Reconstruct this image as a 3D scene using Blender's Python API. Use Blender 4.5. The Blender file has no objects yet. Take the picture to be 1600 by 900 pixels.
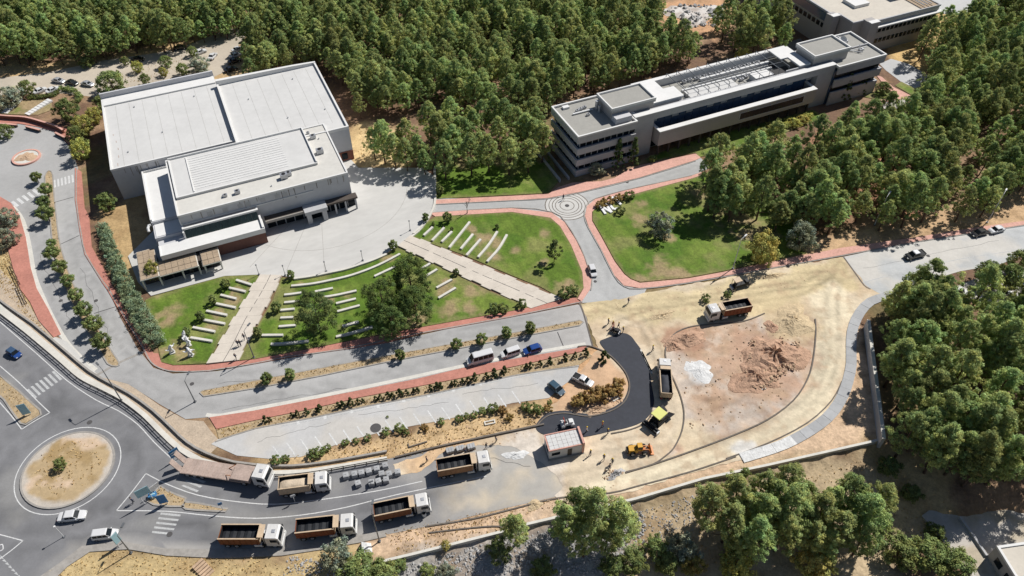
import bpy, bmesh, math, random
import numpy as np
from mathutils import Vector
from mathutils.geometry import delaunay_2d_cdt

S = bpy.context.scene
COL = S.collection
PI = math.pi
RNG = np.random.default_rng(7)
random.seed(7)

# ------------------------------------------------------------------ camera, world, sun
F_PX, PITCH, H = 1187.0, math.radians(45.77), 110.0        # drone camera at 110 m
cam = bpy.data.cameras.new('camera')
cam.sensor_width = 36.0
cam.lens = 36.0 * F_PX / 1600.0
cam.clip_start, cam.clip_end = 1.0, 9000.0
camo = bpy.data.objects.new('camera', cam)
COL.objects.link(camo)
camo.location = (0, 0, H)
camo.rotation_euler = (PI / 2 - PITCH, 0, 0)
S.camera = camo

SUN_AZ, SUN_EL = math.radians(40.0), math.radians(48.0)    # azimuth measured from +X towards +Y
w = bpy.data.worlds.new('World')
S.world = w
w.use_nodes = True
nt = w.node_tree
bg = nt.nodes['Background']
sky = nt.nodes.new('ShaderNodeTexSky')
sky.sky_type = 'NISHITA'
sky.sun_disc = False
sky.sun_elevation = SUN_EL
sky.sun_rotation = PI / 2 - SUN_AZ
sky.altitude = 600
nt.links.new(sky.outputs[0], bg.inputs[0])
bg.inputs[1].default_value = 0.052
sl = bpy.data.lights.new('sun', 'SUN')
sl.energy = 4.6
sl.angle = math.radians(0.5)
sl.color = (1.0, 0.965, 0.915)
so = bpy.data.objects.new('sun', sl)
COL.objects.link(so)
sd = Vector((math.cos(SUN_AZ) * math.cos(SUN_EL), math.sin(SUN_AZ) * math.cos(SUN_EL), math.sin(SUN_EL)))
so.rotation_euler = sd.to_track_quat('Z', 'Y').to_euler()
so.location = (60, 60, 150)
S.view_settings.view_transform = 'Standard'
S.view_settings.look = 'None'
S.view_settings.exposure = 0.22
S.view_settings.gamma = 1.0
S.cycles.max_bounces = 6
S.cycles.diffuse_bounces = 4
S.cycles.glossy_bounces = 2
S.cycles.transmission_bounces = 4
S.cycles.transparent_max_bounces = 4

# ------------------------------------------------------------------ survey: photo sight lines to ground coordinates
CP, SP = math.cos(PITCH), math.sin(PITCH)


def G(px, py, z=0.0):
    a = (px - 800) / F_PX
    b = -(py - 450) / F_PX
    dz = -SP + b * CP
    t = (z - H) / dz
    return (a * t, (CP + b * SP) * t)


def GP(pts, z=0.0):
    return [G(p[0], p[1], z) for p in pts]


AZ = math.radians(24.2)
CA, SA = math.cos(AZ), math.sin(AZ)


def fbm(x, y, scale, oct=3, seed=0):
    x = np.asarray(x, float) / scale
    y = np.asarray(y, float) / scale
    r = np.random.default_rng(seed)
    T = r.random((64, 64))
    out = np.zeros_like(x)
    amp, tot = 1.0, 0.0
    for k in range(oct):
        xi, yi = np.floor(x).astype(int), np.floor(y).astype(int)
        fx, fy = x - xi, y - yi
        fx, fy = fx * fx * (3 - 2 * fx), fy * fy * (3 - 2 * fy)
        a, b = T[xi % 64, yi % 64], T[(xi + 1) % 64, yi % 64]
        c, d = T[xi % 64, (yi + 1) % 64], T[(xi + 1) % 64, (yi + 1) % 64]
        out += amp * ((a * (1 - fx) + b * fx) * (1 - fy) + (c * (1 - fx) + d * fx) * fy)
        tot += amp
        amp *= .55
        x, y = x * 2.03 + 11.3, y * 2.03 + 5.7
    return out / tot


def seg_dist(x, y, path, closed=False):
    d = np.full(x.shape, 1e9)
    n = len(path)
    for i in range(n if closed else n - 1):
        ax, ay = path[i]
        bx, by = path[(i + 1) % n]
        vx, vy = bx - ax, by - ay
        L = vx * vx + vy * vy + 1e-12
        t = np.clip(((x - ax) * vx + (y - ay) * vy) / L, 0, 1)
        d = np.minimum(d, np.hypot(x - ax - t * vx, y - ay - t * vy))
    return d


def inside(x, y, poly):
    r = np.zeros(x.shape, bool)
    n = len(poly)
    for i in range(n):
        ax, ay = poly[i]
        bx, by = poly[(i + 1) % n]
        c = (ay > y) != (by > y)
        with np.errstate(divide='ignore', invalid='ignore'):
            xs = (bx - ax) * (y - ay) / (by - ay + 1e-12) + ax
        r ^= c & (x < xs)
    return r


def sdist(x, y, poly):
    d = seg_dist(x, y, poly, True)
    return np.where(inside(x, y, poly), d, -d)


def smooth(pts, n=4, closed=True):
    P = [np.array(p, float) for p in pts]
    m = len(P)
    out = []
    for i in range(m if closed else m - 1):
        p1, p2 = P[i], P[(i + 1) % m]
        p0 = P[i - 1] if (closed or i > 0) else p1
        p3 = P[(i + 2) % m] if (closed or i + 2 < m) else p2
        for k in range(n):
            t = k / n
            out.append(tuple(.5 * ((2 * p1) + (p2 - p0) * t + (2 * p0 - 5 * p1 + 4 * p2 - p3) * t * t + (3 * p1 - p0 - 3 * p2 + p3) * t ** 3)))
    if not closed:
        out.append(tuple(P[-1]))
    return out


def resample(path, step):
    P = [Vector((p[0], p[1])) for p in path]
    out, acc, nxt = [], 0.0, 0.0
    for a, b in zip(P[:-1], P[1:]):
        L = (b - a).length
        while nxt <= acc + L and L > 0:
            t = (nxt - acc) / L
            q = a.lerp(b, t)
            out.append((q.x, q.y, math.atan2(b.y - a.y, b.x - a.x)))
            nxt += step
        acc += L
    return out


# ------------------------------------------------------------------ materials
def lin(c):
    return tuple(((v / 255) / 12.92 if v / 255 <= .04045 else ((v / 255 + .055) / 1.055) ** 2.4) for v in c)


def A(r, g, b, k=1.3):
    return tuple(v / k for v in lin((r, g, b)))


MATS = {}


def mk(name, col, rough=.9, n1=(6, .1), n2=(.8, .1), n3=None, attr=False, bump=None, metal=0.0, spec=.3, obj=False, rand=0.0, stretch=None, coat=0):
    m = bpy.data.materials.new(name)
    m.use_nodes = True
    t = m.node_tree
    N, L = t.nodes, t.links
    p = N['Principled BSDF']
    p.inputs['Roughness'].default_value = rough
    p.inputs['Metallic'].default_value = metal
    p.inputs['Specular IOR Level'].default_value = spec
    if coat:
        p.inputs['Coat Weight'].default_value = coat
        p.inputs['Coat Roughness'].default_value = .06
    if obj:
        tc = N.new('ShaderNodeTexCoord').outputs['Object']
    else:
        tc = N.new('ShaderNodeNewGeometry').outputs['Position']
    if stretch:
        mp = N.new('ShaderNodeMapping')
        mp.inputs['Rotation'].default_value = (0, 0, -stretch[0])
        mp.inputs['Scale'].default_value = (stretch[1], 1, 1)
        mp.vector_type = 'TEXTURE'
        mp.inputs['Rotation'].default_value = (0, 0, stretch[0])
        mp.inputs['Scale'].default_value = (stretch[1], 1, 1)
        L.new(tc, mp.inputs[0])
        tcs = mp.outputs[0]
    else:
        tcs = tc
    fac = None
    for k, nn in enumerate((n1, n2, n3)):
        if not nn or nn[1] == 0:
            continue
        ns = N.new('ShaderNodeTexNoise')
        ns.inputs['Scale'].default_value = 1.0 / nn[0]
        ns.inputs['Detail'].default_value = 3
        ns.inputs['Roughness'].default_value = .65
        L.new(tcs if k < 2 else tc, ns.inputs[0])
        mr = N.new('ShaderNodeMapRange')
        mr.inputs['From Min'].default_value = .28
        mr.inputs['From Max'].default_value = .72
        mr.inputs['To Min'].default_value = 1 - nn[1]
        mr.inputs['To Max'].default_value = 1 + nn[1]
        L.new(ns.outputs[0], mr.inputs[0])
        if fac is None:
            fac = mr.outputs[0]
        else:
            mu = N.new('ShaderNodeMath')
            mu.operation = 'MULTIPLY'
            L.new(fac, mu.inputs[0])
            L.new(mr.outputs[0], mu.inputs[1])
            fac = mu.outputs[0]
    if rand:
        oi = N.new('ShaderNodeObjectInfo')
        mr = N.new('ShaderNodeMapRange')
        mr.inputs['To Min'].default_value = 1 - rand
        mr.inputs['To Max'].default_value = 1 + rand
        L.new(oi.outputs['Random'], mr.inputs[0])
        if fac is None:
            fac = mr.outputs[0]
        else:
            mu = N.new('ShaderNodeMath')
            mu.operation = 'MULTIPLY'
            L.new(fac, mu.inputs[0])
            L.new(mr.outputs[0], mu.inputs[1])
            fac = mu.outputs[0]
    if attr:
        at = N.new('ShaderNodeAttribute')
        at.attribute_name = 'Col'
        csrc = at.outputs['Color']
    else:
        rgb = N.new('ShaderNodeRGB')
        rgb.outputs[0].default_value = (*col, 1)
        csrc = rgb.outputs[0]
    if fac is not None:
        vm = N.new('ShaderNodeVectorMath')
        vm.operation = 'SCALE'
        L.new(csrc, vm.inputs[0])
        L.new(fac, vm.inputs['Scale'])
        csrc = vm.outputs[0]
    L.new(csrc, p.inputs['Base Color'])
    if bump:
        ns = N.new('ShaderNodeTexNoise')
        ns.inputs['Scale'].default_value = 1.0 / bump[0]
        ns.inputs['Detail'].default_value = 4
        L.new(tc, ns.inputs[0])
        bp = N.new('ShaderNodeBump')
        bp.inputs['Strength'].default_value = bump[1]
        bp.inputs['Distance'].default_value = bump[2] if len(bump) > 2 else .2
        L.new(ns.outputs[0], bp.inputs['Height'])
        L.new(bp.outputs[0], p.inputs['Normal'])
    MATS[name] = m
    return m


def leafmat(name, col, rand=.22, hue=.0, trans=.22):
    m = bpy.data.materials.new(name)
    m.use_nodes = True
    t = m.node_tree
    N, L = t.nodes, t.links
    N.remove(N['Principled BSDF'])
    at = N.new('ShaderNodeAttribute')
    at.attribute_name = 'Col'
    oi = N.new('ShaderNodeObjectInfo')
    mr = N.new('ShaderNodeMapRange')
    mr.inputs['To Min'].default_value = 1 - rand
    mr.inputs['To Max'].default_value = 1 + rand
    L.new(oi.outputs['Random'], mr.inputs[0])
    vm = N.new('ShaderNodeVectorMath')
    vm.operation = 'SCALE'
    L.new(at.outputs['Color'], vm.inputs[0])
    L.new(mr.outputs[0], vm.inputs['Scale'])
    v2 = N.new('ShaderNodeVectorMath')
    v2.operation = 'MULTIPLY'
    v2.inputs[1].default_value = col
    L.new(vm.outputs[0], v2.inputs[0])
    src = v2.outputs[0]
    if hue:
        hs = N.new('ShaderNodeHueSaturation')
        m2 = N.new('ShaderNodeMath')
        m2.operation = 'FRACT'
        m3 = N.new('ShaderNodeMath')
        m3.operation = 'MULTIPLY'
        m3.inputs[1].default_value = 7.31
        L.new(oi.outputs['Random'], m3.inputs[0])
        L.new(m3.outputs[0], m2.inputs[0])
        m4 = N.new('ShaderNodeMapRange')
        m4.inputs['To Min'].default_value = .5 - hue
        m4.inputs['To Max'].default_value = .5 + hue
        L.new(m2.outputs[0], m4.inputs[0])
        L.new(m4.outputs[0], hs.inputs['Hue'])
        L.new(src, hs.inputs['Color'])
        src = hs.outputs[0]
    d = N.new('ShaderNodeBsdfDiffuse')
    tr = N.new('ShaderNodeBsdfTranslucent')
    L.new(src, d.inputs[0])
    L.new(src, tr.inputs[0])
    mx = N.new('ShaderNodeMixShader')
    mx.inputs[0].default_value = trans
    L.new(d.outputs[0], mx.inputs[1])
    L.new(tr.outputs[0], mx.inputs[2])
    L.new(mx.outputs[0], N['Material Output'].inputs[0])
    MATS[name] = m
    return m


mk('ground', (1, 1, 1), attr=True, n1=(4, .12), n2=(.9, .22), n3=(.35, .16), bump=(.8, .6, .25))
mk('dirt', (1, 1, 1), attr=True, n1=(5, .06), n2=(.9, .1), n3=(.3, .07), bump=(1.0, .5, .16))
mk('grass', (1, 1, 1), attr=True, n1=(3, .12), n2=(.7, .2), n3=(.3, .18), bump=(.4, .7, .12))
mk('asphalt', (1, 1, 1), attr=True, n1=(7, .06), n2=(1.0, .05), n3=(.3, .05), bump=(.2, .2, .03))
mk('fresh_asphalt', A(58, 61, 70), rough=.75, n1=(4, .12), n2=(.7, .12), bump=(.2, .3, .04), spec=.35)
mk('concrete', A(213, 211, 206), n1=(7, .06), n2=(1.2, .06), n3=(.3, .03))
mk('plaza_concrete', A(212, 210, 205), n1=(6, .07), n2=(1.2, .05), stretch=(AZ, 2.2))
mk('path_concrete', A(222, 212, 198), n1=(4, .08), n2=(.8, .06))
mk('pale_concrete', A(226, 222, 212), n1=(3, .08), n2=(.6, .08))
mk('kerb', A(170, 165, 158), n1=(2, .12), n2=(.5, .1))
mk('dark_kerb', A(120, 112, 104), n1=(2, .15), n2=(.5, .1))
mk('slab_grey', A(184, 185, 186), n1=(3, .07), n2=(.6, .06), rand=.08)
mk('red_paving', A(200, 138, 122), n1=(4, .12), n2=(.5, .1), n3=(.25, .06))
mk('pink_paving', A(226, 176, 160), n1=(4, .1), n2=(.5, .1), n3=(.25, .06))
mk('joint', A(92, 90, 90), n1=(2, .1), n2=(.4, .1))
mk('paint_white', A(222, 222, 220), rough=.7, n1=(2, .1), n2=(.25, .2))
mk('paint_worn', A(198, 199, 198), rough=.8, n1=(2, .1), n2=(.25, .2))
mk('white_render', A(214, 214, 216), rough=.8, n1=(6, .05), n2=(.9, .05), bump=None)
mk('white_trim', A(238, 237, 234), rough=.75, n1=(6, .04), n2=(.9, .04))
mk('roof_white', A(220, 219, 216), rough=.8, n1=(9, .05), n2=(1.5, .04), n3=(.4, .02))
mk('roof_cream', A(222, 219, 211), rough=.8, n1=(6, .06), n2=(1.0, .06))
mk('roof_grey', A(172, 170, 163), rough=.9, n1=(4, .06), n2=(.5, .06))
mk('roof_beige', A(218, 210, 196), rough=.9, n1=(4, .06), n2=(.7, .06))
mk('roof_tile', A(180, 160, 136), rough=.9, n1=(2, .12), n2=(.4, .12))
mk('facade_grey', A(194, 194, 195), rough=.8, n1=(5, .06), n2=(.7, .06))
mk('facade_panel', A(184, 180, 176), rough=.8, n1=(5, .05), n2=(.5, .05))
mk('brick_shaded', A(126, 90, 80), n1=(3, .1), n2=(.3, .12))  # darker brick, with the shade under the canopy put into its colour
mk('brick_red', A(150, 100, 84), n1=(3, .1), n2=(.3, .12))
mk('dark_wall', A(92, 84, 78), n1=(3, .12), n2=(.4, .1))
mk('glass', (.012, .016, .02), rough=.12, spec=.15, n1=(5, .2), n2=None)
mk('glass_blue', (.05, .09, .16), rough=.1, spec=.6, n1=(5, .2), n2=None)
mk('glass_green', (.025, .04, .035), rough=.08, spec=.6, n1=(3, .3), n2=(.7, .3))
mk('steel', (.45, .46, .48), rough=.45, metal=.6, n1=(2, .1), n2=None, obj=True)
mk('steel_white', (.62, .62, .61), rough=.5, n1=(2, .08), n2=None)
mk('lamp_pole', (.16, .17, .18), rough=.5, metal=.4, n1=(2, .1), n2=None)
mk('car_white', (.6, .6, .6), rough=.25, n1=(1, .03), n2=None, obj=True, coat=.5)
mk('car_black', (.012, .013, .015), rough=.2, n1=(1, .03), n2=None, obj=True, coat=.6)
mk('car_blue', (.02, .06, .22), rough=.25, n1=(1, .03), n2=None, obj=True, coat=.6)
mk('car_teal', (.045, .085, .12), rough=.25, n1=(1, .03), n2=None, obj=True, coat=.6)
mk('car_silver', (.42, .43, .45), rough=.28, metal=.3, n1=(1, .03), n2=None, obj=True, coat=.5)
mk('rubber', (.018, .018, .018), rough=.85, n1=(1, .1), n2=None, obj=True)
mk('black_metal', (.02, .02, .022), rough=.6, n1=(1, .2), n2=(.3, .2), obj=True)
mk('bed_inside', (.012, .013, .016), rough=.7, n1=(1, .3), n2=(.3, .2), obj=True)
mk('tarp', (.016, .018, .022), rough=.6, n1=(1, .3), n2=(.3, .3), obj=True)
mk('bed_rust', A(140, 78, 50), rough=.6, n1=(1.0, .25), n2=(.25, .2), obj=True)
mk('bed_dusty', A(168, 126, 92), rough=.7, n1=(1.0, .2), n2=(.25, .15), obj=True)
mk('cab_white', (.58, .57, .55), rough=.4, n1=(.7, .08), n2=(.2, .06), obj=True, coat=.25)
mk('bed_orange', A(132, 82, 52), rough=.55, n1=(1.5, .15), n2=(.3, .12), obj=True)
mk('bed_rim', A(214, 190, 160), rough=.6, n1=(1, .12), n2=(.3, .1), obj=True)
mk('deck_brown', A(188, 168, 156), rough=.85, n1=(1.5, .15), n2=(.3, .15), obj=True)
mk('sand_load', A(214, 196, 172), rough=.95, n1=(1, .12), n2=(.2, .12), obj=True, bump=(.3, .6, .1))
mk('machine_yellow', A(222, 168, 60), rough=.45, n1=(1, .1), n2=(.3, .08), obj=True)
mk('machine_orange', A(214, 132, 60), rough=.45, n1=(1, .1), n2=(.3, .08), obj=True)
mk('canopy_yellow', A(226, 226, 130), rough=.5, n1=(1, .05), n2=(.3, .05), obj=True)
mk('machine_red', A(196, 80, 60), rough=.45, n1=(1, .1), n2=None, obj=True)
mk('lamp_glass', (.6, .6, .55), rough=.2, n1=None, n2=None)
mk('tail_red', (.3, .02, .02), rough=.3, n1=None, n2=None)
mk('sign_blue', A(70, 130, 180), rough=.5, n1=(1, .08), n2=None)
mk('sign_pale', A(176, 214, 222), rough=.5, n1=(1, .08), n2=None)
mk('bark', (.13, .085, .06), rough=.95, n1=(1, .2), n2=(.2, .2), obj=True)
mk('bark_grey', (.2, .18, .16), rough=.95, n1=(1, .2), n2=(.2, .2), obj=True)
mk('stone', A(188, 186, 184), n1=(1.5, .2), n2=(.4, .15))
mk('stone_tan', A(206, 176, 146), n1=(1.5, .2), n2=(.4, .15))
mk('soil_heap', A(196, 160, 134), n1=(1.5, .22), n2=(.35, .22), bump=(.3, .8, .2))
mk('bank_soil', A(200, 182, 160), n1=(1.5, .14), n2=(.4, .14), bump=(.3, .6, .1))
mk('bed_soil', A(188, 166, 132), n1=(1.5, .18), n2=(.35, .22), bump=(.3, .8, .12))
mk('soil_tan', A(214, 192, 156), n1=(1.5, .15), n2=(.4, .15), bump=(.3, .8, .2))
mk('white_powder', A(228, 228, 226), n1=(1.5, .14), n2=(.4, .14), bump=(.3, .6, .15))
mk('dry_reed', A(226, 198, 142), n1=(1, .2), n2=(.3, .2))
mk('skin', (.45, .27, .19), rough=.6, n1=None, n2=None)
mk('hair', (.02, .015, .012), n1=None, n2=None)
mk('cloth_dark', (.03, .032, .04), n1=None, n2=None)
mk('cloth_navy', (.03, .045, .1), n1=None, n2=None)
mk('cloth_grey', (.12, .12, .12), n1=None, n2=None)
mk('cloth_white', (.6, .6, .58), n1=None, n2=None)
mk('cloth_orange', (.55, .16, .03), n1=None, n2=None)
mk('helmet_yellow', (.6, .42, .04), rough=.4, n1=None, n2=None)
mk('sculpture_white', A(245, 245, 245), rough=.6, n1=(1, .05), n2=None)
leafmat('pine_leaf', (.36, .43, .165), hue=.025, rand=.26, trans=.38)
leafmat('bush_leaf', (.22, .265, .095), hue=.01)
leafmat('hedge_leaf', (.24, .31, .185), hue=.0)
leafmat('olive_leaf', (.28, .31, .22), hue=.01)
leafmat('yellow_leaf', (.38, .37, .11), hue=.02)
leafmat('dark_leaf', (.115, .155, .058), hue=.015)
leafmat('lawn_leaf', (.135, .185, .06), hue=.015)
leafmat('dry_leaf', (.36, .25, .10), hue=.01)
leafmat('spike_leaf', (.07, .095, .04), hue=.015)
M = MATS


# ------------------------------------------------------------------ mesh builder
class MB:
    def __init__(s):
        s.v, s.f, s.m = [], [], []

    def add(s, vs, fs, mi=0):
        b = len(s.v)
        s.v += [tuple(p) for p in vs]
        s.f += [tuple(i + b for i in f) for f in fs]
        s.m += [mi] * len(fs)
        return s

    def box(s, x0, x1, y0, y1, z0, z1, mi=0, tx=0, ty=0):
        vs = [(x0, y0, z0), (x1, y0, z0), (x1, y1, z0), (x0, y1, z0),
              (x0 + tx, y0 + ty, z1), (x1 - tx, y0 + ty, z1), (x1 - tx, y1 - ty, z1), (x0 + tx, y1 - ty, z1)]
        return s.add(vs, [(3, 2, 1, 0), (4, 5, 6, 7), (0, 1, 5, 4), (1, 2, 6, 5), (2, 3, 7, 6), (3, 0, 4, 7)], mi)

    def obox(s, c, ang, lx, ly, z0, z1, mi=0, t=0):
        ca, sa = math.cos(ang), math.sin(ang)
        q = []
        for z, k in ((z0, 0), (z1, t)):
            for dx, dy in ((-1, -1), (1, -1), (1, 1), (-1, 1)):
                x, y = dx * (lx / 2 - k), dy * (ly / 2 - k)
                q.append((c[0] + x * ca - y * sa, c[1] + x * sa + y * ca, z))
        return s.add(q, [(3, 2, 1, 0), (4, 5, 6, 7), (0, 1, 5, 4), (1, 2, 6, 5), (2, 3, 7, 6), (3, 0, 4, 7)], mi)

    def prism(s, poly, z0, z1, mi=0, bottom=True):
        ar = sum(poly[i - 1][0] * poly[i][1] - poly[i][0] * poly[i - 1][1] for i in range(len(poly)))
        if ar < 0:
            poly = poly[::-1]
        n = len(poly)
        vs = [(p[0], p[1], z0) for p in poly] + [(p[0], p[1], z1) for p in poly]
        fs = [tuple(range(n, 2 * n))]
        if bottom:
            fs.append(tuple(range(n - 1, -1, -1)))
        fs += [(i, (i + 1) % n, n + (i + 1) % n, n + i) for i in range(n)]
        return s.add(vs, fs, mi)

    def flat(s, poly, z, mi=0):
        ar = sum(poly[i - 1][0] * poly[i][1] - poly[i][0] * poly[i - 1][1] for i in range(len(poly)))
        if ar < 0:
            poly = poly[::-1]
        return s.add([(p[0], p[1], z) for p in poly], [tuple(range(len(poly)))], mi)

    def yprism(s, prof, y0, y1, mi=0):                      # (x, z) profile extruded along y
        n = len(prof)
        vs = [(p[0], y0, p[1]) for p in prof] + [(p[0], y1, p[1]) for p in prof]
        fs = [tuple(range(n)), tuple(range(2 * n - 1, n - 1, -1))]
        fs += [((i + 1) % n, i, n + i, n + (i + 1) % n) for i in range(n)]
        return s.add(vs, fs, mi)

    def tube(s, path, radii, n=8, mi=0, cap=True):
        P = [Vector(p) for p in path]
        if not hasattr(radii, '__len__'):
            radii = [radii] * len(P)
        rings = []
        for i, p in enumerate(P):
            d = (P[min(i + 1, len(P) - 1)] - P[max(i - 1, 0)])
            d = d.normalized() if d.length > 1e-9 else Vector((0, 0, 1))
            u = d.cross(Vector((0, 0, 1)))
            u = u.normalized() if u.length > 1e-3 else Vector((1, 0, 0))
            q = d.cross(u)
            rings += [p + (u * math.cos(2 * PI * k / n) + q * math.sin(2 * PI * k / n)) * radii[i] for k in range(n)]
        fs = []
        for i in range(len(P) - 1):
            for k in range(n):
                a, b = i * n + k, i * n + (k + 1) % n
                fs.append((b, a, a + n, b + n))
        if cap:
            fs.append(tuple(range(n)))
            fs.append(tuple(range(len(P) * n - 1, (len(P) - 1) * n - 1, -1)))
        return s.add(rings, fs, mi)

    def cyl(s, p0, p1, r0, r1=None, n=12, mi=0):
        return s.tube([p0, p1], [r0, r0 if r1 is None else r1], n, mi)

    def ball(s, c, r, n=10, m=6, mi=0):
        if not hasattr(r, '__len__'):
            r = (r, r, r)
        vs, fs = [], []
        for j in range(m + 1):
            th = PI * j / m
            for k in range(n):
                ph = 2 * PI * k / n
                vs.append((c[0] + r[0] * math.sin(th) * math.cos(ph), c[1] + r[1] * math.sin(th) * math.sin(ph), c[2] + r[2] * math.cos(th)))
        for j in range(m):
            for k in range(n):
                a, b = j * n + k, j * n + (k + 1) % n
                fs.append((a, a + n, b + n, b))
        return s.add(vs, fs, mi)

    def ribbon(s, path, wd, z0, z1, mi=0, closed=False):
        P = [Vector((p[0], p[1])) for p in path]
        n = len(P)
        Lf, Rt = [], []
        for i in range(n):
            a = P[(i - 1) % n] if closed else P[max(i - 1, 0)]
            b = P[(i + 1) % n] if closed else P[min(i + 1, n - 1)]
            d = (b - a).normalized()
            nn = Vector((-d.y, d.x)) * (wd / 2)
            Lf.append(P[i] + nn)
            Rt.append(P[i] - nn)
        vs = [(p.x, p.y, z0) for p in Lf] + [(p.x, p.y, z0) for p in Rt] + [(p.x, p.y, z1) for p in Lf] + [(p.x, p.y, z1) for p in Rt]
        fs = []
        for i in range(n if closed else n - 1):
            j = (i + 1) % n
            fs += [(2 * n + j, 2 * n + i, 3 * n + i, 3 * n + j), (i, 2 * n + i, 2 * n + j, j), (3 * n + i, n + i, n + j, 3 * n + j)]
        if not closed:
            fs += [(0, n, 3 * n, 2 * n), (2 * n - 1, n - 1, 3 * n - 1, 4 * n - 1)]
        return s.add(vs, fs, mi)

    def mesh(s, name, mats, org=(0, 0, 0), sm=False):
        me = bpy.data.meshes.new(name)
        v = s.v if org == (0, 0, 0) else [(p[0] - org[0], p[1] - org[1], p[2] - org[2]) for p in s.v]
        me.from_pydata(v, [], s.f)
        if not isinstance(mats, (list, tuple)):
            mats = [mats]
        for m in mats:
            me.materials.append(M[m] if isinstance(m, str) else m)
        if len(mats) > 1:
            me.polygons.foreach_set('material_index', s.m)
        if sm:
            me.polygons.foreach_set('use_smooth', [True] * len(s.f))
        me.update()
        return me

    def build(s, name, mats, parent=None, org=(0, 0, 0), sm=False):
        o = bpy.data.objects.new(name, s.mesh(name, mats, org, sm))
        COL.objects.link(o)
        o.location = org
        if parent:
            o.parent = parent
        return o


def tag(o, label=None, cat=None, group=None, kind=None):
    if label:
        o['label'] = label
    if cat:
        o['category'] = cat
    if group:
        o['group'] = group
    if kind:
        o['kind'] = kind
    return o


def empty(name, loc=(0, 0, 0), rz=0.0):
    o = bpy.data.objects.new(name, None)
    COL.objects.link(o)
    o.location = loc if len(loc) == 3 else (*loc, 0)
    o.rotation_euler = (0, 0, rz)
    o.empty_display_size = .5
    return o


def put(name, mesh, parent=None, loc=(0, 0, 0), rz=0.0):
    o = bpy.data.objects.new(name, mesh)
    COL.objects.link(o)
    o.location = loc
    o.rotation_euler = (0, 0, rz)
    if parent:
        o.parent = parent
    return o


KIDS = {}


def copy_tree(o, parent=None):
    c = o.copy()
    COL.objects.link(c)
    c.parent = parent
    for ch in list(o.children):
        copy_tree(ch, c)
    return c


def place(o, loc, rz, label=None, group=None, sc=1.0):
    o.location = (loc[0], loc[1], loc[2] if len(loc) > 2 else 0.0)
    o.rotation_euler = (0, 0, rz)
    o.scale = (sc, sc, sc)
    if label:
        o['label'] = label
    if group:
        o['group'] = group
    return o


def struct(o):
    o['kind'] = 'structure'
    return o


def cdt_sheet(name, poly, z, mat, cfn, res, jit=.25, skirt=0.0):
    """flat sheet of fine triangles whose vertices carry the surface's own colour"""
    x = np.array([p[0] for p in poly])
    y = np.array([p[1] for p in poly])
    gx, gy = np.meshgrid(np.arange(x.min(), x.max(), res), np.arange(y.min(), y.max(), res))
    gx = (gx + RNG.uniform(-jit, jit, gx.shape) * res).ravel()
    gy = (gy + RNG.uniform(-jit, jit, gy.shape) * res).ravel()
    k = sdist(gx, gy, poly) > res * .35
    pts = [Vector(p) for p in poly] + [Vector((a, b)) for a, b in zip(gx[k], gy[k])]
    n = len(poly)
    r = delaunay_2d_cdt(pts, [(i, (i + 1) % n) for i in range(n)], [], 1, 1e-5)
    vs = [(p.x, p.y, z) for p in r[0]]
    me = bpy.data.meshes.new(name)
    fs = [tuple(f) for f in r[2]]
    nv = len(vs)
    if skirt:
        idx = {}
        for i, src in enumerate(r[3]):
            for q in src:
                if q < n:
                    idx[q] = i
        low = {}
        ring = [idx[i] for i in range(n) if i in idx]
        ar = sum(poly[i - 1][0] * poly[i][1] - poly[i][0] * poly[i - 1][1] for i in range(n))
        for i in ring:
            low[i] = len(vs)
            vs.append((vs[i][0], vs[i][1], z - skirt))
        for a, b in zip(ring, ring[1:] + ring[:1]):
            if a != b:
                f = (a, low[a], low[b], b)
                fs.append(f if ar > 0 else f[::-1])
    me.from_pydata(vs, [], fs)
    me.materials.append(M[mat])
    V = np.array(vs)
    c = np.clip(cfn(V[:, 0], V[:, 1]), 0, 1)
    at = me.color_attributes.new('Col', 'FLOAT_COLOR', 'POINT')
    at.data.foreach_set('color', np.concatenate([c, np.ones((len(c), 1))], 1).ravel())
    me.update()
    return struct(put(name, me))


def wob(path, amp, seed):
    """roughen an outline sideways, for edges of soil and grass"""
    out = []
    P = resample(list(path) + [path[0]], .8)
    r = np.random.default_rng(seed)
    for x, y, a in P:
        k = float(fbm(np.array([x]), np.array([y]), 2.2, 3, seed)[0] - .5) * 2 * amp + r.normal() * amp * .12
        out.append((x - math.sin(a) * k, y + math.cos(a) * k))
    return out


def blend(c, d, m):
    return c * (1 - m[:, None]) + np.array(d)[None, :] * m[:, None]


def sstep(x, a, b):
    t = np.clip((x - a) / (b - a), 0, 1)
    return t * t * (3 - 2 * t)


# ------------------------------------------------------------------ terrain
WALL_PX = [(520, 897), (587, 879), (650, 864), (785, 830), (825, 818), (992, 779), (1100, 747), (1200, 726), (1360, 690), (1380, 685)]
WALL = GP(WALL_PX)
_wx = np.array([p[0] for p in WALL] + [WALL[-1][0] + 40, WALL[-1][0] + 200])
_wy = np.array([p[1] for p in WALL] + [WALL[-1][1] + 2, WALL[-1][1] - 30])


def tz(x, y):
    x = np.asarray(x, float)
    y = np.asarray(y, float)
    dd = np.interp(x, _wx, _wy) - y
    drop = .9 * sstep(dd, .1, 1.2) + np.clip(dd - .5, 0, 14) * .27
    drop = drop * sstep(x, _wx[0] - 4, _wx[0] + 10)
    return -drop + np.where(dd > 1.5, (fbm(x, y, 5, 3, 3) - .5) * .9, 0) * sstep(x, _wx[0] - 2, _wx[0] + 10)


def GT(px, py, h=0.0):
    """point of the terrain (plus h) seen at a photo position"""
    z = 0.0
    for _ in range(8):
        p = G(px, py, z + h)
        z = float(tz(p[0], p[1]))
    return (p[0], p[1], z)


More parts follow.
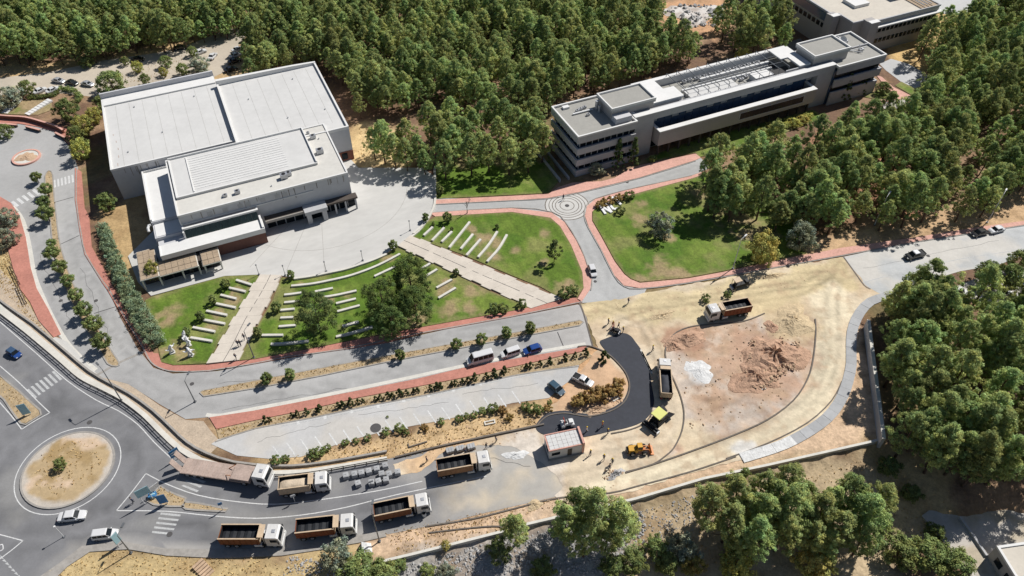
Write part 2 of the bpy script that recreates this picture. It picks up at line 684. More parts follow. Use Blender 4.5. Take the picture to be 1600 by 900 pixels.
def pxy(x, y):
    zc = CP * y + SP * H
    u = SP * y - CP * H
    return 800 + F_PX * x / zc, 450 - F_PX * u / zc


FLOOR, LITTER = A(128, 100, 80), A(174, 144, 114)
DRY, TAN, PINK, ROCK = A(206, 182, 134), A(230, 212, 178), A(222, 192, 160), A(186, 182, 176)
xs = np.concatenate([[-6000, -3000, -1500, -800, -500, -380], np.arange(-300, 300.1, 1.25), [380, 500, 800, 1500, 3000, 6000]])
ys = np.concatenate([[-2000, -600, -200, -60], np.arange(10, 340.1, 1.25), [400, 520, 800, 1500, 3000, 7000]])
TX, TY = np.meshgrid(xs, ys)
tx, ty = TX.ravel(), TY.ravel()
tzv = tz(tx, ty)
tc = np.tile(np.array(FLOOR), (len(tx), 1))
tc = blend(tc, LITTER, sstep(fbm(tx, ty, 9, 4, 1), .48, .62) * .8)
tc = blend(tc, A(120, 118, 70), sstep(fbm(tx, ty, 14, 3, 2), .58, .7) * .5)
for poly, col, soft in (
        ([(-60, 350), (20, 400), (50, 490), (82, 540), (120, 580), (60, 560), (-60, 480)], DRY, 1),
        ([(30, 930), (100, 868), (150, 852), (260, 866), (440, 872), (560, 850), (610, 880), (610, 960), (20, 960)], DRY, 2),
        ([(560, 850), (600, 830), (700, 812), (870, 770), (960, 755), (1150, 705), (1300, 590), (1340, 500), (1390, 690), (1200, 730), (800, 832), (587, 882)], PINK, 1),
        ([(590, 882), (800, 832), (1000, 782), (1012, 830), (985, 860), (970, 960), (580, 960)], ROCK, 3),
        ([(995, 783), (1370, 690), (1430, 700), (1490, 780), (1450, 850), (1300, 960), (970, 960)], A(202, 180, 146), 3),
        ([(1180, 398), (1400, 345), (1600, 290), (1640, 290), (1640, 350), (1310, 395), (1180, 416)], A(212, 178, 138), 2),
        ([(540, 195), (600, 190), (640, 230), (640, 262), (560, 268), (548, 235)], A(222, 194, 144), 3),
        ([(-40, 100), (80, 95), (330, 55), (400, 20), (400, 130), (330, 140), (200, 130), (-40, 140)], A(206, 176, 132), 3),
        ([(1375, 60), (1480, 10), (1520, 20), (1470, 110), (1400, 100)], A(222, 188, 130), 3),
        ([(1000, 20), (1060, 0), (1150, -5), (1160, 20), (1120, 60), (1060, 50)], A(214, 168, 128), 3),
        ([(330, 660), (480, 700), (560, 690), (850, 625), (840, 690), (640, 735), (420, 726)], A(214, 184, 140), 2),
        ([(870, 560), (940, 545), (985, 590), (960, 650), (860, 650)], A(220, 176, 132), 2),
        ([(150, 330), (230, 300), (240, 440), (190, 460)], A(196, 166, 120), 2),
        ([(1280, 215), (1400, 200), (1430, 330), (1250, 340)], A(176, 130, 100), 6),
        ([(1360, 690), (1460, 690), (1520, 790), (1420, 790)], A(206, 178, 132), 3)):
    sd_ = sdist(tx, ty, GP(poly))
    m = sstep(sd_ + (fbm(tx, ty, 3.5, 3, 5) - .5) * soft * 2.4, -soft * .6, soft * .6)
    tc = blend(tc, col, m)
tc = blend(tc, A(150, 120, 84), sstep(fbm(tx, ty, 2.6, 3, 8), .56, .68) * .45)
nx, ny = len(xs), len(ys)
ii = (np.arange(ny - 1)[:, None] * nx + np.arange(nx - 1)[None, :]).ravel()
me = bpy.data.meshes.new('ground')
me.vertices.add(len(tx))
me.vertices.foreach_set('co', np.stack([tx, ty, tzv], 1).ravel())
fc = np.stack([ii, ii + 1, ii + nx + 1, ii + nx], 1)
me.loops.add(fc.size)
me.polygons.add(len(fc))
me.polygons.foreach_set('loop_start', np.arange(len(fc)) * 4)
me.loops.foreach_set('vertex_index', fc.ravel())
me.polygons.foreach_set('use_smooth', np.ones(len(fc), bool))
me.update(calc_edges=True)
at = me.color_attributes.new('Col', 'FLOAT_COLOR', 'POINT')
at.data.foreach_set('color', np.concatenate([np.clip(tc, 0, 1), np.ones((len(tc), 1))], 1).ravel())
me.materials.append(M['ground'])
struct(put('ground', me))

# ------------------------------------------------------------------ roads
ISL_C = G(107, 733)                                         # traffic island of the big roundabout


def road_col(base, lanes=(), dust=None):
    def f(x, y):
        c = np.tile(np.array(base), (len(x), 1))
        c = c * (1 + (fbm(x, y, 14, 3, 21) - .5)[:, None] * .28)
        for path, off, amt in lanes:
            d = np.abs(seg_dist(x, y, path) - off)
            c = c * (1 - amt * np.exp(-(d / .55) ** 2) * (.5 + fbm(x, y, 9, 2, 4)))[:, None]
        if dust:
            c = dust(c, x, y)
        return c
    return f


def main_dust(c, x, y):
    px, py = pxy(x, y)
    d = np.hypot(x - ISL_C[0], y - ISL_C[1])
    for r, a in ((9.6, .16), (11.2, .24), (13.6, .2), (15.2, .14)):
        c = c * (1 - a * np.exp(-((d - r) / .5) ** 2))[:, None]
    m = sstep(px + (fbm(x, y, 5, 3, 31) - .5) * 190, 600, 800)
    c = blend(c, A(196, 191, 182), m * .8)
    for cx, cy, r_, k_ in ((150, 790, 3.2, .22), (60, 640, 4, .18), (200, 700, 3, .16), (330, 835, 2.5, .2), (470, 790, 3, .15), (20, 800, 3.5, .2), (120, 850, 2.5, .2), (560, 780, 2.2, .18)):
        q = G(cx, cy)
        dd = np.hypot(x - q[0], (y - q[1]) * 1.6) / r_ + (fbm(x, y, 1.8, 3, 36) - .5) * 1.2
        c = c * (1 - k_ * sstep(1.2 - dd, 0, .5))[:, None]
    m2 = sstep(fbm(x, y, 4, 4, 33), .5, .68) * sstep(px, 640, 760)
    c = blend(c, A(222, 206, 180), m2 * .7)
    c = blend(c, A(170, 168, 162), sstep(fbm(x, y, 7, 3, 35), .55, .7) * .35)
    return blend(c, A(214, 208, 198), sstep(sdist(x, y, GP([(60, 900), (130, 850), (440, 868), (600, 838), (600, 826), (440, 850), (330, 856), (250, 850), (190, 842), (120, 850)])), -1, .6) * .5)


MAIN = [(-40, 440), (0, 484), (30, 506), (60, 530), (105, 572), (150, 603), (185, 620), (215, 640), (245, 668), (275, 696), (310, 718), (360, 731), (430, 740),
        (500, 734), (560, 724), (612, 716), (700, 698), (780, 690), (850, 712), (905, 757), (870, 776), (760, 801), (690, 818), (600, 836), (560, 842), (500, 852), (440, 860),
        (340, 864), (260, 863), (200, 852), (130, 862), (90, 882), (30, 930), (-80, 980), (-120, 700)]
cdt_sheet('main_road', GP(MAIN), .03, 'asphalt', road_col(A(138, 138, 140), [(GP([(0, 540), (60, 590), (110, 640), (150, 690)]), 1.0, .2), (GP([(250, 790), (340, 800), (440, 800), (560, 775), (700, 740)]), 2.6, .2), (GP([(200, 820), (340, 832), (440, 832), (600, 800), (760, 760)]), 1.0, .22)], main_dust), 1.3)


def campus_dust(c, x, y):
    px, py = pxy(x, y)
    return blend(c, A(205, 200, 194), sstep(px, 820, 900) * .5)


LANES = [(GP([(115, 300), (112, 360), (135, 430), (175, 510), (225, 570), (300, 592), (400, 588), (500, 570), (700, 525), (900, 487)]), .9, .2),
         (GP([(45, 300), (60, 350), (75, 430), (110, 520), (150, 575)]), .9, .18),
         (GP([(190, 585), (260, 625), (330, 640), (420, 625), (560, 595), (720, 560), (900, 525)]), .9, .22)]
CAMPUS = [(-40, 190), (0, 192), (40, 193), (85, 206), (110, 230), (122, 262), (126, 330), (140, 400), (165, 445), (190, 500), (215, 545), (240, 575), (270, 584),
          (340, 580), (450, 560), (600, 537), (700, 514), (800, 496), (902, 476), (912, 478), (926, 541), (800, 574), (720, 590), (600, 614), (470, 640), (340, 668), (325, 652), (290, 655),
          (250, 632), (200, 600), (160, 590), (130, 568), (95, 530), (55, 470), (38, 400), (14, 330), (-40, 290)]
cdt_sheet('campus_road', GP(CAMPUS), .034, 'asphalt', road_col(A(184, 183, 181), LANES, campus_dust), 1.2)


def park_col(c, x, y):
    m = sstep(fbm(x, y, 6, 3, 44), .5, .66)
    return blend(c, A(212, 206, 196), m * .6)


PARK = [(330, 694), (345, 684), (400, 668), (480, 652), (575, 632), (665, 615), (725, 602), (800, 585), (870, 574), (905, 570), (900, 588), (875, 606), (858, 622), (800, 630), (740, 646), (690, 657), (600, 674), (540, 690), (500, 704), (470, 714),
        (420, 717), (370, 712)]
cdt_sheet('car_park', GP(PARK), .05, 'asphalt', road_col(A(202, 201, 199), (), park_col), 1.0)
SERV = [(676, 310), (800, 311), (860, 307), (910, 298), (1000, 276), (1095, 247), (1110, 262), (1085, 274), (1025, 287), (975, 299), (932, 312), (920, 324), (919, 344), (930, 370), (950, 405),
        (972, 438), (990, 450), (1010, 452), (1005, 462), (960, 470), (905, 474), (914, 450), (912, 400), (898, 370), (882, 347), (860, 333), (800, 327), (672, 333)]
cdt_sheet('service_road', GP(SERV), .046, 'asphalt', road_col(A(192, 192, 190), [(GP([(905, 345), (925, 390), (945, 440), (960, 465)]), 1.1, .14), (GP([(680, 320), (800, 319), (860, 318)]), .8, .1), (GP([(920, 312), (1000, 290), (1090, 262)]), .8, .12)]), 1.0)
EAST = [(1316, 402), (1380, 388), (1440, 377), (1600, 352), (1680, 338), (1680, 385), (1600, 399), (1560, 414), (1500, 424), (1440, 442), (1400, 462), (1376, 460), (1348, 444)]


def east_col(c, x, y):
    return blend(c, A(222, 216, 206), sstep(fbm(x, y, 8, 4, 51) + .1 * (pxy(x, y)[0] < 1500), .5, .65) * .7)


cdt_sheet('east_road', GP(EAST), .052, 'asphalt', road_col(A(198, 200, 200), [(GP([(1340, 412), (1450, 392), (1600, 366)]), 1.0, .12), (GP([(1390, 440), (1500, 405), (1600, 382)]), 1.0, .12)], east_col), 1.2)
BACK = [(-60, 128), (0, 122), (80, 112), (160, 95), (250, 82), (300, 68), (345, 50), (380, 40), (395, 20), (402, 36), (384, 58), (362, 84), (352, 112), (335, 120), (332, 132), (300, 134), (200, 150), (150, 152), (100, 146), (-60, 150)]
cdt_sheet('back_road', GP(BACK), .03, 'asphalt', road_col(A(204, 192, 174)), 1.6)
for i, (nm, poly, base) in enumerate((
        ('forecourt_paving', [(1374, 100), (1392, 92), (1420, 100), (1450, 118), (1448, 132), (1424, 140), (1384, 110)], A(206, 206, 206)),
        ('forecourt_paving', [(1375, 160), (1400, 150), (1426, 152), (1400, 172), (1385, 176)], A(214, 206, 200)),
        ('yard_paving', [(1160, 90), (1200, 78), (1250, 60), (1262, 72), (1215, 86), (1180, 98)], A(150, 146, 142)),
        ('yard_paving', [(1440, 15), (1470, -20), (1600, -40), (1600, 0), (1500, 22), (1475, 22)], A(206, 206, 204)),
        ('parking_bay', [(1480, 452), (1540, 430), (1580, 420), (1660, 410), (1660, 470), (1560, 482)], A(206, 198, 190)))):
    cdt_sheet(nm, GP(poly), .04 + .001 * i, 'asphalt', road_col(base), 1.4)
# lower yard at the bottom right, beyond the wooded bank
YZ = -4.15
LOWY = [G(p[0], p[1], YZ) for p in ((1440, 806), (1476, 780), (1522, 762), (1660, 742), (1660, 900), (1660, 960), (1560, 960), (1500, 880))]
cdt_sheet('lower_yard', LOWY, YZ + .12, 'dirt', lambda x, y: blend(np.tile(np.array(A(206, 200, 192)), (len(x), 1)), A(190, 176, 150), sstep(fbm(x, y, 4, 4, 9), .5, .66) * .8), .9, skirt=.9)

# ------------------------------------------------------------------ the construction site
SITE = [(905, 474), (960, 468), (1005, 460), (1060, 446), (1130, 436), (1200, 421), (1318, 402), (1336, 424), (1352, 446), (1380, 460), (1366, 466), (1345, 482), (1330, 510), (1324, 545), (1324, 575), (1314, 610),
        (1296, 642), (1260, 674), (1200, 704), (1150, 722), (1060, 745), (1000, 762), (930, 782), (885, 790), (866, 776), (880, 762), (868, 745), (848, 722), (800, 698), (760, 694), (700, 700), (655, 738), (622, 742), (612, 725), (660, 712),
        (700, 690), (760, 680), (840, 668), (850, 640), (868, 630), (880, 610), (905, 580), (935, 545), (925, 520), (912, 490)]
ISLE = [(1195, 492), (1160, 503), (1110, 507), (1075, 512), (1052, 524), (1041, 545), (1043, 570), (1054, 595), (1064, 620), (1069, 645), (1066, 672), (1054, 698), (1040, 712), (1090, 700), (1150, 678), (1200, 655), (1240, 625), (1262, 592), (1271, 560), (1275, 520), (1275, 500), (1240, 485)]
ISLEW = smooth(GP(ISLE), 3)
HAUL = smooth(GP([(1275, 470), (1300, 440), (1330, 470), (1312, 520), (1314, 560), (1298, 610), (1262, 652), (1200, 688), (1100, 725), (960, 765), (900, 772), (960, 742), (1080, 712), (1180, 680), (1250, 628), (1280, 560), (1284, 500)]), 3)


def site_col(x, y):
    px, py = pxy(x, y)
    c = np.tile(np.array(A(226, 209, 182)), (len(x), 1))
    c = blend(c, A(214, 190, 158), sstep(fbm(x, y, 6, 4, 61), .46, .66) * .8)
    c = blend(c, A(222, 203, 160), sstep(sdist(x, y, GP([(908, 472), (1130, 438), (1318, 402), (1350, 445), (1200, 490), (1080, 500), (960, 500), (915, 500)])) + (fbm(x, y, 4, 3, 62) - .5) * 6, -1.5, 1.5) * .85)
    c = blend(c, A(238, 224, 194), sstep(sdist(x, y, HAUL) + (fbm(x, y, 3, 3, 63) - .5) * 4, -1.5, 1.0) * .9)
    md = sdist(x, y, ISLEW)
    isl = np.tile(np.array(A(212, 188, 164)), (len(x), 1))
    isl = blend(isl, A(206, 194, 182), sstep(fbm(x, y, 7, 5, 64), .44, .62) * .8)
    isl = blend(isl, A(204, 170, 142), sstep(fbm(x, y, 5, 4, 65) + .08 * (py < 570), .5, .68) * .85)
    isl = blend(isl, A(230, 214, 196), sstep(fbm(x, y, 3, 5, 66), .56, .7) * .6)
    isl = blend(isl, A(172, 140, 116), sstep(fbm(x, y, 2.2, 5, 67), .55, .68) * .55)
    m = sstep(md, -.2, .2)[:, None]
    c = c * (1 - m) + isl * m
    for cx, cy, r, col in ((820, 722, 60, (226, 216, 204)), (690, 715, 60, (228, 192, 150)), (1090, 585, 16, (238, 238, 236)), (1170, 706, 22, (236, 234, 230)), (1085, 690, 30, (226, 208, 176)), (1200, 562, 66, (200, 164, 138)), (1180, 595, 44, (204, 172, 146)), (1070, 532, 36, (186, 146, 120)), (1238, 506, 46, (214, 192, 154))):
        q = G(cx, cy)
        d = np.hypot(x - q[0], y - q[1]) / (r / 9.0)
        c = blend(c, A(*col), sstep(1.3 - d + (fbm(x, y, 2.5, 3, 68) - .5) * 1.2, 0, .6) * .85)
    c = blend(c, A(216, 178, 142), sstep(sdist(x, y, GP([(866, 585), (905, 553), (945, 548), (984, 600), (962, 640), (868, 642)])) + (fbm(x, y, 2.5, 4, 71) - .5) * 2.5, -.8, .8) * .9)
    # wheel ruts left by the trucks
    for path, off, a in ((GP([(912, 482), (1010, 474), (1100, 455), (1200, 440), (1330, 425)]), 1.2, .16), (GP([(1300, 440), (1298, 520), (1296, 570), (1275, 625), (1215, 668), (1080, 718), (960, 756), (860, 775)]), 1.2, .12), (GP([(1010, 480), (1012, 520), (1030, 560), (1045, 620), (1045, 680), (990, 720)]), 1.0, .13), (GP([(1290, 430), (1250, 455), (1150, 470), (1020, 490), (960, 510)]), 1.1, .2), (GP([(940, 480), (1000, 500), (1020, 530), (1032, 570)]), .9, .2), (GP([(1330, 430), (1240, 445), (1180, 455), (1090, 470), (990, 478)]), 1.0, .18), (GP([(1315, 415), (1300, 470), (1306, 540), (1290, 600), (1240, 650), (1130, 700), (1000, 745)]), .9, .16), (GP([(1280, 500), (1290, 560), (1268, 620), (1220, 655), (1120, 695)]), .7, .14), (GP([(870, 720), (930, 700), (990, 690), (1040, 690)]), .9, .18), (GP([(880, 750), (950, 735), (1010, 718)]), .8, .18), (GP([(1090, 640), (1150, 620), (1220, 570)]), 1.0, .16), (GP([(1080, 610), (1130, 560), (1200, 520)]), 1.0, .14)):
        dd = np.abs(seg_dist(x, y, path) - off)
        c = c * (1 - a * np.exp(-(dd / .38) ** 2) * (.2 + 1.5 * fbm(x, y, 4, 3, 69)))[:, None]
    s = fbm(x * .8 + y * .3, y * 1.9 - x * .6, 2.0, 4, 70)
    s2 = fbm(x, y, 11, 3, 72)
    c = blend(c, A(188, 160, 130), sstep(fbm(x, y, 1.8, 5, 73), .58, .7) * .45)
    return c * (1 + (s - .5) * .44 + (s2 - .5) * .22)[:, None]


cdt_sheet('dirt_site', smooth(wob(GP(SITE), .5, 3), 1), .056, 'dirt', site_col, .5)
BLACK = [(937, 535), (945, 530), (958, 525), (969, 521), (979, 522), (987, 527), (993, 535), (1001, 546), (1008, 562), (1014, 578), (1018, 602), (1022, 626), (1019, 640), (1014, 650), (1001, 661), (979, 669), (955, 674), (930, 680), (905, 684),
         (870, 683), (846, 678), (837, 667), (846, 653), (859, 645), (883, 642), (902, 645), (921, 647), (945, 642), (963, 634), (976, 622), (982, 603), (978, 583), (963, 565), (947, 549)]
mb = MB()
mb.prism(smooth(GP(BLACK), 3), .0, .13)
struct(mb.build('fresh_asphalt_lane', 'fresh_asphalt'))


def slab(name, px, z, mat, sm=0, z0=0.0, org=True):
    P = GP(px, z)
    if sm:
        P = smooth(P, sm)
    b = MB()
    b.prism(P, z0, z)
    return struct(b.build(name, mat))


def line(name, px, wd, z1, mat, sm=0, z0=0.0, closed=False, kind='structure'):
    P = GP(px, z1)
    if sm:
        P = smooth(P, sm, closed)
    b = MB()
    b.ribbon(P, wd, z0, z1, closed=closed)
    o = b.build(name, mat)
    if kind:
        o['kind'] = kind
    return o


# ------------------------------------------------------------------ pavements, islands and kerbs
PAV = .15
# left red pavement of the campus road
slab('red_pavement', [(-40, 285), (0, 307), (17, 317), (30, 335), (40, 370), (47, 415), (57, 450), (75, 482), (95, 522), (84, 527), (60, 500), (47, 472), (32, 452), (22, 425), (14, 395), (0, 350), (-40, 320)], PAV, 'red_paving')
slab('red_pavement', [(117, 262), (127, 268), (132, 325), (139, 337), (143, 385), (160, 415), (175, 445), (200, 490), (222, 525), (240, 552), (247, 552), (252, 566), (270, 571), (325, 570), (400, 561), (500, 542), (560, 530), (655, 512), (800, 486), (897, 465), (905, 468), (910, 472),
                        (800, 495), (657, 521), (607, 535), (537, 546), (450, 558), (400, 568), (325, 580), (275, 581), (255, 578), (240, 571), (230, 560), (220, 541), (195, 500), (167, 452), (160, 442), (132, 397), (125, 365), (117, 312)], PAV, 'red_paving')
slab('red_pavement', [(672, 333), (679, 331), (800, 325), (862, 332), (882, 347), (900, 375), (912, 400), (924, 437), (922, 452), (908, 472), (902, 468), (912, 450), (910, 425), (892, 382), (875, 353), (860, 340), (800, 331), (680, 338)], PAV, 'pink_paving')
slab('red_pavement', [(680, 312), (800, 306), (857, 303), (873, 292), (895, 285), (940, 283), (960, 278), (985, 263), (1000, 258), (1087, 240), (1095, 246), (1087, 250), (1000, 277), (910, 299), (857, 309), (800, 313), (680, 319)], PAV, 'pink_paving')
slab('red_pavement', [(1095, 268), (1080, 275), (1025, 287), (975, 298), (930, 311), (917, 322), (914, 337), (920, 355), (940, 390), (960, 430), (975, 446), (1000, 450), (1025, 448), (1075, 441), (1125, 432), (1200, 419), (1322, 397), (1437, 376), (1600, 351), (1680, 338), (1680, 332), (1600, 345), (1525, 355), (1435, 370), (1315, 387),
                        (1200, 410), (1130, 425), (1075, 435), (1000, 442), (985, 436), (975, 428), (960, 408), (940, 371), (925, 345), (925, 331), (937, 319), (980, 306), (1035, 291), (1080, 279), (1098, 273)], PAV, 'pink_paving')
slab('red_pavement', [(327, 652), (400, 641), (550, 612), (650, 592), (722, 575), (800, 561), (900, 544), (916, 540), (917, 547), (800, 573), (722, 590), (640, 606), (560, 621), (480, 640), (400, 656), (338, 670)], PAV, 'red_paving')
slab('red_pavement', [(-40, 178), (0, 180), (40, 182), (70, 190), (95, 196), (110, 205), (120, 218), (108, 226), (88, 206), (60, 198), (30, 193), (-40, 192)], PAV, 'red_paving')
slab('red_pavement', [(1370, 118), (1378, 120), (1396, 136), (1425, 150), (1418, 153), (1378, 160), (1376, 156), (1404, 150), (1384, 136)], .16, 'pink_paving')
# pale gutters beside them
line('gutter', [(20, 322), (36, 345), (46, 385), (54, 430), (66, 462), (84, 500), (104, 534), (128, 560), (150, 578)], .8, .058, 'pale_concrete', 3)
line('gutter', [(322, 648), (345, 649), (400, 638), (500, 619), (640, 590), (722, 572), (800, 557), (915, 537)], .75, .062, 'pale_concrete', 2)
for px in ([(120, 262), (119, 312), (127, 365), (134, 397), (161, 440), (169, 450), (197, 499), (222, 540), (232, 560), (241, 570), (256, 577), (275, 580), (325, 579), (400, 567), (450, 557), (537, 545), (657, 520), (800, 494), (910, 471)],
           [(673, 332), (800, 324), (863, 331), (883, 346), (901, 374), (913, 399), (925, 437), (923, 453)],
           [(1095, 268), (1080, 274), (1025, 286), (975, 297), (930, 310), (916, 321), (913, 337), (919, 355), (939, 390), (959, 430), (975, 447), (1000, 451), (1075, 442), (1200, 420), (1322, 398), (1437, 377), (1600, 352)],
           [(680, 319), (800, 313), (857, 310), (910, 300), (1000, 278), (1087, 251)]):
    line('kerb', px, .22, PAV + .012, 'kerb', 2)
# lawn-side kerb of the planting strip, edge of the car park
line('kerb', [(336, 690), (400, 669), (480, 654), (575, 634), (665, 617), (725, 604), (800, 587), (870, 576), (905, 572)], .2, .12, 'kerb', 2)
slab('planting_bed', [(338, 671), (400, 657), (480, 641), (560, 622), (640, 607), (722, 591), (800, 574), (917, 548), (925, 556), (905, 570), (870, 575), (800, 586), (725, 603), (665, 616), (575, 633), (480, 653), (400, 668), (342, 686)], .10, 'bed_soil')
# central reservations
slab('median_bed', smooth([(312, 613), (316, 610), (400, 594), (500, 575), (600, 556), (700, 538), (800, 520), (906, 500), (912, 503), (906, 508), (800, 528), (700, 547), (600, 566), (500, 587), (400, 606), (318, 619)], 1), .14, 'bed_soil')
MED = [(76, 266), (82, 272), (84, 300), (88, 340), (92, 372), (99, 400), (113, 440), (132, 478), (158, 520), (172, 545), (186, 566), (182, 572), (168, 568), (158, 550), (138, 520), (118, 484), (100, 446), (88, 410), (82, 380), (78, 340), (72, 300), (70, 275)]
slab('median_bed', MED, .14, 'bed_soil')
line('kerb', MED, .25, .16, 'kerb', 2, closed=True)
line('kerb', [(312, 613), (316, 610), (400, 594), (500, 575), (600, 556), (700, 538), (800, 520), (906, 500), (912, 503), (906, 508), (800, 528), (700, 547), (600, 566), (500, 587), (400, 606), (318, 619)], .22, .16, 'kerb', 1, closed=True)
slab('median_bed', [(-10, 580), (10, 597), (30, 613), (48, 630), (60, 641), (62, 648), (40, 661), (33, 660), (22, 645), (8, 625), (-10, 612)], .15, 'bed_soil')
line('kerb', [(-10, 578), (10, 595), (30, 611), (48, 628), (62, 640), (64, 648), (40, 663), (32, 661), (20, 645), (6, 624), (-10, 610)], .3, .17, 'kerb', 1, closed=True)
slab('median_bed', [(228, 782), (250, 759), (264, 768), (290, 778), (287, 791), (266, 791), (240, 788)], .15, 'bed_soil')
line('kerb', [(228, 782), (250, 759), (264, 768), (290, 778), (287, 791), (266, 791), (240, 788)], .3, .17, 'kerb', 1, closed=True)
slab('median_bed', [(284, 790), (290, 784), (310, 786), (340, 792), (356, 795), (352, 799), (310, 797), (290, 795)], .15, 'bed_soil')
line('kerb', [(284, 790), (290, 784), (310, 786), (340, 792), (356, 795), (352, 799), (310, 797), (290, 795)], .3, .17, 'kerb', 1, closed=True)
# bottom pavement along the main road and pale pavement beside the railing
slab('pavement', [(20, 930), (95, 878), (128, 853), (190, 846), (260, 857), (340, 859), (440, 855), (505, 845), (560, 836), (600, 830), (604, 838), (560, 848), (505, 858), (440, 868), (340, 872), (260, 868), (200, 858), (140, 862), (104, 886), (60, 930)], PAV, 'kerb')
RAILP = [(-40, 448), (0, 492), (40, 522), (90, 564), (125, 594), (160, 612), (190, 628), (222, 652), (252, 682), (276, 704), (310, 724), (362, 738), (430, 744), (480, 741), (540, 731), (606, 719)]
slab('pavement', RAILP + [(604, 713), (540, 723.5), (480, 733), (430, 735), (364, 729), (315, 715), (284, 698), (260, 676.5), (230, 647), (196.5, 620), (166.5, 604), (132, 584.5), (95, 553), (46, 511), (5, 479), (-36, 440)], PAV, 'pale_concrete')
line('dividing_wall', [(-40, 432), (4, 472), (50, 504), (100, 546), (138, 578), (172, 598), (202, 614), (238, 640), (268, 668), (292, 690), (322, 707), (366, 721), (430, 727), (480, 725), (540, 716), (604, 704)], .35, .5, 'kerb', 2, kind=None)
tag(bpy.data.objects['dividing_wall'], 'low concrete wall curving between the campus road and the main road pavement', 'wall')
slab('bank_soil', [(-38, 446), (4, 486), (46, 518), (95, 560), (132, 590), (166, 609), (196, 625), (230, 652), (262, 682), (288, 703), (325, 712), (346, 692), (330, 674), (318, 658), (290, 656), (250, 634), (205, 602), (160, 580), (130, 560), (98, 530), (84, 524), (60, 500), (30, 452), (-38, 380)], .026, 'bank_soil')
slab('concrete_apron', [(84, 526), (104, 533), (130, 562), (152, 585), (170, 596), (150, 586), (125, 566), (98, 545), (82, 532)], .075, 'concrete')
# roundabout islands
def circ(c, r, n=48):
    return [(c[0] + r * math.cos(2 * PI * k / n), c[1] + r * math.sin(2 * PI * k / n)) for k in range(n)]


IR = 6.95


def isl_col(x, y):
    c = np.tile(np.array(A(194, 170, 132)), (len(x), 1))
    c = blend(c, A(176, 150, 108), sstep(fbm(x, y, 2.2, 4, 81), .48, .64))
    c = blend(c, A(222, 196, 168), sstep(fbm(x, y, 4.5, 3, 83), .55, .66))
    d = np.hypot(x - ISL_C[0], y - ISL_C[1])
    return blend(c, A(206, 200, 192), sstep(d + (fbm(x, y, 2, 2, 84) - .5) * 1.6, IR - 1.1, IR - .4) * .8)


cdt_sheet('roundabout_island', circ(ISL_C, IR), .2, 'dirt', isl_col, .5, skirt=.2)
b = MB()
b.ribbon(circ(ISL_C, IR + .12), .3, .0, .23, closed=True)
struct(b.build('kerb', 'kerb'))
b = MB()
b.ribbon(circ(ISL_C, IR + 1.15), .16, .031, .037, closed=True)
struct(b.build('road_marking', 'paint_white'))
SC = G(42, 247)
b = MB()
b.prism(circ(SC, 2.9), 0, .3)
struct(b.build('small_roundabout', 'pale_concrete'))
b = MB()
b.ribbon(circ(SC, 3.0), .45, 0, .42, closed=True)
struct(b.build('kerb', 'pink_paving'))
# inlaid rings of the paved circle
RC = G(886, 321.5)
for r, wd in ((4.95, .22), (4.1, .16), (3.35, .18), (2.65, .16), (1.6, .16)):
    b = MB()
    b.ribbon(circ(RC, r), wd, .047, .054, closed=True)
    struct(b.build('paving_ring', 'dark_kerb'))
b = MB()
b.prism(circ(RC, .5, 20), .0, .06)
struct(b.build('paving_ring', 'joint'))
b = MB()
b.prism(circ(RC, 5.1), .0, .0495)
struct(b.build('paved_circle', 'concrete'))

# ------------------------------------------------------------------ painted markings
def paint(quads, z=.036, mat='paint_white', name='road_marking'):
    b = MB()
    for q in quads:
        b.flat(GP(q, z), z)
    return struct(b.build(name, mat))


def lines(name_mat, paths, wd=.16, z=.038):
    for p in paths:
        b = MB()
        b.ribbon(smooth(GP(p), 3, False) if len(p) > 2 else GP(p), wd, z - .006, z)
        struct(b.build('road_marking', name_mat))


for k in range(7):
    dx, dy = 6.6 * k, -4.7 * k
    paint([[(41 + dx, 609 + dy), (45 + dx, 607.5 + dy), (58 + dx, 620.5 + dy), (54 + dx, 622.5 + dy)]], mat='paint_worn')
for k in range(5):
    dx, dy = -3.3 * k, 7.2 * k
    paint([[(251.3 + dx, 800.7 + dy), (282.7 + dx, 804 + dy), (281.3 + dx, 807 + dy), (250.2 + dx, 803.9 + dy)]], mat='paint_worn')
for k in range(3):
    dx, dy = 5.3 * k, -7 * k
    paint([[(283 + dx, 759 + dy), (287 + dx, 757.5 + dy), (311 + dx, 766.5 + dy), (307 + dx, 769 + dy)]], mat='paint_worn')
for k in range(5):                                          # crossing on the left carriageway of the campus road
    dx, dy = 8.2 * k, -4.6 * k
    paint([[(17 + dx, 316 + dy), (21 + dx, 313.5 + dy), (30 + dx, 321 + dy), (26 + dx, 323.5 + dy)]], z=.04)
for k in range(6):
    dx, dy = 5.6 * k, -1.6 * k
    paint([[(83.5 + dx, 281.5 + dy), (86.5 + dx, 280.7 + dy), (87.5 + dx, 292.5 + dy), (84.5 + dx, 293.3 + dy)]], z=.04)
lines('paint_white', [[(0, 572), (30, 598), (60, 628), (78, 645)], [(78, 645), (56, 657), (34, 671)], [(34, 671), (18, 650), (-10, 618)],
                      [(228, 740), (206, 769), (182, 798)], [(228, 740), (262, 757), (310, 774), (370, 784), (430, 788), (500, 781), (590, 767), (660, 752)], [(182, 798), (260, 799), (330, 806), (400, 810), (470, 805), (540, 793), (620, 773), (760, 744)],
                      [(-10, 833), (10, 838), (36, 845)], [(36, 845), (18, 860), (-5, 877)], [(0, 503), (60, 555), (105, 595), (150, 625), (185, 642), (215, 663), (240, 690), (262, 711), (275, 722)],
                      [(0, 852), (4, 851), (5, 858), (0, 861)]])
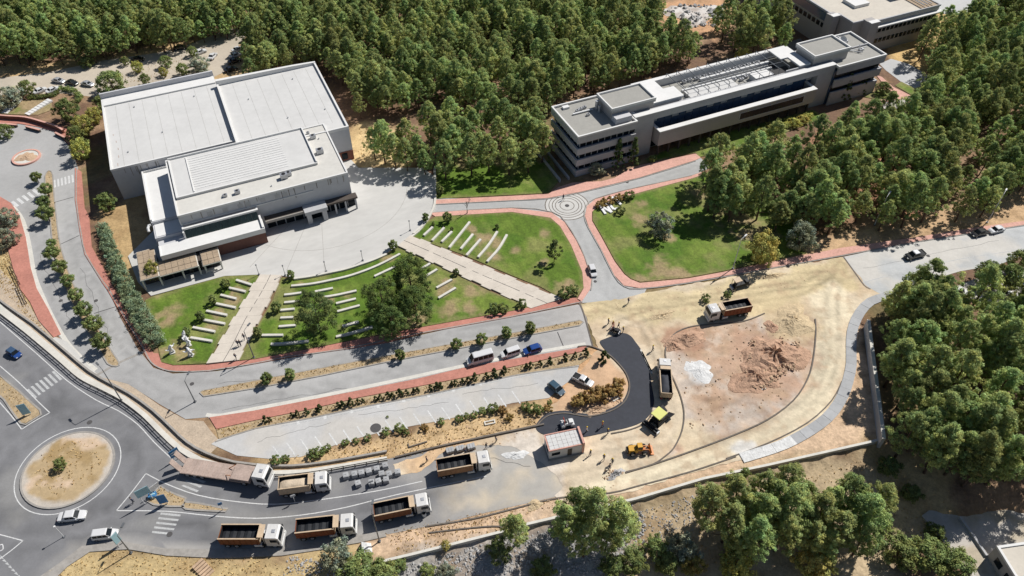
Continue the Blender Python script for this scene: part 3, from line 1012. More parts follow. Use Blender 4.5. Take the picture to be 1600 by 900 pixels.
for k in range(8):                                          # give way teeth at the bottom left
    paint([[(-6 + 4.6 * k, 866 + 5 * k), (-2 + 4.6 * k, 863.5 + 5 * k), (1.5 + 4.6 * k, 869 + 5 * k)]], mat='paint_worn')
P0, P1 = (426, 697), (800, 611.5)
for k in range(18):
    t = k / 17
    x, y = P0[0] + (P1[0] - P0[0]) * t, P0[1] + (P1[1] - P0[1]) * t
    lines('paint_white', [[(x, y), (x + 13, y + 19)]], .24, .058)
lines('paint_worn', [[(440, 666), (560, 642), (660, 621), (755, 600), (840, 584)]], .2, .058)
for x, y in ((465, 655), (507, 646), (549, 637), (590, 629), (630, 620), (669, 612), (708, 603), (750, 594)):
    lines('paint_white', [[(x, y - 3), (x + 1, y + 9)]], .5, .0585)
lines('joint', [[(72, 320), (115, 308)], [(88, 385), (124, 368)], [(147, 490), (182, 479)], [(871, 519), (881, 543)], [(0, 312), (18, 322)]], .18, .042)
lines('kerb', [[(152, 586), (188, 566), (227, 549)]], .5, .05)
lines('dark_kerb', [[(1318, 402), (1334, 424), (1350, 446), (1360, 452)], [(905, 474), (912, 490), (926, 541)]], .3, .075)
lines('paint_worn', [[(1348, 442), (1400, 428), (1500, 405), (1600, 390)]], .16, .058)

# ------------------------------------------------------------------ plaza, ramps and lawns
PLZ = [(236, 462), (351, 431), (404, 429), (440, 430.5), (457, 434), (485, 430), (512, 425), (540, 419), (562, 412), (585, 404), (604, 395), (622, 385), (640, 370), (653, 360), (663, 348), (673, 332), (679, 318), (680, 300), (678, 275), (660, 262), (560, 262), (540, 240), (300, 300), (200, 400), (215, 440)]
slab('plaza', PLZ, .16, 'plaza_concrete')
line('plaza_edge', [(679, 262), (680, 300), (679, 318), (673, 333), (663, 349), (653, 361), (640, 371)], .5, .42, 'pale_concrete', 2)
b = MB()
fan = G(500, 300)
for k in range(9):                                          # joints fanning out over the plaza concrete
    a = math.radians(-112 + k * 17)
    b.ribbon([(fan[0] + math.cos(a) * 11, fan[1] + math.sin(a) * 11), (fan[0] + math.cos(a) * 27, fan[1] + math.sin(a) * 27)], .07, .155, .164)
c = [p for p in [(fan[0] + math.cos(math.radians(a)) * 20, fan[1] + math.sin(math.radians(a)) * 20) for a in range(-115, 40, 6)]]
b.ribbon(c, .07, .155, .1645)
clip = GP([(250, 455), (351, 433), (440, 432), (512, 426), (600, 397), (640, 371), (673, 330), (677, 280), (560, 265), (300, 330)])
keep = [f for f in b.f if all(bool(inside(np.array([b.v[i][0]]), np.array([b.v[i][1]]), clip)[0]) for i in f)]
b.f, b.m = keep, [0] * len(keep)
struct(b.build('paving_joint', 'kerb'))


def ramp(name, A0, A1, B0, B1, n, label):
    """wide stepped ramp: n separate concrete treads from top edge A0-A1 to bottom edge B0-B1"""
    root = empty(name, G(*A0))
    a0, a1, b0, b1 = [Vector(G(*p)) for p in (A0, A1, B0, B1)]
    off = root.location
    for k in range(n):
        t0, t1 = k / n, (k + 1) / n
        q = [a0.lerp(b0, t0), a1.lerp(b1, t0), a1.lerp(b1, t1), a0.lerp(b0, t1)]
        ext = (q[1] - q[0]).normalized() * (.35 if k % 2 else .0)
        m = MB()
        zt = .44 - .016 * k
        P = [q[0] - ext, q[1] + ext, q[2] + ext, q[3] - ext]
        m.prism([(p.x - off.x, p.y - off.y) for p in P], 0, zt)
        m.build('tread', 'path_concrete', root)
    m = MB()
    A_, B_ = a0.lerp(a1, .5), b0.lerp(b1, .5)
    pts = [((A_.lerp(B_, t)).x - off.x + .12 * math.sin(9 * t), (A_.lerp(B_, t)).y - off.y) for t in np.linspace(0, 1, 12)]
    for i in range(11):
        z = .44 - .016 * int((i + .5) / 11 * n)
        m.ribbon(pts[i:i + 2], .1, z - .01, z + .012)
    m.build('drain_channel', 'joint', root)
    return struct(root)


ramp('stepped_ramp', (407, 431), (440, 432), (326, 569), (371, 564), 10, '')
ramp('stepped_ramp', (641, 370), (622, 386), (877, 468), (832, 482), 14, '')
GR, GR2, SOIL = A(97, 123, 40), A(118, 138, 56), A(176, 152, 118)


def lawn(name, px, spots, seed, z=.13, sm=0):
    P = GP(px)
    if sm:
        P = smooth(P, sm)
    sp = [(G(x, y), r) for x, y, r in spots]

    def f(x, y):
        c = np.tile(np.array(GR), (len(x), 1))
        c = blend(c, GR2, sstep(fbm(x, y, 7, 3, seed), .45, .65))
        c = blend(c, A(84, 118, 34), sstep(fbm(x, y, 4, 3, seed + 1), .52, .68) * .7)
        c = blend(c, A(150, 146, 92), sstep(fbm(x, y, 5, 5, seed + 2), .5, .7) * .6)
        c = c * (1 + .07 * np.sign(np.sin((x * CA + y * SA) * 2.6)))[:, None]
        c = blend(c, A(140, 132, 88), sstep(.9 - seg_dist(x, y, P, True) + (fbm(x, y, 1.6, 3, seed + 5) - .5) * 1.6, 0, .8) * .6)
        for (cx, cy), r in sp:
            d = np.hypot(x - cx, (y - cy) * 1.1) / r
            c = blend(c, SOIL, sstep(1.2 - d + (fbm(x, y, 1.7, 5, seed + 3) - .5) * 2.2, 0, .9) * .8)
        return c
    return cdt_sheet(name, P, z, 'grass', f, .6, skirt=z + .02)


lawn('lawn', [(240, 463), (351, 432), (405, 430), (396, 454), (382, 479), (360, 511), (342, 534), (327, 568), (272, 571), (252, 566), (248, 545), (240, 505), (226, 470)], [(262, 492, 3.0), (258, 505, 2.4), (280, 552, 2.5), (262, 548, 2.2), (375, 455, 1.6), (362, 470, 1.8), (345, 490, 1.6), (330, 515, 1.5), (385, 440, 1.4), (252, 462, 1.4)], 101)
lawn('lawn', [(440, 434), (457, 436), (512, 427), (562, 414), (604, 398), (621, 387), (662, 406), (700, 424), (762, 454), (831, 482), (800, 486), (655, 512), (560, 530), (500, 542), (400, 561), (372, 564), (396, 521), (427, 468)], [(700, 480, 3.2), (740, 455, 3.0), (735, 485, 2.4), (655, 500, 2.6), (630, 510, 2.4), (690, 455, 2.2), (610, 405, 1.6), (470, 445, 1.2), (700, 440, 1.4), (510, 470, 1.4), (540, 462, 1.2)], 111)
lawn('lawn', [(680, 339), (800, 332), (860, 341), (875, 354), (892, 383), (910, 426), (912, 450), (902, 464), (878, 467), (845, 449), (800, 431), (720, 397), (642, 370), (664, 349)], [(752, 372, 2.2), (775, 380, 2.0), (770, 400, 1.6), (850, 412, 1.4), (880, 455, 2.6), (890, 445, 1.6), (735, 358, 1.4), (806, 390, 1.2), (850, 365, 1.4)], 121)
lawn('lawn', [(1080, 280), (1035, 292), (980, 307), (937, 320), (926, 331), (926, 345), (941, 371), (961, 408), (976, 428), (986, 436), (1000, 441), (1075, 434), (1130, 424), (1200, 409), (1260, 396), (1240, 330), (1160, 290), (1110, 268)], [(1035, 420, 3.6), (1060, 425, 2.8), (1005, 437, 2.2), (1045, 372, 1.6), (1000, 345, 2.2), (1150, 340, 5), (1180, 370, 5), (1100, 300, 3), (1000, 320, 2)], 131)
lawn('lawn', [(681, 268), (700, 255), (760, 240), (860, 235), (872, 285), (857, 302), (800, 305), (682, 311)], [(720, 255, 3), (790, 250, 4), (850, 245, 3)], 141)
lawn('lawn', [(990, 260), (1005, 250), (1040, 235), (1100, 215), (1200, 190), (1270, 172), (1290, 184), (1210, 214), (1140, 236), (1092, 246), (1086, 239), (1000, 257)], [(1225, 200, 2.5), (1000, 255, 1.6)], 151)
lawn('lawn', [(1398, 134), (1408, 128), (1428, 138), (1432, 146), (1424, 149)], [], 161)
lawn('lawn', [(1350, 152), (1376, 138), (1402, 150), (1376, 157)], [(1360, 150, 1.5)], 163)
lawn('lawn', [(0, 158), (80, 156), (82, 172), (60, 180), (0, 179)], [(20, 168, 9), (60, 170, 9)], 165)

# kerbs of the building site
for px, wd, zt in (([(1195, 489), (1160, 502), (1110, 506), (1075, 511), (1052, 523), (1040, 545), (1043, 570), (1054, 595), (1064, 620), (1069, 645), (1066, 672), (1054, 698), (1040, 712), (1018, 726), (978, 737)], .22, .2),
                   ([(1274, 498), (1275, 520), (1271, 560), (1262, 592), (1240, 625), (1200, 655), (1150, 678), (1090, 701), (1030, 722), (978, 738)], .24, .22),
                   ([(903, 541), (920, 540), (936, 545), (951, 553), (966, 567), (979, 584), (984, 604), (978, 624), (964, 637), (945, 645), (921, 650), (902, 648), (883, 645), (860, 648), (848, 655), (838, 666)], .22, .24),
                   ([(1019, 640), (1015, 652), (1002, 664), (980, 672), (955, 677)], .2, .2),
                   ([(665, 822), (740, 810), (800, 795), (870, 778), (952, 770), (1000, 758), (1060, 742), (1100, 730), (1150, 713)], .22, .18),
                   ([(670, 832), (740, 824), (780, 822), (786, 828)], .2, .18),
                   ([(1135, 716), (1200, 692), (1262, 660), (1300, 625), (1316, 595)], .2, .17)):
    line('kerb', px, wd, zt, 'dark_kerb', 3)
for px in ([(1001, 546), (1010, 563), (1019, 583)], [(1003, 549), (1011, 566), (1018, 580)]):
    line('kerb', px, .3, .26, 'pale_concrete')

# manhole covers, patches and sealed cracks in the asphalt
for px, py, r_ in ((140, 660, .45), (265, 835, .45), (420, 826, .4), (300, 600, .4), (520, 575, .4), (700, 545, .4), (95, 470, .4), (150, 470, .4), (380, 660, .4), (587, 669, .95), (930, 440, .35), (980, 285, .35), (1450, 400, .4)):
    b = MB()
    b.prism(circ(G(px, py), r_, 14), .0, .066 if px > 370 else .047)
    struct(b.build('manhole_cover', 'joint'))
ck = random.Random(12)
for a, c, z in (((340, 600), (520, 578), .046), ((560, 566), (760, 528), .046), ((350, 640), (540, 606), .046), ((128, 420), (176, 540), .046), ((62, 400), (110, 500), .046), ((400, 690), (520, 660), .058), ((560, 650), (700, 628), .058), ((720, 616), (840, 600), .058), ((700, 700), (830, 730), .058), ((1350, 420), (1560, 375), .06), ((930, 370), (958, 430), .054)):
    n = 14
    pts = [(a[0] + (c[0] - a[0]) * i / n + ck.uniform(-3, 3), a[1] + (c[1] - a[1]) * i / n + ck.uniform(-2.2, 2.2)) for i in range(n + 1)]
    b = MB()
    b.ribbon(GP(pts), .045, z - .006, z)
    struct(b.build('sealed_crack', 'joint'))


# ------------------------------------------------------------------ buildings (local u along the campus grid, v away from the camera)
def part(root, name, mat, *boxes, **k):
    b = MB()
    for q in boxes:
        b.box(*q)
    o = b.build(name, mat, root)
    if 'label' in k:
        o['label'] = k['label']
    return o


def parapet(root, u0, u1, v0, v1, zb, zt, t=.35, mat='white_trim', sides='lrfb', name='parapet'):
    b = MB()
    if 'f' in sides:
        b.box(u0 - .03, u1 + .03, v0 - .03, v0 + t, zb, zt)
    if 'b' in sides:
        b.box(u0 - .03, u1 + .03, v1 - t, v1 + .03, zb, zt)
    if 'l' in sides:
        b.box(u0 - .03, u0 + t, v0 + t, v1 - t, zb, zt - .004)
    if 'r' in sides:
        b.box(u1 - t, u1 + .03, v0 + t, v1 - t, zb, zt - .004)
    return b.build(name, mat, root)


hall = empty('conference_hall', (*G(277, 380), 0), AZ)
tag(hall, 'large white flat roofed hall of stepped blocks beside the concrete plaza', 'building')
R = hall
part(R, 'wall', 'white_render', (-9.1, 17.9, 20.2, 52, 0, 8.0), label='shaded white walls of the left rear block')
part(R, 'roof', 'roof_white', (-8.8, 17.85, 20.3, 48, 7.9, 8.06))
part(R, 'roof', 'white_trim', (-8.8, 17.85, 48.1, 51.6, 7.9, 8.42), label='bright raised strip along the back of the left roof')
parapet(R, -9.1, 17.9, 20.2, 52, 7.9, 8.4, sides='lf')
part(R, 'parapet', 'white_render', (-9.1, 17.95, 51.6, 52.05, 7.9, 9.7), label='tall rear parapet of the left roof')
for k in range(5):
    q = .55 * math.sin(k * 7.1)
    part(R, 'roof_stain', 'deck_brown', (-7.6 + q, -7.45 + q, 21.5 + 3.2 * k, 22.6 + 3.1 * k, 8.06, 8.075))
part(R, 'wall', 'white_render', (17.95, 43.1, 14.0, 46.5, 0, 8.6), label='right rear block of the hall')
part(R, 'wall', 'brick_red', (38.2, 43.05, 13.8, 13.99, 0, 2.6), label='red brick base of the right block')
part(R, 'roof', 'roof_white', (18.3, 42.8, 14.3, 45.4, 8.5, 8.68))
parapet(R, 17.95, 43.1, 14.0, 46.5, 8.5, 9.2, t=.4, sides='lfr')
b = MB()
b.add([(17.9, 45.6, 8.5), (43.15, 45.9, 8.5), (43.15, 46.55, 8.5), (17.9, 46.55, 8.5), (17.9, 45.6, 10.0), (37, 45.8, 9.6), (43.15, 45.9, 9.3), (17.9, 46.55, 10.0), (37, 46.55, 9.6), (43.15, 46.55, 9.3)],
      [(0, 1, 6, 5, 4), (1, 2, 9, 6), (2, 3, 7, 8, 9), (3, 0, 4, 7), (4, 5, 8, 7), (5, 6, 9, 8)])
b.build('parapet', 'white_trim', R)
part(R, 'window', 'glass', (40.2, 41.6, 13.7, 13.85, .6, 2.3))
# front block C
part(R, 'wall', 'white_render', (2.4, 38.1, -3.2, 17.5, 0, 8.9), label='tall front block with stained shaded facade')
part(R, 'roof', 'roof_cream', (2.7, 37.8, -2.9, 17.2, 8.8, 9.0))
parapet(R, 2.4, 38.1, -3.2, 17.5, 8.8, 9.22, t=.3, sides='lrfb')
part(R, 'roof', 'roof_white', (3.0, 32.9, 2.5, 17.1, 8.95, 9.42), label='raised roof deck with shallow ribs')
parapet(R, 3.0, 32.9, 2.5, 17.1, 9.4, 9.85, t=.22, sides='rb')
parapet(R, 3.0, 32.9, 2.5, 17.1, 9.4, 9.58, t=.3, sides='lf')
rib = MB().box(7.0, 27.0, -.14, .14, 0, .07).mesh('roof_rib', 'white_trim')
for k in range(14):
    put('roof_rib', rib, R, (0, 4.2 + k * .88, 9.42))
part(R, 'roof_ridge', 'white_trim', (6.6, 6.85, 3.2, 16.4, 9.42, 9.6))


def rooftop_unit(root, u, v, z, s=1.0):
    b = MB()
    b.box(u - .7 * s, u + .7 * s, v - .5 * s, v + .5 * s, z + .12, z + 1.0 * s)
    b.box(u - .55 * s, u - .4 * s, v - .4 * s, v + .4 * s, z, z + .12).box(u + .4 * s, u + .55 * s, v - .4 * s, v + .4 * s, z, z + .12)
    o = b.build('rooftop_unit', 'steel', root)
    f = MB().cyl((u, v, z + 1.0 * s), (u, v, z + 1.06 * s), .38 * s, n=14).build('fan_grille', 'black_metal', o)
    return o


for px, py, s in ((371, 301, .8), (444, 277, 1.1), (451, 273, .9), (352, 306, .6), (489, 215, .9), (500, 238, 1.1), (481, 208, .5)):
    x, y = G(px, py, 9.2)
    dx, dy = x - R.location.x, y - R.location.y
    rooftop_unit(R, dx * CA + dy * SA, -dx * SA + dy * CA, 9.02, s)
part(R, 'cornice', 'white_trim', (2.38, 30, -3.36, -3.2, 6.75, 6.95), (2.38, 2.6, -3.36, -3.2, 6.95, 8.6))
st = MB().box(-.55, .55, -.012, 0, -.55, .55).mesh('facade_panel', 'facade_grey')
for k in range(7):
    put('facade_panel', st, R, (8.5 + k * 2.6 + (k % 3) * .5, -3.215, 7.75))
for k, (u, h) in enumerate(((23.5, 2.2), (25, 1.6), (26.2, 2.6), (28.4, 1.2), (31, 1.5), (34.2, 1.1))):
    part(R, 'rain_stain', 'dark_kerb', (u - .07, u + .07, -3.212, -3.2, 8.7 - h, 8.7))
sm_ = MB().box(-.025, .025, 0, 27, 0, .012).mesh('roof_seam', 'roof_grey')
for k in range(8):
    put('roof_seam', sm_, R, (-6.2 + 3.1 * k, 20.7, 8.06))
    if k < 7:
        put('roof_seam', sm_, R, (21.6 + 3.1 * k, 17.8, 8.68))
dr = MB().cyl((0, 0, 0), (0, 0, .25), .16, n=8).mesh('roof_vent', 'steel')
for u, v, z in ((-5, 26, 8.06), (3, 31, 8.06), (12, 44, 8.06), (-2, 45, 8.06), (24, 36, 8.68), (36, 41, 8.68), (40, 24, 8.68), (31, 24, 8.68), (35, 6, 9.0), (35.5, 12, 9.0), (12, 0, 9.0), (22, -1, 9.0)):
    put('roof_vent', dr, R, (u, v, z))
rr0 = random.Random(2)
for k in range(16):
    u, h = rr0.uniform(4, 37), rr0.uniform(.4, 1.8)
    part(R, 'rain_stain', 'kerb', (u - .05, u + .05 + .15 * rr0.random(), -3.209, -3.2, 8.72 - h, 8.72))
for k in range(12):
    u, h = rr0.uniform(-8.6, 1), rr0.uniform(.5, 2.5)
    part(R, 'rain_stain', 'kerb', (u - .05, u + .1, 20.191, 20.2, 7.9 - h, 7.9))
# canopy and porch at the foot of the facade
part(R, 'canopy', 'dark_wall', (18.6, 38.9, -5.0, -3.25, 3.1, 3.5))
part(R, 'canopy', 'kerb', (18.6, 27.6, -5.25, -5.0, 3.0, 3.62), label='pale edge beam of the facade canopy')
pan = MB().box(0, 1.8, -.06, 0, .15, 2.95).mesh('window', 'glass')
for k in range(10):
    put('window', pan, R, (18.9 + k * 2.0, -3.26, 0))
part(R, 'porch', 'facade_grey', (27.2, 28.2, -5.9, -3.3, 0, 2.9), (30.6, 31.6, -5.9, -3.3, 0, 2.9), (26.9, 31.9, -6.1, -3.3, 2.9, 3.75))
part(R, 'door', 'glass', (28.3, 30.5, -4.2, -4.1, .1, 2.8))
for k in range(3):
    part(R, 'column', 'facade_grey', (33.6 + k * 2.3, 33.95 + k * 2.3, -4.95, -4.6, 0, 3.1))
# left low blocks D
part(R, 'wall', 'white_render', (-3.3, 2.39, 1.3, 19.9, 0, 5.9), label='low block left of the ribbed roof')
part(R, 'roof', 'white_trim', (-3.0, 2.38, 1.5, 19.6, 5.85, 6.0))
parapet(R, -3.3, 2.36, 1.3, 19.9, 5.85, 6.45, t=.3, sides='lb')
part(R, 'wall', 'white_render', (-3.2, 2.38, -3.3, 1.28, 0, 5.2))
part(R, 'roof', 'white_trim', (-2.9, 2.3, -3.0, 1.2, 5.15, 5.3))
b = MB()
b.tube([(-3.5, 1.0, 5.6), (-3.9, 1.0, 5.6), (-4.2, .4, 5.4), (-4.2, -.3, 5.0)], .28)
b.build('vent_duct', 'steel_white', R)
# front canopy E with the sloping glass gallery
part(R, 'wall', 'white_render', (-2.9, 2.55, -5.2, -3.32, 0, 4.4))
part(R, 'canopy', 'white_trim', (-2.9, 18.0, -8.7, -5.15, 3.55, 4.55), label='bright white slab canopy over the entrance')
parapet(R, -2.9, 18.0, -8.7, -5.15, 4.5, 4.75, t=.18, sides='lfr')
part(R, 'wall', 'brick_shaded', (7.9, 17.9, -7.9, -5.2, 0, 3.54), label='red brown wall under the canopy')
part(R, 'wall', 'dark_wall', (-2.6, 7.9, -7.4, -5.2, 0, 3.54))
gg = MB()
for k in range(12):
    u0, u1 = 2.7 + k * 1.235, 2.7 + (k + 1) * 1.235 - .07
    g = MB().add([(u0, -5.1, 4.5), (u1, -5.1, 4.5), (u1, -4.35, 6.35), (u0, -4.35, 6.35), (u0, -5.0, 4.5), (u1, -5.0, 4.5), (u1, -4.25, 6.35), (u0, -4.25, 6.35)],
                 [(0, 1, 2, 3), (7, 6, 5, 4), (0, 4, 5, 1), (1, 5, 6, 2), (2, 6, 7, 3), (3, 7, 4, 0)])
    g.build('glass_pane', 'glass_green', R)
part(R, 'ridge_beam', 'white_trim', (2.5, 17.8, -4.5, -4.05, 6.3, 6.7), (2.4, 2.75, -4.5, -3.25, 6.31, 6.69), (17.5, 17.85, -4.5, -3.25, 6.31, 6.69))
part(R, 'end_beam', 'white_trim', (17.55, 17.95, -8.5, -4.2, 4.76, 5.0))
part(R, 'end_beam', 'white_trim', (2.3, 2.6, -5.1, -4.5, 4.5, 6.2))
# tiled porch roofs F
for i, (u0, u1, v0, v1) in enumerate(((-7.7, -4.05, -12.3, -3.2), (-4.0, 3.5, -12.6, -8.0), (4.25, 7.95, -13.0, -8.4))):
    part(R, 'porch_roof', 'pale_concrete', (u0, u1, v0, v1, 2.75, 2.95))
    n = max(2, int((u1 - u0) / 1.2))
    mN = max(2, int((v1 - v0) / 1.2))
    for a in range(n):
        for c in range(mN):
            du, dv = (u1 - u0 - .2) / n, (v1 - v0 - .2) / mN
            b = MB().box(u0 + .1 + a * du, u0 + .1 + (a + 1) * du - .07, v0 + .1 + c * dv, v0 + .1 + (c + 1) * dv - .07, 2.95, 3.04 + .02 * ((a * 3 + c * 5) % 3))
            b.build('roof_tile', 'roof_tile', R)
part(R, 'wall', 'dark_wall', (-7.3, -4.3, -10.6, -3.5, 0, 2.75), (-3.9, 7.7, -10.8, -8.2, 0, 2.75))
for k in range(6):
    part(R, 'window', 'glass', (-3.6 + k * 1.9, -2.0 + k * 1.9, -10.87, -10.8, .2, 2.5))
for u in (-7.4, -4.2, .2, 3.4, 4.5, 7.6):
    part(R, 'column', 'pale_concrete', (u - .15, u + .15, -12.3, -12.0, 0, 2.75))
part(R, 'step', 'pale_concrete', (4.4, 6.6, -12.2, -11.7, .17, .6))

# ---- long office building
off = empty('office_building', (*G(897, 272), 0), AZ)
tag(off, 'long grey office block with rooftop frames, penthouses and banded left wing', 'building')
R = off
# left wing O1
part(R, 'core_wall', 'glass_blue', (.6, 15.2, -.3, 12.4, 0, 10), label='dark recessed glazing of the left wing')
for z0, z1 in ((9.25, 11.0), (6.15, 7.8), (3.05, 4.7), (0, 1.7)):
    part(R, 'spandrel_band', 'facade_grey', (-.3, 15.2, -1.2, -.75, z0, z1), (-.3, .15, -.75, 12.5, z0, z1 - .003))
    part(R, 'floor_slab', 'facade_grey', (.15, 15.2, -.75, -.28, z0 + .1, z0 + .4), (.15, .62, -.28, 12.4, z0 + .1, z0 + .39))
wn = MB().box(0, 1.5, -.05, .05, 0, 1.4).mesh('window', 'glass')
wn2 = MB().box(-.05, .05, 0, 1.5, 0, 1.4).mesh('window', 'glass')
mul = MB().box(-.06, .06, -.12, .12, 0, 1.45).mesh('mullion', 'facade_grey')
for z in (7.82, 4.72, 1.72):
    for k in range(9):
        put('window', wn, R, (.75 + k * 1.62, -.36, z))
        put('mullion', mul, R, (.68 + k * 1.62, -.42, z))
    for k in range(7):
        put('window', wn2, R, (.54, 0.3 + k * 1.7, z))
        put('mullion', mul, R, (.5, 0.22 + k * 1.7, z))
part(R, 'roof', 'roof_grey', (-.2, 15.2, -1.1, 12.4, 10.6, 10.8))
parapet(R, -.3, 15.2, -1.2, 12.5, 10.9, 11.32, t=.35)
part(R, 'stair_wall', 'facade_grey', (-4.6, -4.3, -1.5, 12, 0, .9), (-2.3, -2.0, -1.5, 12, 0, .8))
# penthouses
for (u0, u1) in ((9.9, 21.7), (68.2, 79.8)):
    part(R, 'penthouse_wall', 'facade_panel', (u0 + .3, u1 - .3, 2.3, 9.0, 10.7, 13.2))
    part(R, 'penthouse_roof', 'facade_grey', (u0, u1, 2.0, 9.3, 13.0, 13.55))
    part(R, 'penthouse_deck', 'roof_grey', (u0 + .2, u1 - .2, 2.2, 9.1, 13.5, 13.6))
    parapet(R, u0, u1, 2.0, 9.3, 13.5, 14.05, t=.3, name='penthouse_parapet')
part(R, 'low_roof', 'white_render', (10.2, 14.4, .2, 2.25, 10.75, 12.2))
b = MB()
b.tube([(9.2, 7.6, 10.8), (9.2, 7.6, 13.2)], .45, 12).tube([(9.2, 6.4, 10.8), (9.2, 6.4, 12.6)], .3, 12)
b.build('rooftop_tank', 'steel', R)
for u, v, s in ((4.6, 8.6, .6), (5.6, 8.9, .6), (6.8, 9.2, .6), (6.2, 6.2, .55)):
    rooftop_unit(R, u, v, 10.8, s)
part(R, 'duct', 'steel_white', (3.0, 8.2, 7.6, 8.0, 10.95, 11.2))
part(R, 'roof_hatch', 'white_trim', (2.0, 3.6, 10.6, 11.6, 10.8, 11.3))
# portal frame of the long wing
part(R, 'portal_frame', 'facade_grey', (15.3, 20.6, 0, 2.0, 0, 9.6), (69.0, 74.2, 0, 2.0, 0, 9.6), (15.3, 74.2, -.01, 2.0, 9.6, 11.35))
part(R, 'portal_top', 'white_trim', (15.25, 74.25, -.06, 1.5, 11.35, 11.5))
part(R, 'portal_top', 'white_trim', (15.25, 16.2, 1.5, 3.2, 11.352, 11.498))
part(R, 'wall', 'facade_grey', (15.4, 74, 2.02, 13, 0, 9.2))
part(R, 'facade_ledge', 'white_trim', (20.62, 68.98, 1.2, 1.99, 9.05, 9.2))
gp = MB().box(.04, 1.96, 1.7, 1.85, 4.9, 9.0).mesh('glass_pane', 'glass_blue')
bl_ = MB().box(.1, 1.9, 1.64, 1.69, 7.7, 8.95).mesh('blind', 'facade_grey')
for k in range(24):
    o = put('glass_pane', gp, R, (20.75 + k * 2.01, 0, 0))
    if (k * 7) % 5 < 2:
        put('blind', bl_, o)
# projecting box
part(R, 'projecting_box', 'facade_panel', (21.0, 67.4, -2.45, -1.75, 3.5, 7.3), (21.0, 21.5, -1.75, 1.6, 3.5, 7.3), (66.9, 67.4, -1.75, 1.6, 3.5, 7.3), (21.0, 67.4, -1.75, 1.6, 3.3, 3.7))
part(R, 'box_cap', 'white_trim', (20.9, 67.5, -2.6, -1.2, 7.3, 7.55), (20.9, 21.6, -1.2, 1.6, 7.302, 7.548), (66.8, 67.5, -1.2, 1.6, 7.302, 7.548))
part(R, 'slot_frame', 'facade_grey', (44.0, 64.0, -2.53, -2.45, 6.35, 6.6), (44.0, 64.0, -2.53, -2.45, 4.35, 4.6), (44.0, 44.3, -2.53, -2.45, 4.6, 6.35), (63.7, 64.0, -2.53, -2.45, 4.6, 6.35))
sw = MB().box(.03, 1.45, -2.5, -2.44, 4.6, 6.35).mesh('window', 'glass')
for k in range(13):
    put('window', sw, R, (44.3 + k * 1.49, 0, 0))
gw = MB().box(.05, 2.9, 1.85, 1.98, .3, 3.2).mesh('window', 'glass')
pc = MB().box(-.2, .2, -1.6, -1.2, 0, 3.3).mesh('column', 'dark_wall')  # columns coloured dark, standing in for the shade under the projecting box
for k in range(16):
    put('window', gw, R, (20.8 + k * 3.0, 0, 0))
    put('column', pc, R, (22.0 + k * 3.0, 0, 0))
# roof court with its open steel frames
part(R, 'roof', 'roof_grey', (22, 68, 2.2, 12.8, 9.2, 9.5))
part(R, 'rear_beam', 'white_trim', (21.8, 68.2, 12.2, 13.4, 9.2, 11.4))
part(R, 'roof_slab', 'white_trim', (21.75, 30.4, 3.0, 7.6, 11.5, 11.9), label='bright white roof slab beside the left penthouse')
part(R, 'roof_slab', 'white_trim', (21.75, 27.4, 7.6, 12.1, 11.5, 11.88))
part(R, 'roof_slab', 'white_trim', (62.4, 68.1, 7.4, 12.1, 11.5, 11.88), label='bright white roof slab beside the right penthouse')
part(R, 'roof_slab', 'white_trim', (64.6, 68.1, 2.6, 7.4, 11.5, 11.9))
part(R, 'upstand_wall', 'facade_grey', (21.8, 29.8, 2.9, 3.2, 9.4, 11.5), (60.5, 68.0, 2.5, 2.8, 9.4, 11.5))
part(R, 'skylight_beam', 'facade_grey', (29.0, 64.4, 2.6, 2.85, 9.5, 10.9), (29.0, 64.4, 1.4, 1.6, 11.0, 11.3))
sk = MB().box(0, .8, 1.7, 2.5, 10.75, 10.95).mesh('skylight', 'white_trim')
sk2 = MB().box(-.12, .12, 1.58, 2.6, 10.6, 11.1).mesh('skylight_rib', 'facade_grey')
for k in range(24):
    put('skylight', sk, R, (29.6 + k * 1.45, 0, 0))
    put('skylight_rib', sk2, R, (29.3 + k * 1.45, 0, 0))
fr = MB()
fr.tube([(0, 3.0, 9.5), (0, 3.0, 12.3), (0, 12.6, 12.3), (0, 12.6, 9.5)], .09, 6)
frm = fr.mesh('steel_frame', 'lamp_pole')
for k in range(11):
    put('steel_frame', frm, R, (31.5 + k * 3.0, 0, 0))
for v in (5.6, 8.6, 11.2):
    b = MB()
    b.tube([(31.5, v, 12.3), (61.5, v, 12.3)], .06, 6)
    b.build('frame_purlin', 'lamp_pole', R)
part(R, 'low_roof', 'roof_white', (33, 47, 3.6, 6.6, 9.5, 10.3))
part(R, 'low_roof', 'white_trim', (52, 57.5, 3.4, 6.0, 9.5, 10.9))
part(R, 'duct', 'steel_white', (33, 60, 7.2, 7.7, 9.6, 10.2), (36, 60, 8.6, 8.9, 9.6, 10.0), (40, 61, 9.7, 10.3, 9.6, 10.3))
for k in range(16):
    rooftop_unit(R, 36 + k * 1.5 + (k % 3) * .3, 10.9 + .3 * (k % 2), 9.5, .75)
for k in range(6):
    rooftop_unit(R, 48 + k * 1.8, 6.6 - (k % 2) * .6, 9.5, .7)
part(R, 'roof_well', 'black_metal', (57.6, 64.5, 3.0, 7.3, 9.5, 9.6), (57.6, 62.3, 7.6, 11.8, 9.5, 9.6))
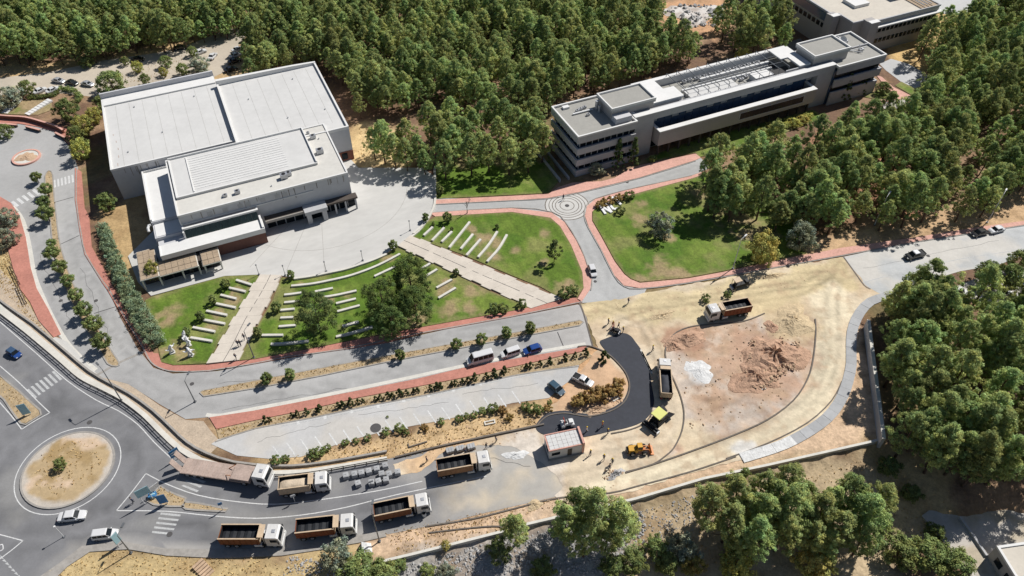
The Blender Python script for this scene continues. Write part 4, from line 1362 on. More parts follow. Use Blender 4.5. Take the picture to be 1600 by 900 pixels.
# right wing O3
part(R, 'core_wall', 'glass_blue', (74.1, 89.3, -.3, 12.4, 0, 10), label='dark recessed glazing of the right wing')
for z0, z1 in ((9.0, 11.0), (5.2, 7.4), (0, 3.8)):
    part(R, 'spandrel_band', 'facade_grey', (74.3, 89.9, -1.1, -.7, z0, z1), (89.5, 89.9, -.7, 12.5, z0, z1 - .003), (74.3, 89.9, 12.1, 12.5, z0, z1))
for k in range(9):
    put('window', wn, R, (74.6 + k * 1.62, -.36, 7.5))
    put('window', wn, R, (74.6 + k * 1.62, -.36, 3.8))
part(R, 'roof', 'roof_grey', (74.2, 89.8, -1.0, 12.4, 10.6, 10.8))
parapet(R, 74.25, 89.9, -1.1, 12.5, 10.8, 11.32, t=.35)
part(R, 'roof_divider', 'facade_grey', (80.2, 89.5, 5.4, 5.7, 10.8, 11.25))
for u, v, s in ((83, 10, 1.2), (84.5, 8.6, .9), (82.4, 6.8, .9), (85.4, 3.6, .8)):
    rooftop_unit(R, u, v, 10.8, s)
b = MB()
b.tube([(82.3, 7.7, 10.8), (82.3, 7.7, 12.2)], .08, 6)
prof = [(0, 0), (.5, .06), (.9, .22), (1.2, .45)]
n = 16
vs, fs = [], []
for r, h in prof:
    for k in range(n):
        a = 2 * PI * k / n
        vs.append((82.3 + r * math.cos(a), 7.7 - h * .8 + r * math.sin(a) * .6, 12.6 + r * math.sin(a) * .8 + h * .3))
for i in range(3):
    for k in range(n):
        fs.append((i * n + k, i * n + (k + 1) % n, (i + 1) * n + (k + 1) % n, (i + 1) * n + k))
b.add(vs, fs)
b.build('satellite_dish', 'steel_white', R)
b = MB()
b.tube([(80.6, 5.0, 10.85), (87.5, 3.9, 11.5)], .12, 6).tube([(81, 6.4, 11), (85, 2.4, 11.2)], .1, 6).tube([(85, 3, 10.8), (85.2, 4.4, 12.4)], .1, 6)
b.build('rooftop_pipe', 'steel_white', R)

# ---- upper right building
up = empty('flat_roofed_building', (*G(1353, 66), 0), AZ)
tag(up, 'beige flat roofed block with window rows and corner piers beyond the long office', 'building')
R = up
foot = [(-13.9, 40), (-13.9, 3.2), (-11.9, 2.4), (-11.9, -3.5), (-6.6, -3.5), (-6.2, -5.2), (18.5, -5.2), (18.5, 40)]
MB().prism(foot, 0, 9.8).build('wall', 'facade_panel', R)
MB().prism([(p[0] * .985, p[1] * .985 + .1) for p in foot], 9.7, 9.95).build('roof', 'roof_beige', R)
b = MB()
b.ribbon(foot, .5, 9.75, 10.25, closed=True)
b.build('parapet', 'facade_grey', R)
part(R, 'corner_pier', 'facade_panel', (-8.4, -5.4, -6.6, -3.4, 0, 10.4), (-15.0, -12.6, 1.2, 4.0, 0, 10.2))
part(R, 'pier_cap', 'white_trim', (-8.5, -5.3, -6.7, -5.2, 10.4, 10.6), (-15.1, -12.5, 1.1, 2.6, 10.2, 10.4))
part(R, 'ledge', 'white_trim', (-5.3, 19.5, -6.4, -5.2, 8.2, 8.6))
part(R, 'shade_band', 'glass_blue', (-14.05, -13.88, 4.2, 39, 7.2, 9.5))  # dark blue strip painting the shade on the parapet face, no glazing
uw = MB().box(0, 1.1, -.08, 0, 0, 1.3).mesh('window', 'glass')
uw2 = MB().box(-.08, 0, 0, 1.3, 0, 1.3).mesh('window', 'glass')
for k in range(15):
    put('window', uw, R, (-4.8 + k * 1.55, -5.21, 6.2))
    put('window', uw, R, (-4.8 + k * 1.55, -5.21, 2.9))
for k in range(14):
    put('window', uw2, R, (-13.91, 4.6 + k * 1.9, 5.2))
part(R, 'roof_lantern', 'white_trim', (-5.6, -.2, 3.2, 8.2, 9.95, 10.8), (3, 6, 9.5, 12, 9.95, 10.6))
part(R, 'lantern_glass', 'glass', (-2.8, -1.6, 6.6, 7.6, 10.8, 11.0))
part(R, 'raised_block', 'white_render', (9.5, 16, 3, 12, 9.95, 13.2))
part(R, 'roof_terrace', 'roof_tile', (12, 18, -4.8, 2.5, 9.95, 10.02))
for k in range(4):
    part(R, 'terrace_beam', 'facade_grey', (12.5 + k * 1.4, 12.7 + k * 1.4, -4.6, 2.2, 10.8, 11.0))

# ---- gatehouse beside the fresh asphalt
ga = empty('gatehouse', (*G(880, 705), 0), AZ - math.radians(10.6))
tag(ga, 'small white gatehouse with tiled flat roof beside the fresh asphalt', 'building')
R = ga
part(R, 'wall', 'white_render', (-2.75, 3.1, -1.0, 2.0, 0, 2.55))
part(R, 'roof', 'red_paving', (-2.85, 3.2, -1.1, 2.1, 2.55, 2.68))
for a in range(7):
    for c in range(4):
        MB().box(-2.62 + a * .8, -1.86 + a * .8, -.9 + c * .7, -.23 + c * .7, 2.68, 2.72 + .012 * ((a + c) % 3)).build('roof_panel', 'roof_white', R)
parapet(R, -2.85, 3.2, -1.1, 2.1, 2.66, 2.8, t=.14, mat='pink_paving', sides='lfb')
part(R, 'pier', 'pink_paving', (2.9, 3.25, -1.15, 2.2, 0, 3.1))
part(R, 'window', 'glass', (-2.3, -.9, -1.04, -1.0, 1.0, 1.75))
part(R, 'window', 'glass', (-2.79, -2.75, -.4, 1.0, 1.0, 1.8))
part(R, 'door', 'dark_wall', (.4, 1.15, -1.04, -1.0, .05, 2.0))
part(R, 'base_step', 'kerb', (-2.95, 3.3, -1.3, 2.2, 0, .14))

# ---- building at the bottom right corner
Z0 = YZ + .1
cx, cy = G(1557, 854, Z0 + 3.4)
cb = empty('flat_roofed_building', (cx, cy, Z0), math.radians(8))
tag(cb, 'corner of a low flat roofed building at the bottom right edge beside the pale yard', 'building')
R = cb
part(R, 'wall', 'facade_panel', (0, 14, -9, 0, -1, 3.3))
part(R, 'roof', 'roof_beige', (.3, 13.7, -8.7, -.3, 3.2, 3.38))
parapet(R, 0, 14, -9, 0, 3.2, 3.6, t=.35, sides='lfrb')
for k in range(3):
    part(R, 'window', 'glass', (-.05, 0, -2.6 - k * 2.4, -1.2 - k * 2.4, .9, 2.3))


# ------------------------------------------------------------------ vegetation
def leaf_mesh(name, mat, cen, rad, per, size, seed, asp=.45, cb=None, up=.35, core=None, droop=0.0):
    """many small leaf faces gathered in clumps: cen (n,3) clump centres, rad (n,) clump radii"""
    r = np.random.default_rng(seed)
    n = len(cen)
    cen = np.repeat(np.asarray(cen), per, 0)
    rd = np.repeat(np.asarray(rad), per)
    cl = np.repeat(r.uniform(.72, 1.28, n) if cb is None else cb, per)
    yel = np.repeat(r.uniform(-.12, .14, n), per)
    d = r.normal(size=(n * per, 3))
    d /= np.linalg.norm(d, axis=1)[:, None]
    rr = rd * r.uniform(.45, 1.08, n * per)
    p = cen + d * rr[:, None] * np.array([1, 1, .8])
    nrm = d * .85 + np.array([0, 0, up]) + r.normal(size=d.shape) * .38
    nrm /= np.linalg.norm(nrm, axis=1)[:, None]
    t = np.cross(nrm, r.normal(size=d.shape))
    t /= np.linalg.norm(t, axis=1)[:, None]
    b = np.cross(nrm, t)
    sz = size * r.uniform(.6, 1.35, n * per)
    t = t * (sz / 2)[:, None]
    b = b * (sz / 2 * asp)[:, None]
    v = np.stack([p - t, p + b * 1.0, p + t, p - b * 1.0], 1).reshape(-1, 3)
    N = n * per
    me = bpy.data.meshes.new(name)
    me.vertices.add(4 * N)
    me.vertices.foreach_set('co', v.ravel())
    me.loops.add(4 * N)
    me.loops.foreach_set('vertex_index', np.arange(4 * N))
    me.polygons.add(N)
    me.polygons.foreach_set('loop_start', np.arange(N) * 4)
    me.update(calc_edges=True)
    lum = cl * r.uniform(.55, 1.45, N)
    c = np.stack([lum * (1 + yel), lum * np.ones(N), lum * (1 - yel)], 1)
    c = np.repeat(c, 4, 0)
    at = me.color_attributes.new('Col', 'FLOAT_COLOR', 'POINT')
    at.data.foreach_set('color', np.concatenate([c, np.ones((4 * N, 1))], 1).ravel())
    me.materials.append(M[mat])
    return me


def crown_points(r, R, z0, z1, n, prof, lob=.28):
    """clump centres filling an uneven crown of radius R between z0 and z1; prof(t) gives relative width"""
    ph = r.uniform(0, 2 * PI, 4)
    out, rad = [], []
    while len(out) < n:
        t = r.random() ** .85
        a = r.uniform(0, 2 * PI)
        k = 1 + lob * (.6 * math.sin(2 * a + ph[0] + 2 * t) + .5 * math.sin(3 * a + ph[1] - 3 * t) + .35 * math.sin(5 * a + ph[2]))
        rr = R * prof(t) * k * math.sqrt(r.uniform(.22, 1.0))
        out.append((rr * math.cos(a), rr * math.sin(a), z0 + (z1 - z0) * t))
        rad.append(R * r.uniform(.17, .30))
    return np.array(out), np.array(rad)


def ball_points(r, R, z0, z1, n):
    d = r.normal(size=(n, 3))
    d /= np.linalg.norm(d, axis=1)[:, None]
    k = r.uniform(.55, .86, n)[:, None] * (1 + .07 * np.sin(d[:, :1] * 4 + 1))
    zc, hz = (z0 + z1) / 2, (z1 - z0) / 2
    return d * k * np.array([R, R, hz]) + np.array([0, 0, zc]), np.full(n, R * .22)


PINE = lambda t: (.55 + 1.1 * t) if t < .35 else max(.12, (1 - ((t - .35) / .68) ** 1.7)) * .96
ROUND = lambda t: math.sqrt(max(.03, 1 - (2 * t - 1) ** 2))
CONE = lambda t: 1.02 - .93 * t
TALL = lambda t: (.6 + t) if t < .4 else math.sqrt(max(.02, 1 - ((t - .4) / .62) ** 2))


def trunk_mesh(name, h, r0, seed, mat='bark', limbs=5, z0=.4, lean=.03):
    r = random.Random(seed)
    b = MB()
    pts = [(0, 0, -.6)]
    x = y = 0
    for k in range(1, 6):
        x += r.uniform(-lean, lean) * h / 2
        y += r.uniform(-lean, lean) * h / 2
        pts.append((x, y, h * k / 5))
    b.tube(pts, [r0, r0 * .85, r0 * .7, r0 * .52, r0 * .33, r0 * .12], 7)
    for k in range(limbs):
        t = z0 + (.93 - z0) * k / max(1, limbs - 1)
        i = min(4, int(t * 5))
        p = Vector(pts[i]).lerp(Vector(pts[i + 1]), t * 5 - i)
        a = r.uniform(0, 2 * PI)
        L = h * .3 * (1.1 - t)
        q = p + Vector((math.cos(a) * L, math.sin(a) * L, L * .55))
        b.tube([p, p.lerp(q, .5) + Vector((0, 0, -.08 * L)), q], [r0 * .35, r0 * .22, r0 * .07], 5)
    return b.mesh(name, mat, sm=True)


# pine kinds (unit: metres, about 11 m tall)
PINES = []
for k in range(8):
    r = np.random.default_rng(300 + k)
    hgt = 10.6 + r.uniform(-.6, .8)
    Rr = 2.85 + r.uniform(-.35, .35)
    c, q = crown_points(r, Rr, hgt * .28, hgt * 1.0, 200, PINE, .36)
    PINES.append((leaf_mesh('crown', 'pine_leaf', c, q * r.uniform(.42, .72, len(q)), 60, .26, 40 + k, asp=.42, up=.7), trunk_mesh('trunk', hgt * .95, .22, k, z0=.22, limbs=7)))


def tree(name, crown, trunk, loc, rz, sc, label, cat, group=None, zs=None):
    o = empty(name, loc, rz)
    o.scale = (sc, sc, sc if zs is None else zs)
    tag(o, label, cat, group)
    put('trunk', trunk, o)
    put('crown', crown, o)
    return o


def scatter(poly_px, zc, spacing, seed, avoid=()):
    """uneven planting inside a photo outline of crown centres at height zc"""
    P = GP(poly_px, zc)
    x0, x1 = min(p[0] for p in P), max(p[0] for p in P)
    y0, y1 = min(p[1] for p in P), max(p[1] for p in P)
    r = np.random.default_rng(seed)
    n = int((x1 - x0) * (y1 - y0) / spacing ** 2 * 9)
    C = np.stack([r.uniform(x0, x1, n), r.uniform(y0, y1, n)], 1)
    C = C[inside(C[:, 0], C[:, 1], P)]
    out = []
    cell = {}
    for x, y in C:
        s = spacing * (.82 + .42 * math.sin(x * .31) * math.sin(y * .27 + 1))
        i, j = int(x // spacing), int(y // spacing)
        ok = True
        for a in range(i - 2, i + 3):
            for b in range(j - 2, j + 3):
                for q in cell.get((a, b), ()):
                    if (q[0] - x) ** 2 + (q[1] - y) ** 2 < s * s:
                        ok = False
        if ok:
            cell.setdefault((i, j), []).append((x, y))
            out.append((x, y))
    return out


FOREST = [
    ('pine in the dense wood across the top left, above the back road', 'pines above the back road',
     [(-60, -80), (405, -80), (402, 0), (388, 18), (340, 36), (262, 52), (150, 68), (70, 74), (-60, 78)], 3.7, 6, .92),
    ('pine in the big wood behind the white hall and the long office building', 'pines of the big wood behind the buildings',
     [(402, 22), (424, -80), (1010, -80), (1030, 20), (1062, 58), (1110, 66), (1050, 86), (985, 104), (925, 122), (872, 140), (846, 160), (800, 148), (720, 150), (690, 132), (640, 146), (575, 160), (545, 150), (520, 112), (505, 86), (440, 84), (388, 104), (378, 70)], 3.8, 6, .94),
    ('pine in the clump between the white hall and the office left wing', 'pines between the hall and the office building',
     [(578, 212), (640, 198), (690, 172), (760, 178), (838, 172), (858, 186), (850, 225), (828, 246), (760, 240), (700, 250), (612, 232), (575, 228)], 4.3, 6, .98),
    ('pine beside the flat roofed building at the top right', 'pines by the top right building',
     [(1128, 50), (1112, 15), (1160, 8), (1225, 26), (1232, 52), (1180, 66), (1140, 64)], 5.2, 6, 1.05),
    ('pine in the wood right of the long office building, above the right hand road', 'pines of the right hand wood',
     [(1094, 268), (1092, 256), (1130, 240), (1180, 224), (1235, 222), (1290, 206), (1330, 182), (1392, 178), (1432, 172), (1452, 118), (1400, 84), (1440, 52), (1485, 26), (1560, 0), (1680, -40), (1680, 250), (1590, 285), (1540, 312), (1478, 325), (1400, 330), (1330, 330), (1260, 340), (1190, 325), (1125, 312), (1090, 285)], 4.1, 6, 1.02),
    ('pine in the dense wood at the lower right, behind the retaining wall', 'pines behind the retaining wall',
     [(1408, 452), (1450, 432), (1495, 445), (1520, 462), (1570, 470), (1680, 460), (1680, 715), (1600, 722), (1540, 715), (1480, 700), (1446, 668), (1420, 620), (1402, 575), (1392, 530), (1395, 485)], 3.9, 6.5, 1.08),
]
cands = []
for gi, (lab, grp, poly, sp, zc, sc) in enumerate(FOREST):
    for x, y in scatter(poly, zc, sp, 500 + gi):
        if gi == 4:
            px, py = pxy(x, y)
            if (inside(np.array([px]), np.array([py]), [(1372, 90), (1400, 84), (1455, 105), (1450, 145), (1425, 165), (1372, 170)])[0]):
                continue
        cands.append((math.hypot(x, y), x, y, gi, sc))
cands.sort()
NB = 0
prng = random.Random(11)
far = []
print('pines', len(cands))
for i, (d, x, y, gi, sc) in enumerate(cands):
    s = sc * prng.uniform(.74, 1.18)
    zs = s * prng.uniform(.88, 1.12)
    rz = prng.uniform(0, 2 * PI)
    k = prng.randrange(8)
    if i < 288:
        lab, grp = FOREST[gi][:2]
        tree('pine_tree', PINES[k][0], PINES[k][1], (x, y, 0), rz, s, 'green ' + lab, 'pine tree', grp, zs)
    else:
        far.append((x, y, k, rz, s, zs))

# the rest of the pines as one mass, set out with geometry nodes
src = {}
for o in bpy.data.objects:
    if o.name.split('.')[0] in ('crown', 'trunk') and o.type == 'MESH':
        for k in range(8):
            if o.data == PINES[k][0]:
                src.setdefault(('c', k), o)
            if o.data == PINES[k][1]:
                src.setdefault(('t', k), o)
me = bpy.data.meshes.new('pine_forest')
me.from_pydata([(f[0], f[1], 0) for f in far], [], [])
for nm, i in (('kind_index', 2), ('turn', 3), ('wide', 4), ('tall', 5)):
    a = me.attributes.new(nm, 'INT' if i == 2 else 'FLOAT', 'POINT')
    a.data.foreach_set('value', [f[i] for f in far])
ng = bpy.data.node_groups.new('pine_forest', 'GeometryNodeTree')
ng.interface.new_socket('Geometry', in_out='INPUT', socket_type='NodeSocketGeometry')
ng.interface.new_socket('Geometry', in_out='OUTPUT', socket_type='NodeSocketGeometry')
gi_, go_ = ng.nodes.new('NodeGroupInput'), ng.nodes.new('NodeGroupOutput')


def named(nm, typ):
    n = ng.nodes.new('GeometryNodeInputNamedAttribute')
    n.data_type = typ
    n.inputs[0].default_value = nm
    return n.outputs[0]


cx_ = ng.nodes.new('ShaderNodeCombineXYZ')
ng.links.new(named('wide', 'FLOAT'), cx_.inputs[0])
ng.links.new(named('wide', 'FLOAT'), cx_.inputs[1])
ng.links.new(named('tall', 'FLOAT'), cx_.inputs[2])
cr_ = ng.nodes.new('ShaderNodeCombineXYZ')
ng.links.new(named('turn', 'FLOAT'), cr_.inputs[2])
jo = ng.nodes.new('GeometryNodeJoinGeometry')
for part_ in ('c', 't'):
    jn = ng.nodes.new('GeometryNodeJoinGeometry')
    for k in reversed(range(8)):
        oi = ng.nodes.new('GeometryNodeObjectInfo')
        oi.transform_space = 'ORIGINAL'
        oi.inputs['As Instance'].default_value = True
        oi.inputs['Object'].default_value = src[(part_, k)]
        ng.links.new(oi.outputs['Geometry'], jn.inputs[0])
    ip = ng.nodes.new('GeometryNodeInstanceOnPoints')
    ng.links.new(gi_.outputs[0], ip.inputs['Points'])
    ng.links.new(jn.outputs[0], ip.inputs['Instance'])
    ip.inputs['Pick Instance'].default_value = True
    ng.links.new(named('kind_index', 'INT'), ip.inputs['Instance Index'])
    ng.links.new(cr_.outputs[0], ip.inputs['Rotation'])
    ng.links.new(cx_.outputs[0], ip.inputs['Scale'])
    ng.links.new(ip.outputs[0], jo.inputs[0])
ng.links.new(jo.outputs[0], go_.inputs[0])
fo = put('pine_forest', me)
md = fo.modifiers.new('pine_forest', 'NODES')
md.node_group = ng
tag(fo, 'distant mass of green pine crowns filling the woods along the top of the view', 'pine wood', kind='stuff')

# --- single trees that stand apart
r = np.random.default_rng(77)
BIG = []
for k in range(4):
    c, q = crown_points(r, 4.0, 1.9, 9.6, 150, TALL, .26)
    BIG.append((leaf_mesh('crown', 'dark_leaf' if k < 1 else 'lawn_leaf', c, q * .66, 80, .28, 70 + k, asp=.45, up=.7), trunk_mesh('trunk', 8.8, .26, 40 + k, limbs=7, z0=.25)))
BUSHY = []
for k in range(3):
    c, q = crown_points(r, 2.6, .3, 4.0, 90, ROUND, .25)
    BUSHY.append((leaf_mesh('crown', ('bush_leaf', 'yellow_leaf', 'olive_leaf')[k], c, q * .8, 56, .28, 90 + k, asp=.55, up=.55), trunk_mesh('trunk', 3.2, .16, 60 + k, limbs=5, z0=.3)))
c, q = crown_points(r, 1.5, .3, 6.4, 60, CONE, .12)
CYP = (leaf_mesh('crown', 'dark_leaf', c, q * .75, 60, .34, 95, up=.4), trunk_mesh('trunk', 5.5, .14, 66, limbs=3))
c, q = crown_points(r, 2.6, 2.0, 7.6, 40, PINE, .4)
YOUNG = (leaf_mesh('crown', 'dark_leaf', c, q * .75, 50, .44, 96, up=.4), trunk_mesh('trunk', 7, .14, 67, limbs=6))


def solo(name, kind, px, py, h, sc, label, cat, group=None, zs=None, drop=True):
    """px, py is the crown centre in the photo, h its height over the ground"""
    x, y, z = GT(px, py, h)
    return tree(name, kind[0], kind[1], (x, y, z), prng.uniform(0, 6.28), sc, label, cat, group, zs)


solo('lawn_tree', BIG[0], 494, 490, 5.2, 1.02, 'dense dark green tree alone on the stepped lawn, nearest the left ramp', 'tree')
for i, (px, py, s, lab) in enumerate(((598, 470, 1.0, 'broad green tree at the left end of the tree group on the stepped lawn'), (640, 436, 1.05, 'tallest green tree of the group on the stepped lawn, nearest the plaza'),
                                      (648, 478, .92, 'green tree at the right end of the tree group on the stepped lawn'), (612, 505, .82, 'low green tree in front of the group on the stepped lawn, by the red pavement'))):
    solo('lawn_tree', BIG[1 + i % 3], px, py, 5.4 * s, s, lab, 'tree')
solo('lawn_tree', BUSHY[2], 1034, 351, 3.0, 1.12, 'grey green rounded olive tree alone on the right lawn', 'olive tree', zs=1.35)
solo('lawn_tree', YOUNG, 867, 386, 4.4, .8, 'thin young pine with open branches on the lawn left of the access road', 'pine tree')
solo('garden_tree', BUSHY[1], 236, 418, 3.4, .72, 'small yellowish bushy tree growing through the tiled porch roofs', 'tree', zs=1.1)
solo('cypress_tree', CYP, 966, 243, 3.4, 1.1, 'dark conical tree before the left office wing, left one of the pair', 'conifer', zs=1.25)
solo('cypress_tree', CYP, 991, 239, 3.4, 1.15, 'dark conical tree before the left office wing, right one of the pair', 'conifer', zs=1.2)
solo('cypress_tree', CYP, 1324, 137, 3.6, 1.2, 'dark conical tree before the right office wing, left one of the pair', 'conifer', zs=1.2)
solo('cypress_tree', CYP, 1348, 128, 3.6, 1.25, 'dark conical tree before the right office wing, right one of the pair', 'conifer', zs=1.2)
solo('garden_bush', BUSHY[2], 931, 264, 1.5, .72, 'grey leafy bush at the foot of the left office wing', 'bush')
solo('garden_bush', BUSHY[0], 1380, 138, 1.6, .8, 'dark round bush on the small lawn beside the pink path', 'bush')
solo('garden_bush', BUSHY[0], 1020, 246, 1.2, .4, 'tiny tree on the grass strip before the office building', 'bush')
for i, (px, py, k, s, zs, lab) in enumerate((
        (104, 172, 0, 1.25, 1.4, 'big green leafy tree beside the back parking, left of the hall corner'), (128, 196, 1, 1.0, 1.3, 'olive green tree between the roundabout and the hall corner'),
        (146, 180, 1, .75, 1.1, 'bright yellow leaved tree at the rear left corner of the hall'), (125, 232, 1, .95, 1.3, 'yellow green tree by the crossing, lowest of the row beside the hall'),
        (118, 212, 0, .9, 1.3, 'dark green tree in the middle of the row beside the hall'), (172, 128, 0, 1.5, 1.4, 'wide green tree in front of the parked cars behind the hall'),
        (160, 160, 0, .9, 1.0, 'low dark tree touching the rear left wall of the hall'), (41, 137, 0, .9, 1.0, 'round green bush left of the white cars behind the hedge'),
        (12, 150, 2, 1.3, 1.2, 'grey green tree at the left edge behind the red wall'), (165, 315, 0, .9, 1.0, 'dark leafy shrub in the shade left of the hall'),
        (214, 104, 1, .6, .8, 'round clipped yellow green bush on the dry slope'), (255, 112, 1, .5, .6, 'small yellow bush on the dry slope near the hall roof'), (258, 96, 0, .7, .8, 'green bush at the top of the dry slope'),
        (195, 95, 0, .5, .6, 'small dark bush beside the silver car on the back road'), (312, 100, 2, 1.1, 1.0, 'grey leafless looking bush by the bend of the back road'), (285, 108, 0, .7, .8, 'dark bush behind the hall roof'),
        (135, 97, 0, .8, .7, 'low green bush along the shaded back road'), (226, 124, 0, .6, .8, 'dark green bush right of the wide tree behind the hall'), (300, 80, 0, .6, .7, 'small green bush by the white cars at the bend'),
        (1575, 435, 0, 1.3, 1.6, 'dark tree beside the blue car at the right edge'), (1440, 445, 0, 1.2, 1.5, 'dark leafy tree at the roadside end of the lower right wood'), (1545, 425, 0, 1.0, 1.2, 'dark green tree along the right hand road'), (1595, 408, 0, 1.0, 1.2, 'dark tree at the right edge by the right hand road'),
        (1194, 388, 1, 1.35, 1.7, 'yellow green tree at the corner of the right lawn by the road'), (1252, 368, 2, 1.2, 1.6, 'grey green tree leaning over the right hand road'), (1160, 88, 1, .9, 1.2, 'bright yellow green tree behind the office roof'),
        (1225, 50, 1, .9, 1.1, 'yellowish tree beside the yard of the top right building'), (6, 205, 0, .8, .9, 'small round tree beside the little roundabout'), (10, 340, 2, 1.0, 1.0, 'dark olive bush left of the red pavement'), (4, 372, 2, 1.0, 1.0, 'grey leafy bush at the left edge above the dry grass'))):
    solo('garden_tree', BUSHY[k], px, py, 2.2 * zs, s, lab, 'tree', zs=zs)

for i, (px, py, s) in enumerate(((1252, 186, .75), (1238, 191, .8), (1222, 196, .7), (1206, 200, .75), (1190, 205, .65), (1262, 180, .6))):
    x, y = G(px, py, 1.0)
    tree('garden_bush', BUSHY[1][0], BUSHY[1][1], (x, y, .05), prng.uniform(0, 6), s, 'bright yellow green bush before the long office building, %s from the right' % ('second', 'third', 'fourth', 'fifth', 'sixth', 'first')[i], 'bush', zs=s * .6)
# trees and bushes on the bank below the road
for i, (px, py, s, lab) in enumerate((
        (930, 800, 1.22, 'tallest pine of the bank group below the gatehouse, its top over the road'), (884, 818, 1.05, 'left pine of the bank group below the gatehouse'), (968, 818, 1.1, 'right pine of the bank group below the gatehouse'), (915, 842, .95, 'front pine of the bank group below the gatehouse'), (905, 790, .95, 'rear left pine of the bank group below the gatehouse'), (950, 838, .85, 'low front right pine of the bank group below the gatehouse'),
        (806, 826, .85, 'single narrow pine on the bank left of the gatehouse group'))):
    k = i % 8
    x, y, z = GT(px, py, 6.2 * s)
    tree('bank_pine', PINES[k][0], PINES[k][1], (x, y, z), prng.uniform(0, 6), s, lab, 'pine tree')
for i, (px, py, s) in enumerate(((1108, 792, 1.15), (1150, 772, 1.05), (1142, 815, 1.1), (1190, 800, 1.1), (1228, 752, .95), (1192, 760, .8), (1236, 792, 1.15), (1180, 838, 1.05), (1226, 832, 1.0), (1282, 800, 1.15), (1330, 770, 1.1), (1310, 828, 1.1), (1355, 806, 1.15), (1268, 838, .9), (1380, 780, .8), (1350, 842, .9), (1210, 776, .9), (1165, 795, .9), (1258, 775, .9), (1300, 785, .95), (1255, 815, .95), (1335, 800, .95), (1160, 850, .8), (1205, 815, .9), (1290, 848, .8))):
    k = (i * 3) % 8
    x, y, z = GT(px, py, 6.2 * s)
    tree('bank_pine', PINES[k][0], PINES[k][1], (x, y, z), prng.uniform(0, 6), s, 'green pine in the large clump on the dry bank at the bottom right', 'pine tree', 'pines of the bottom right bank')
for i, (px, py, s, k, zs, lab) in enumerate((
        (524, 868, .95, 2, 1.3, 'grey green tree at the bottom edge, left one of the pair by the white rubble'), (560, 892, 1.3, 0, 1.1, 'wide bright green tree cut by the bottom edge below the white rubble'), (600, 896, .9, 0, .9, 'low green bush at the bottom edge right of the wide tree'),
        (624, 882, .45, 0, .45, 'small round bush on the stony bank near the bottom edge'), (697, 894, .62, 2, .7, 'round grey bush on the stony bank at the bottom edge'), (780, 860, .8, 0, .8, 'dark bush under the single narrow pine on the bank'), (668, 892, .5, 0, .5, 'tiny bush left of the round grey bush'),
        (1026, 856, .8, 0, .9, 'round dark bush left of the big rounded bush on the bank'), (1066, 856, 1.05, 2, 1.0, 'big rounded grey green bush on the bank'), (1044, 880, .8, 0, .8, 'green bush near the bottom edge below the rounded bush'), (1082, 882, .7, 1, .9, 'yellow green bush near the bottom edge right of the rounded bush'),
        (1152, 878, 1.15, 1, 1.3, 'bright yellow green tree at the bottom edge under the pine clump'), (990, 876, .9, 0, .8, 'dark green bush at the bottom edge below the bank pines'), (958, 884, .8, 0, .7, 'low bush in the shade of the bank pines'), (848, 890, .8, 0, .7, 'round bush at the bottom edge left of the shaded bank'),
        (1275, 880, 1.15, 1, 1.2, 'bright green tree at the bottom edge right of the yellow one'), (1405, 860, 1.2, 0, 1.2, 'green tree near the lower yard, left one of three'), (1450, 866, 1.25, 0, 1.2, 'green tree near the lower yard, middle one of three'), (1492, 880, 1.2, 0, 1.1, 'green tree near the lower yard, right one of three'),
        (1390, 728, .8, 0, .6, 'low dark bush in the gully below the retaining wall'), (1425, 770, .7, 0, .6, 'dark bush at the edge of the lower yard'), (1462, 830, .6, 0, .6, 'small bush beside the lower yard wall'), (1118, 772, .6, 0, .6, 'low bush at the top left of the bottom right clump'),
        (1165, 738, .35, 0, .4, 'small shrub beside the low wall of the bank'), (696, 851, .3, 1, .3, 'small tuft of shrub on the low wall'))):
    x, y, z = GT(px, py, 2.0 * zs)
    tree('bank_shrub', BUSHY[k][0], BUSHY[k][1], (x, y, z - .2), prng.uniform(0, 6), s, lab, 'tree' if s > 1 else 'bush', zs=zs)
for i, (px, py, s) in enumerate(((1420, 700, 1.0), (1470, 722, 1.1), (1440, 690, 1.0), (1530, 745, 1.05), (1500, 728, 1.0), (1570, 740, 1.1), (1600, 735, 1.1))):
    k = i % 8
    x, y, z = GT(px, py - 18, 6.2 * s)
    tree('pine_tree', PINES[k][0], PINES[k][1], (x, y, z), prng.uniform(0, 6), s * 1.1, 'pine at the front of the lower right wood over the yard, %s from left' % ('first', 'third', 'second', 'fifth', 'fourth', 'sixth', 'seventh')[i], 'pine tree', 'pines over the lower yard')

# round clipped trees of the left central reservation
c, q = ball_points(r, 1.55, .75, 3.2, 80)
RB = (leaf_mesh('crown', 'bush_leaf', c, q, 60, .2, 120, asp=.6, up=.3), trunk_mesh('trunk', 2.0, .11, 70, limbs=3))
for i, (px, py, s) in enumerate(((57, 278, .78), (72, 297, .9), (69, 317, .9), (72, 335, 1.12), (81, 381, .62), (81, 397, .95), (94, 418, .92), (107, 440, .85), (119, 462, .86), (131, 485, 1.0), (146, 508, 1.08), (159, 535, 1.05))):
    x, y = G(px, py, 1.9 * s)
    tree('clipped_tree', RB[0], RB[1], (x, y, .1), prng.uniform(0, 6), s * 1.18, ('round clipped tree between the two carriageways, %s' % (
        'nearest the small roundabout', 'second from the small roundabout', 'third from the small roundabout', 'fourth and largest from the small roundabout', 'smallest of the row above the middle', 'just below the smallest of the row',
        'middle one of the row', 'above the lower crossing of shadows', 'fourth from the lower end', 'third from the lower end', 'second from the lower end', 'last at the lower end')[i]), 'tree', 'clipped trees between the carriageways')
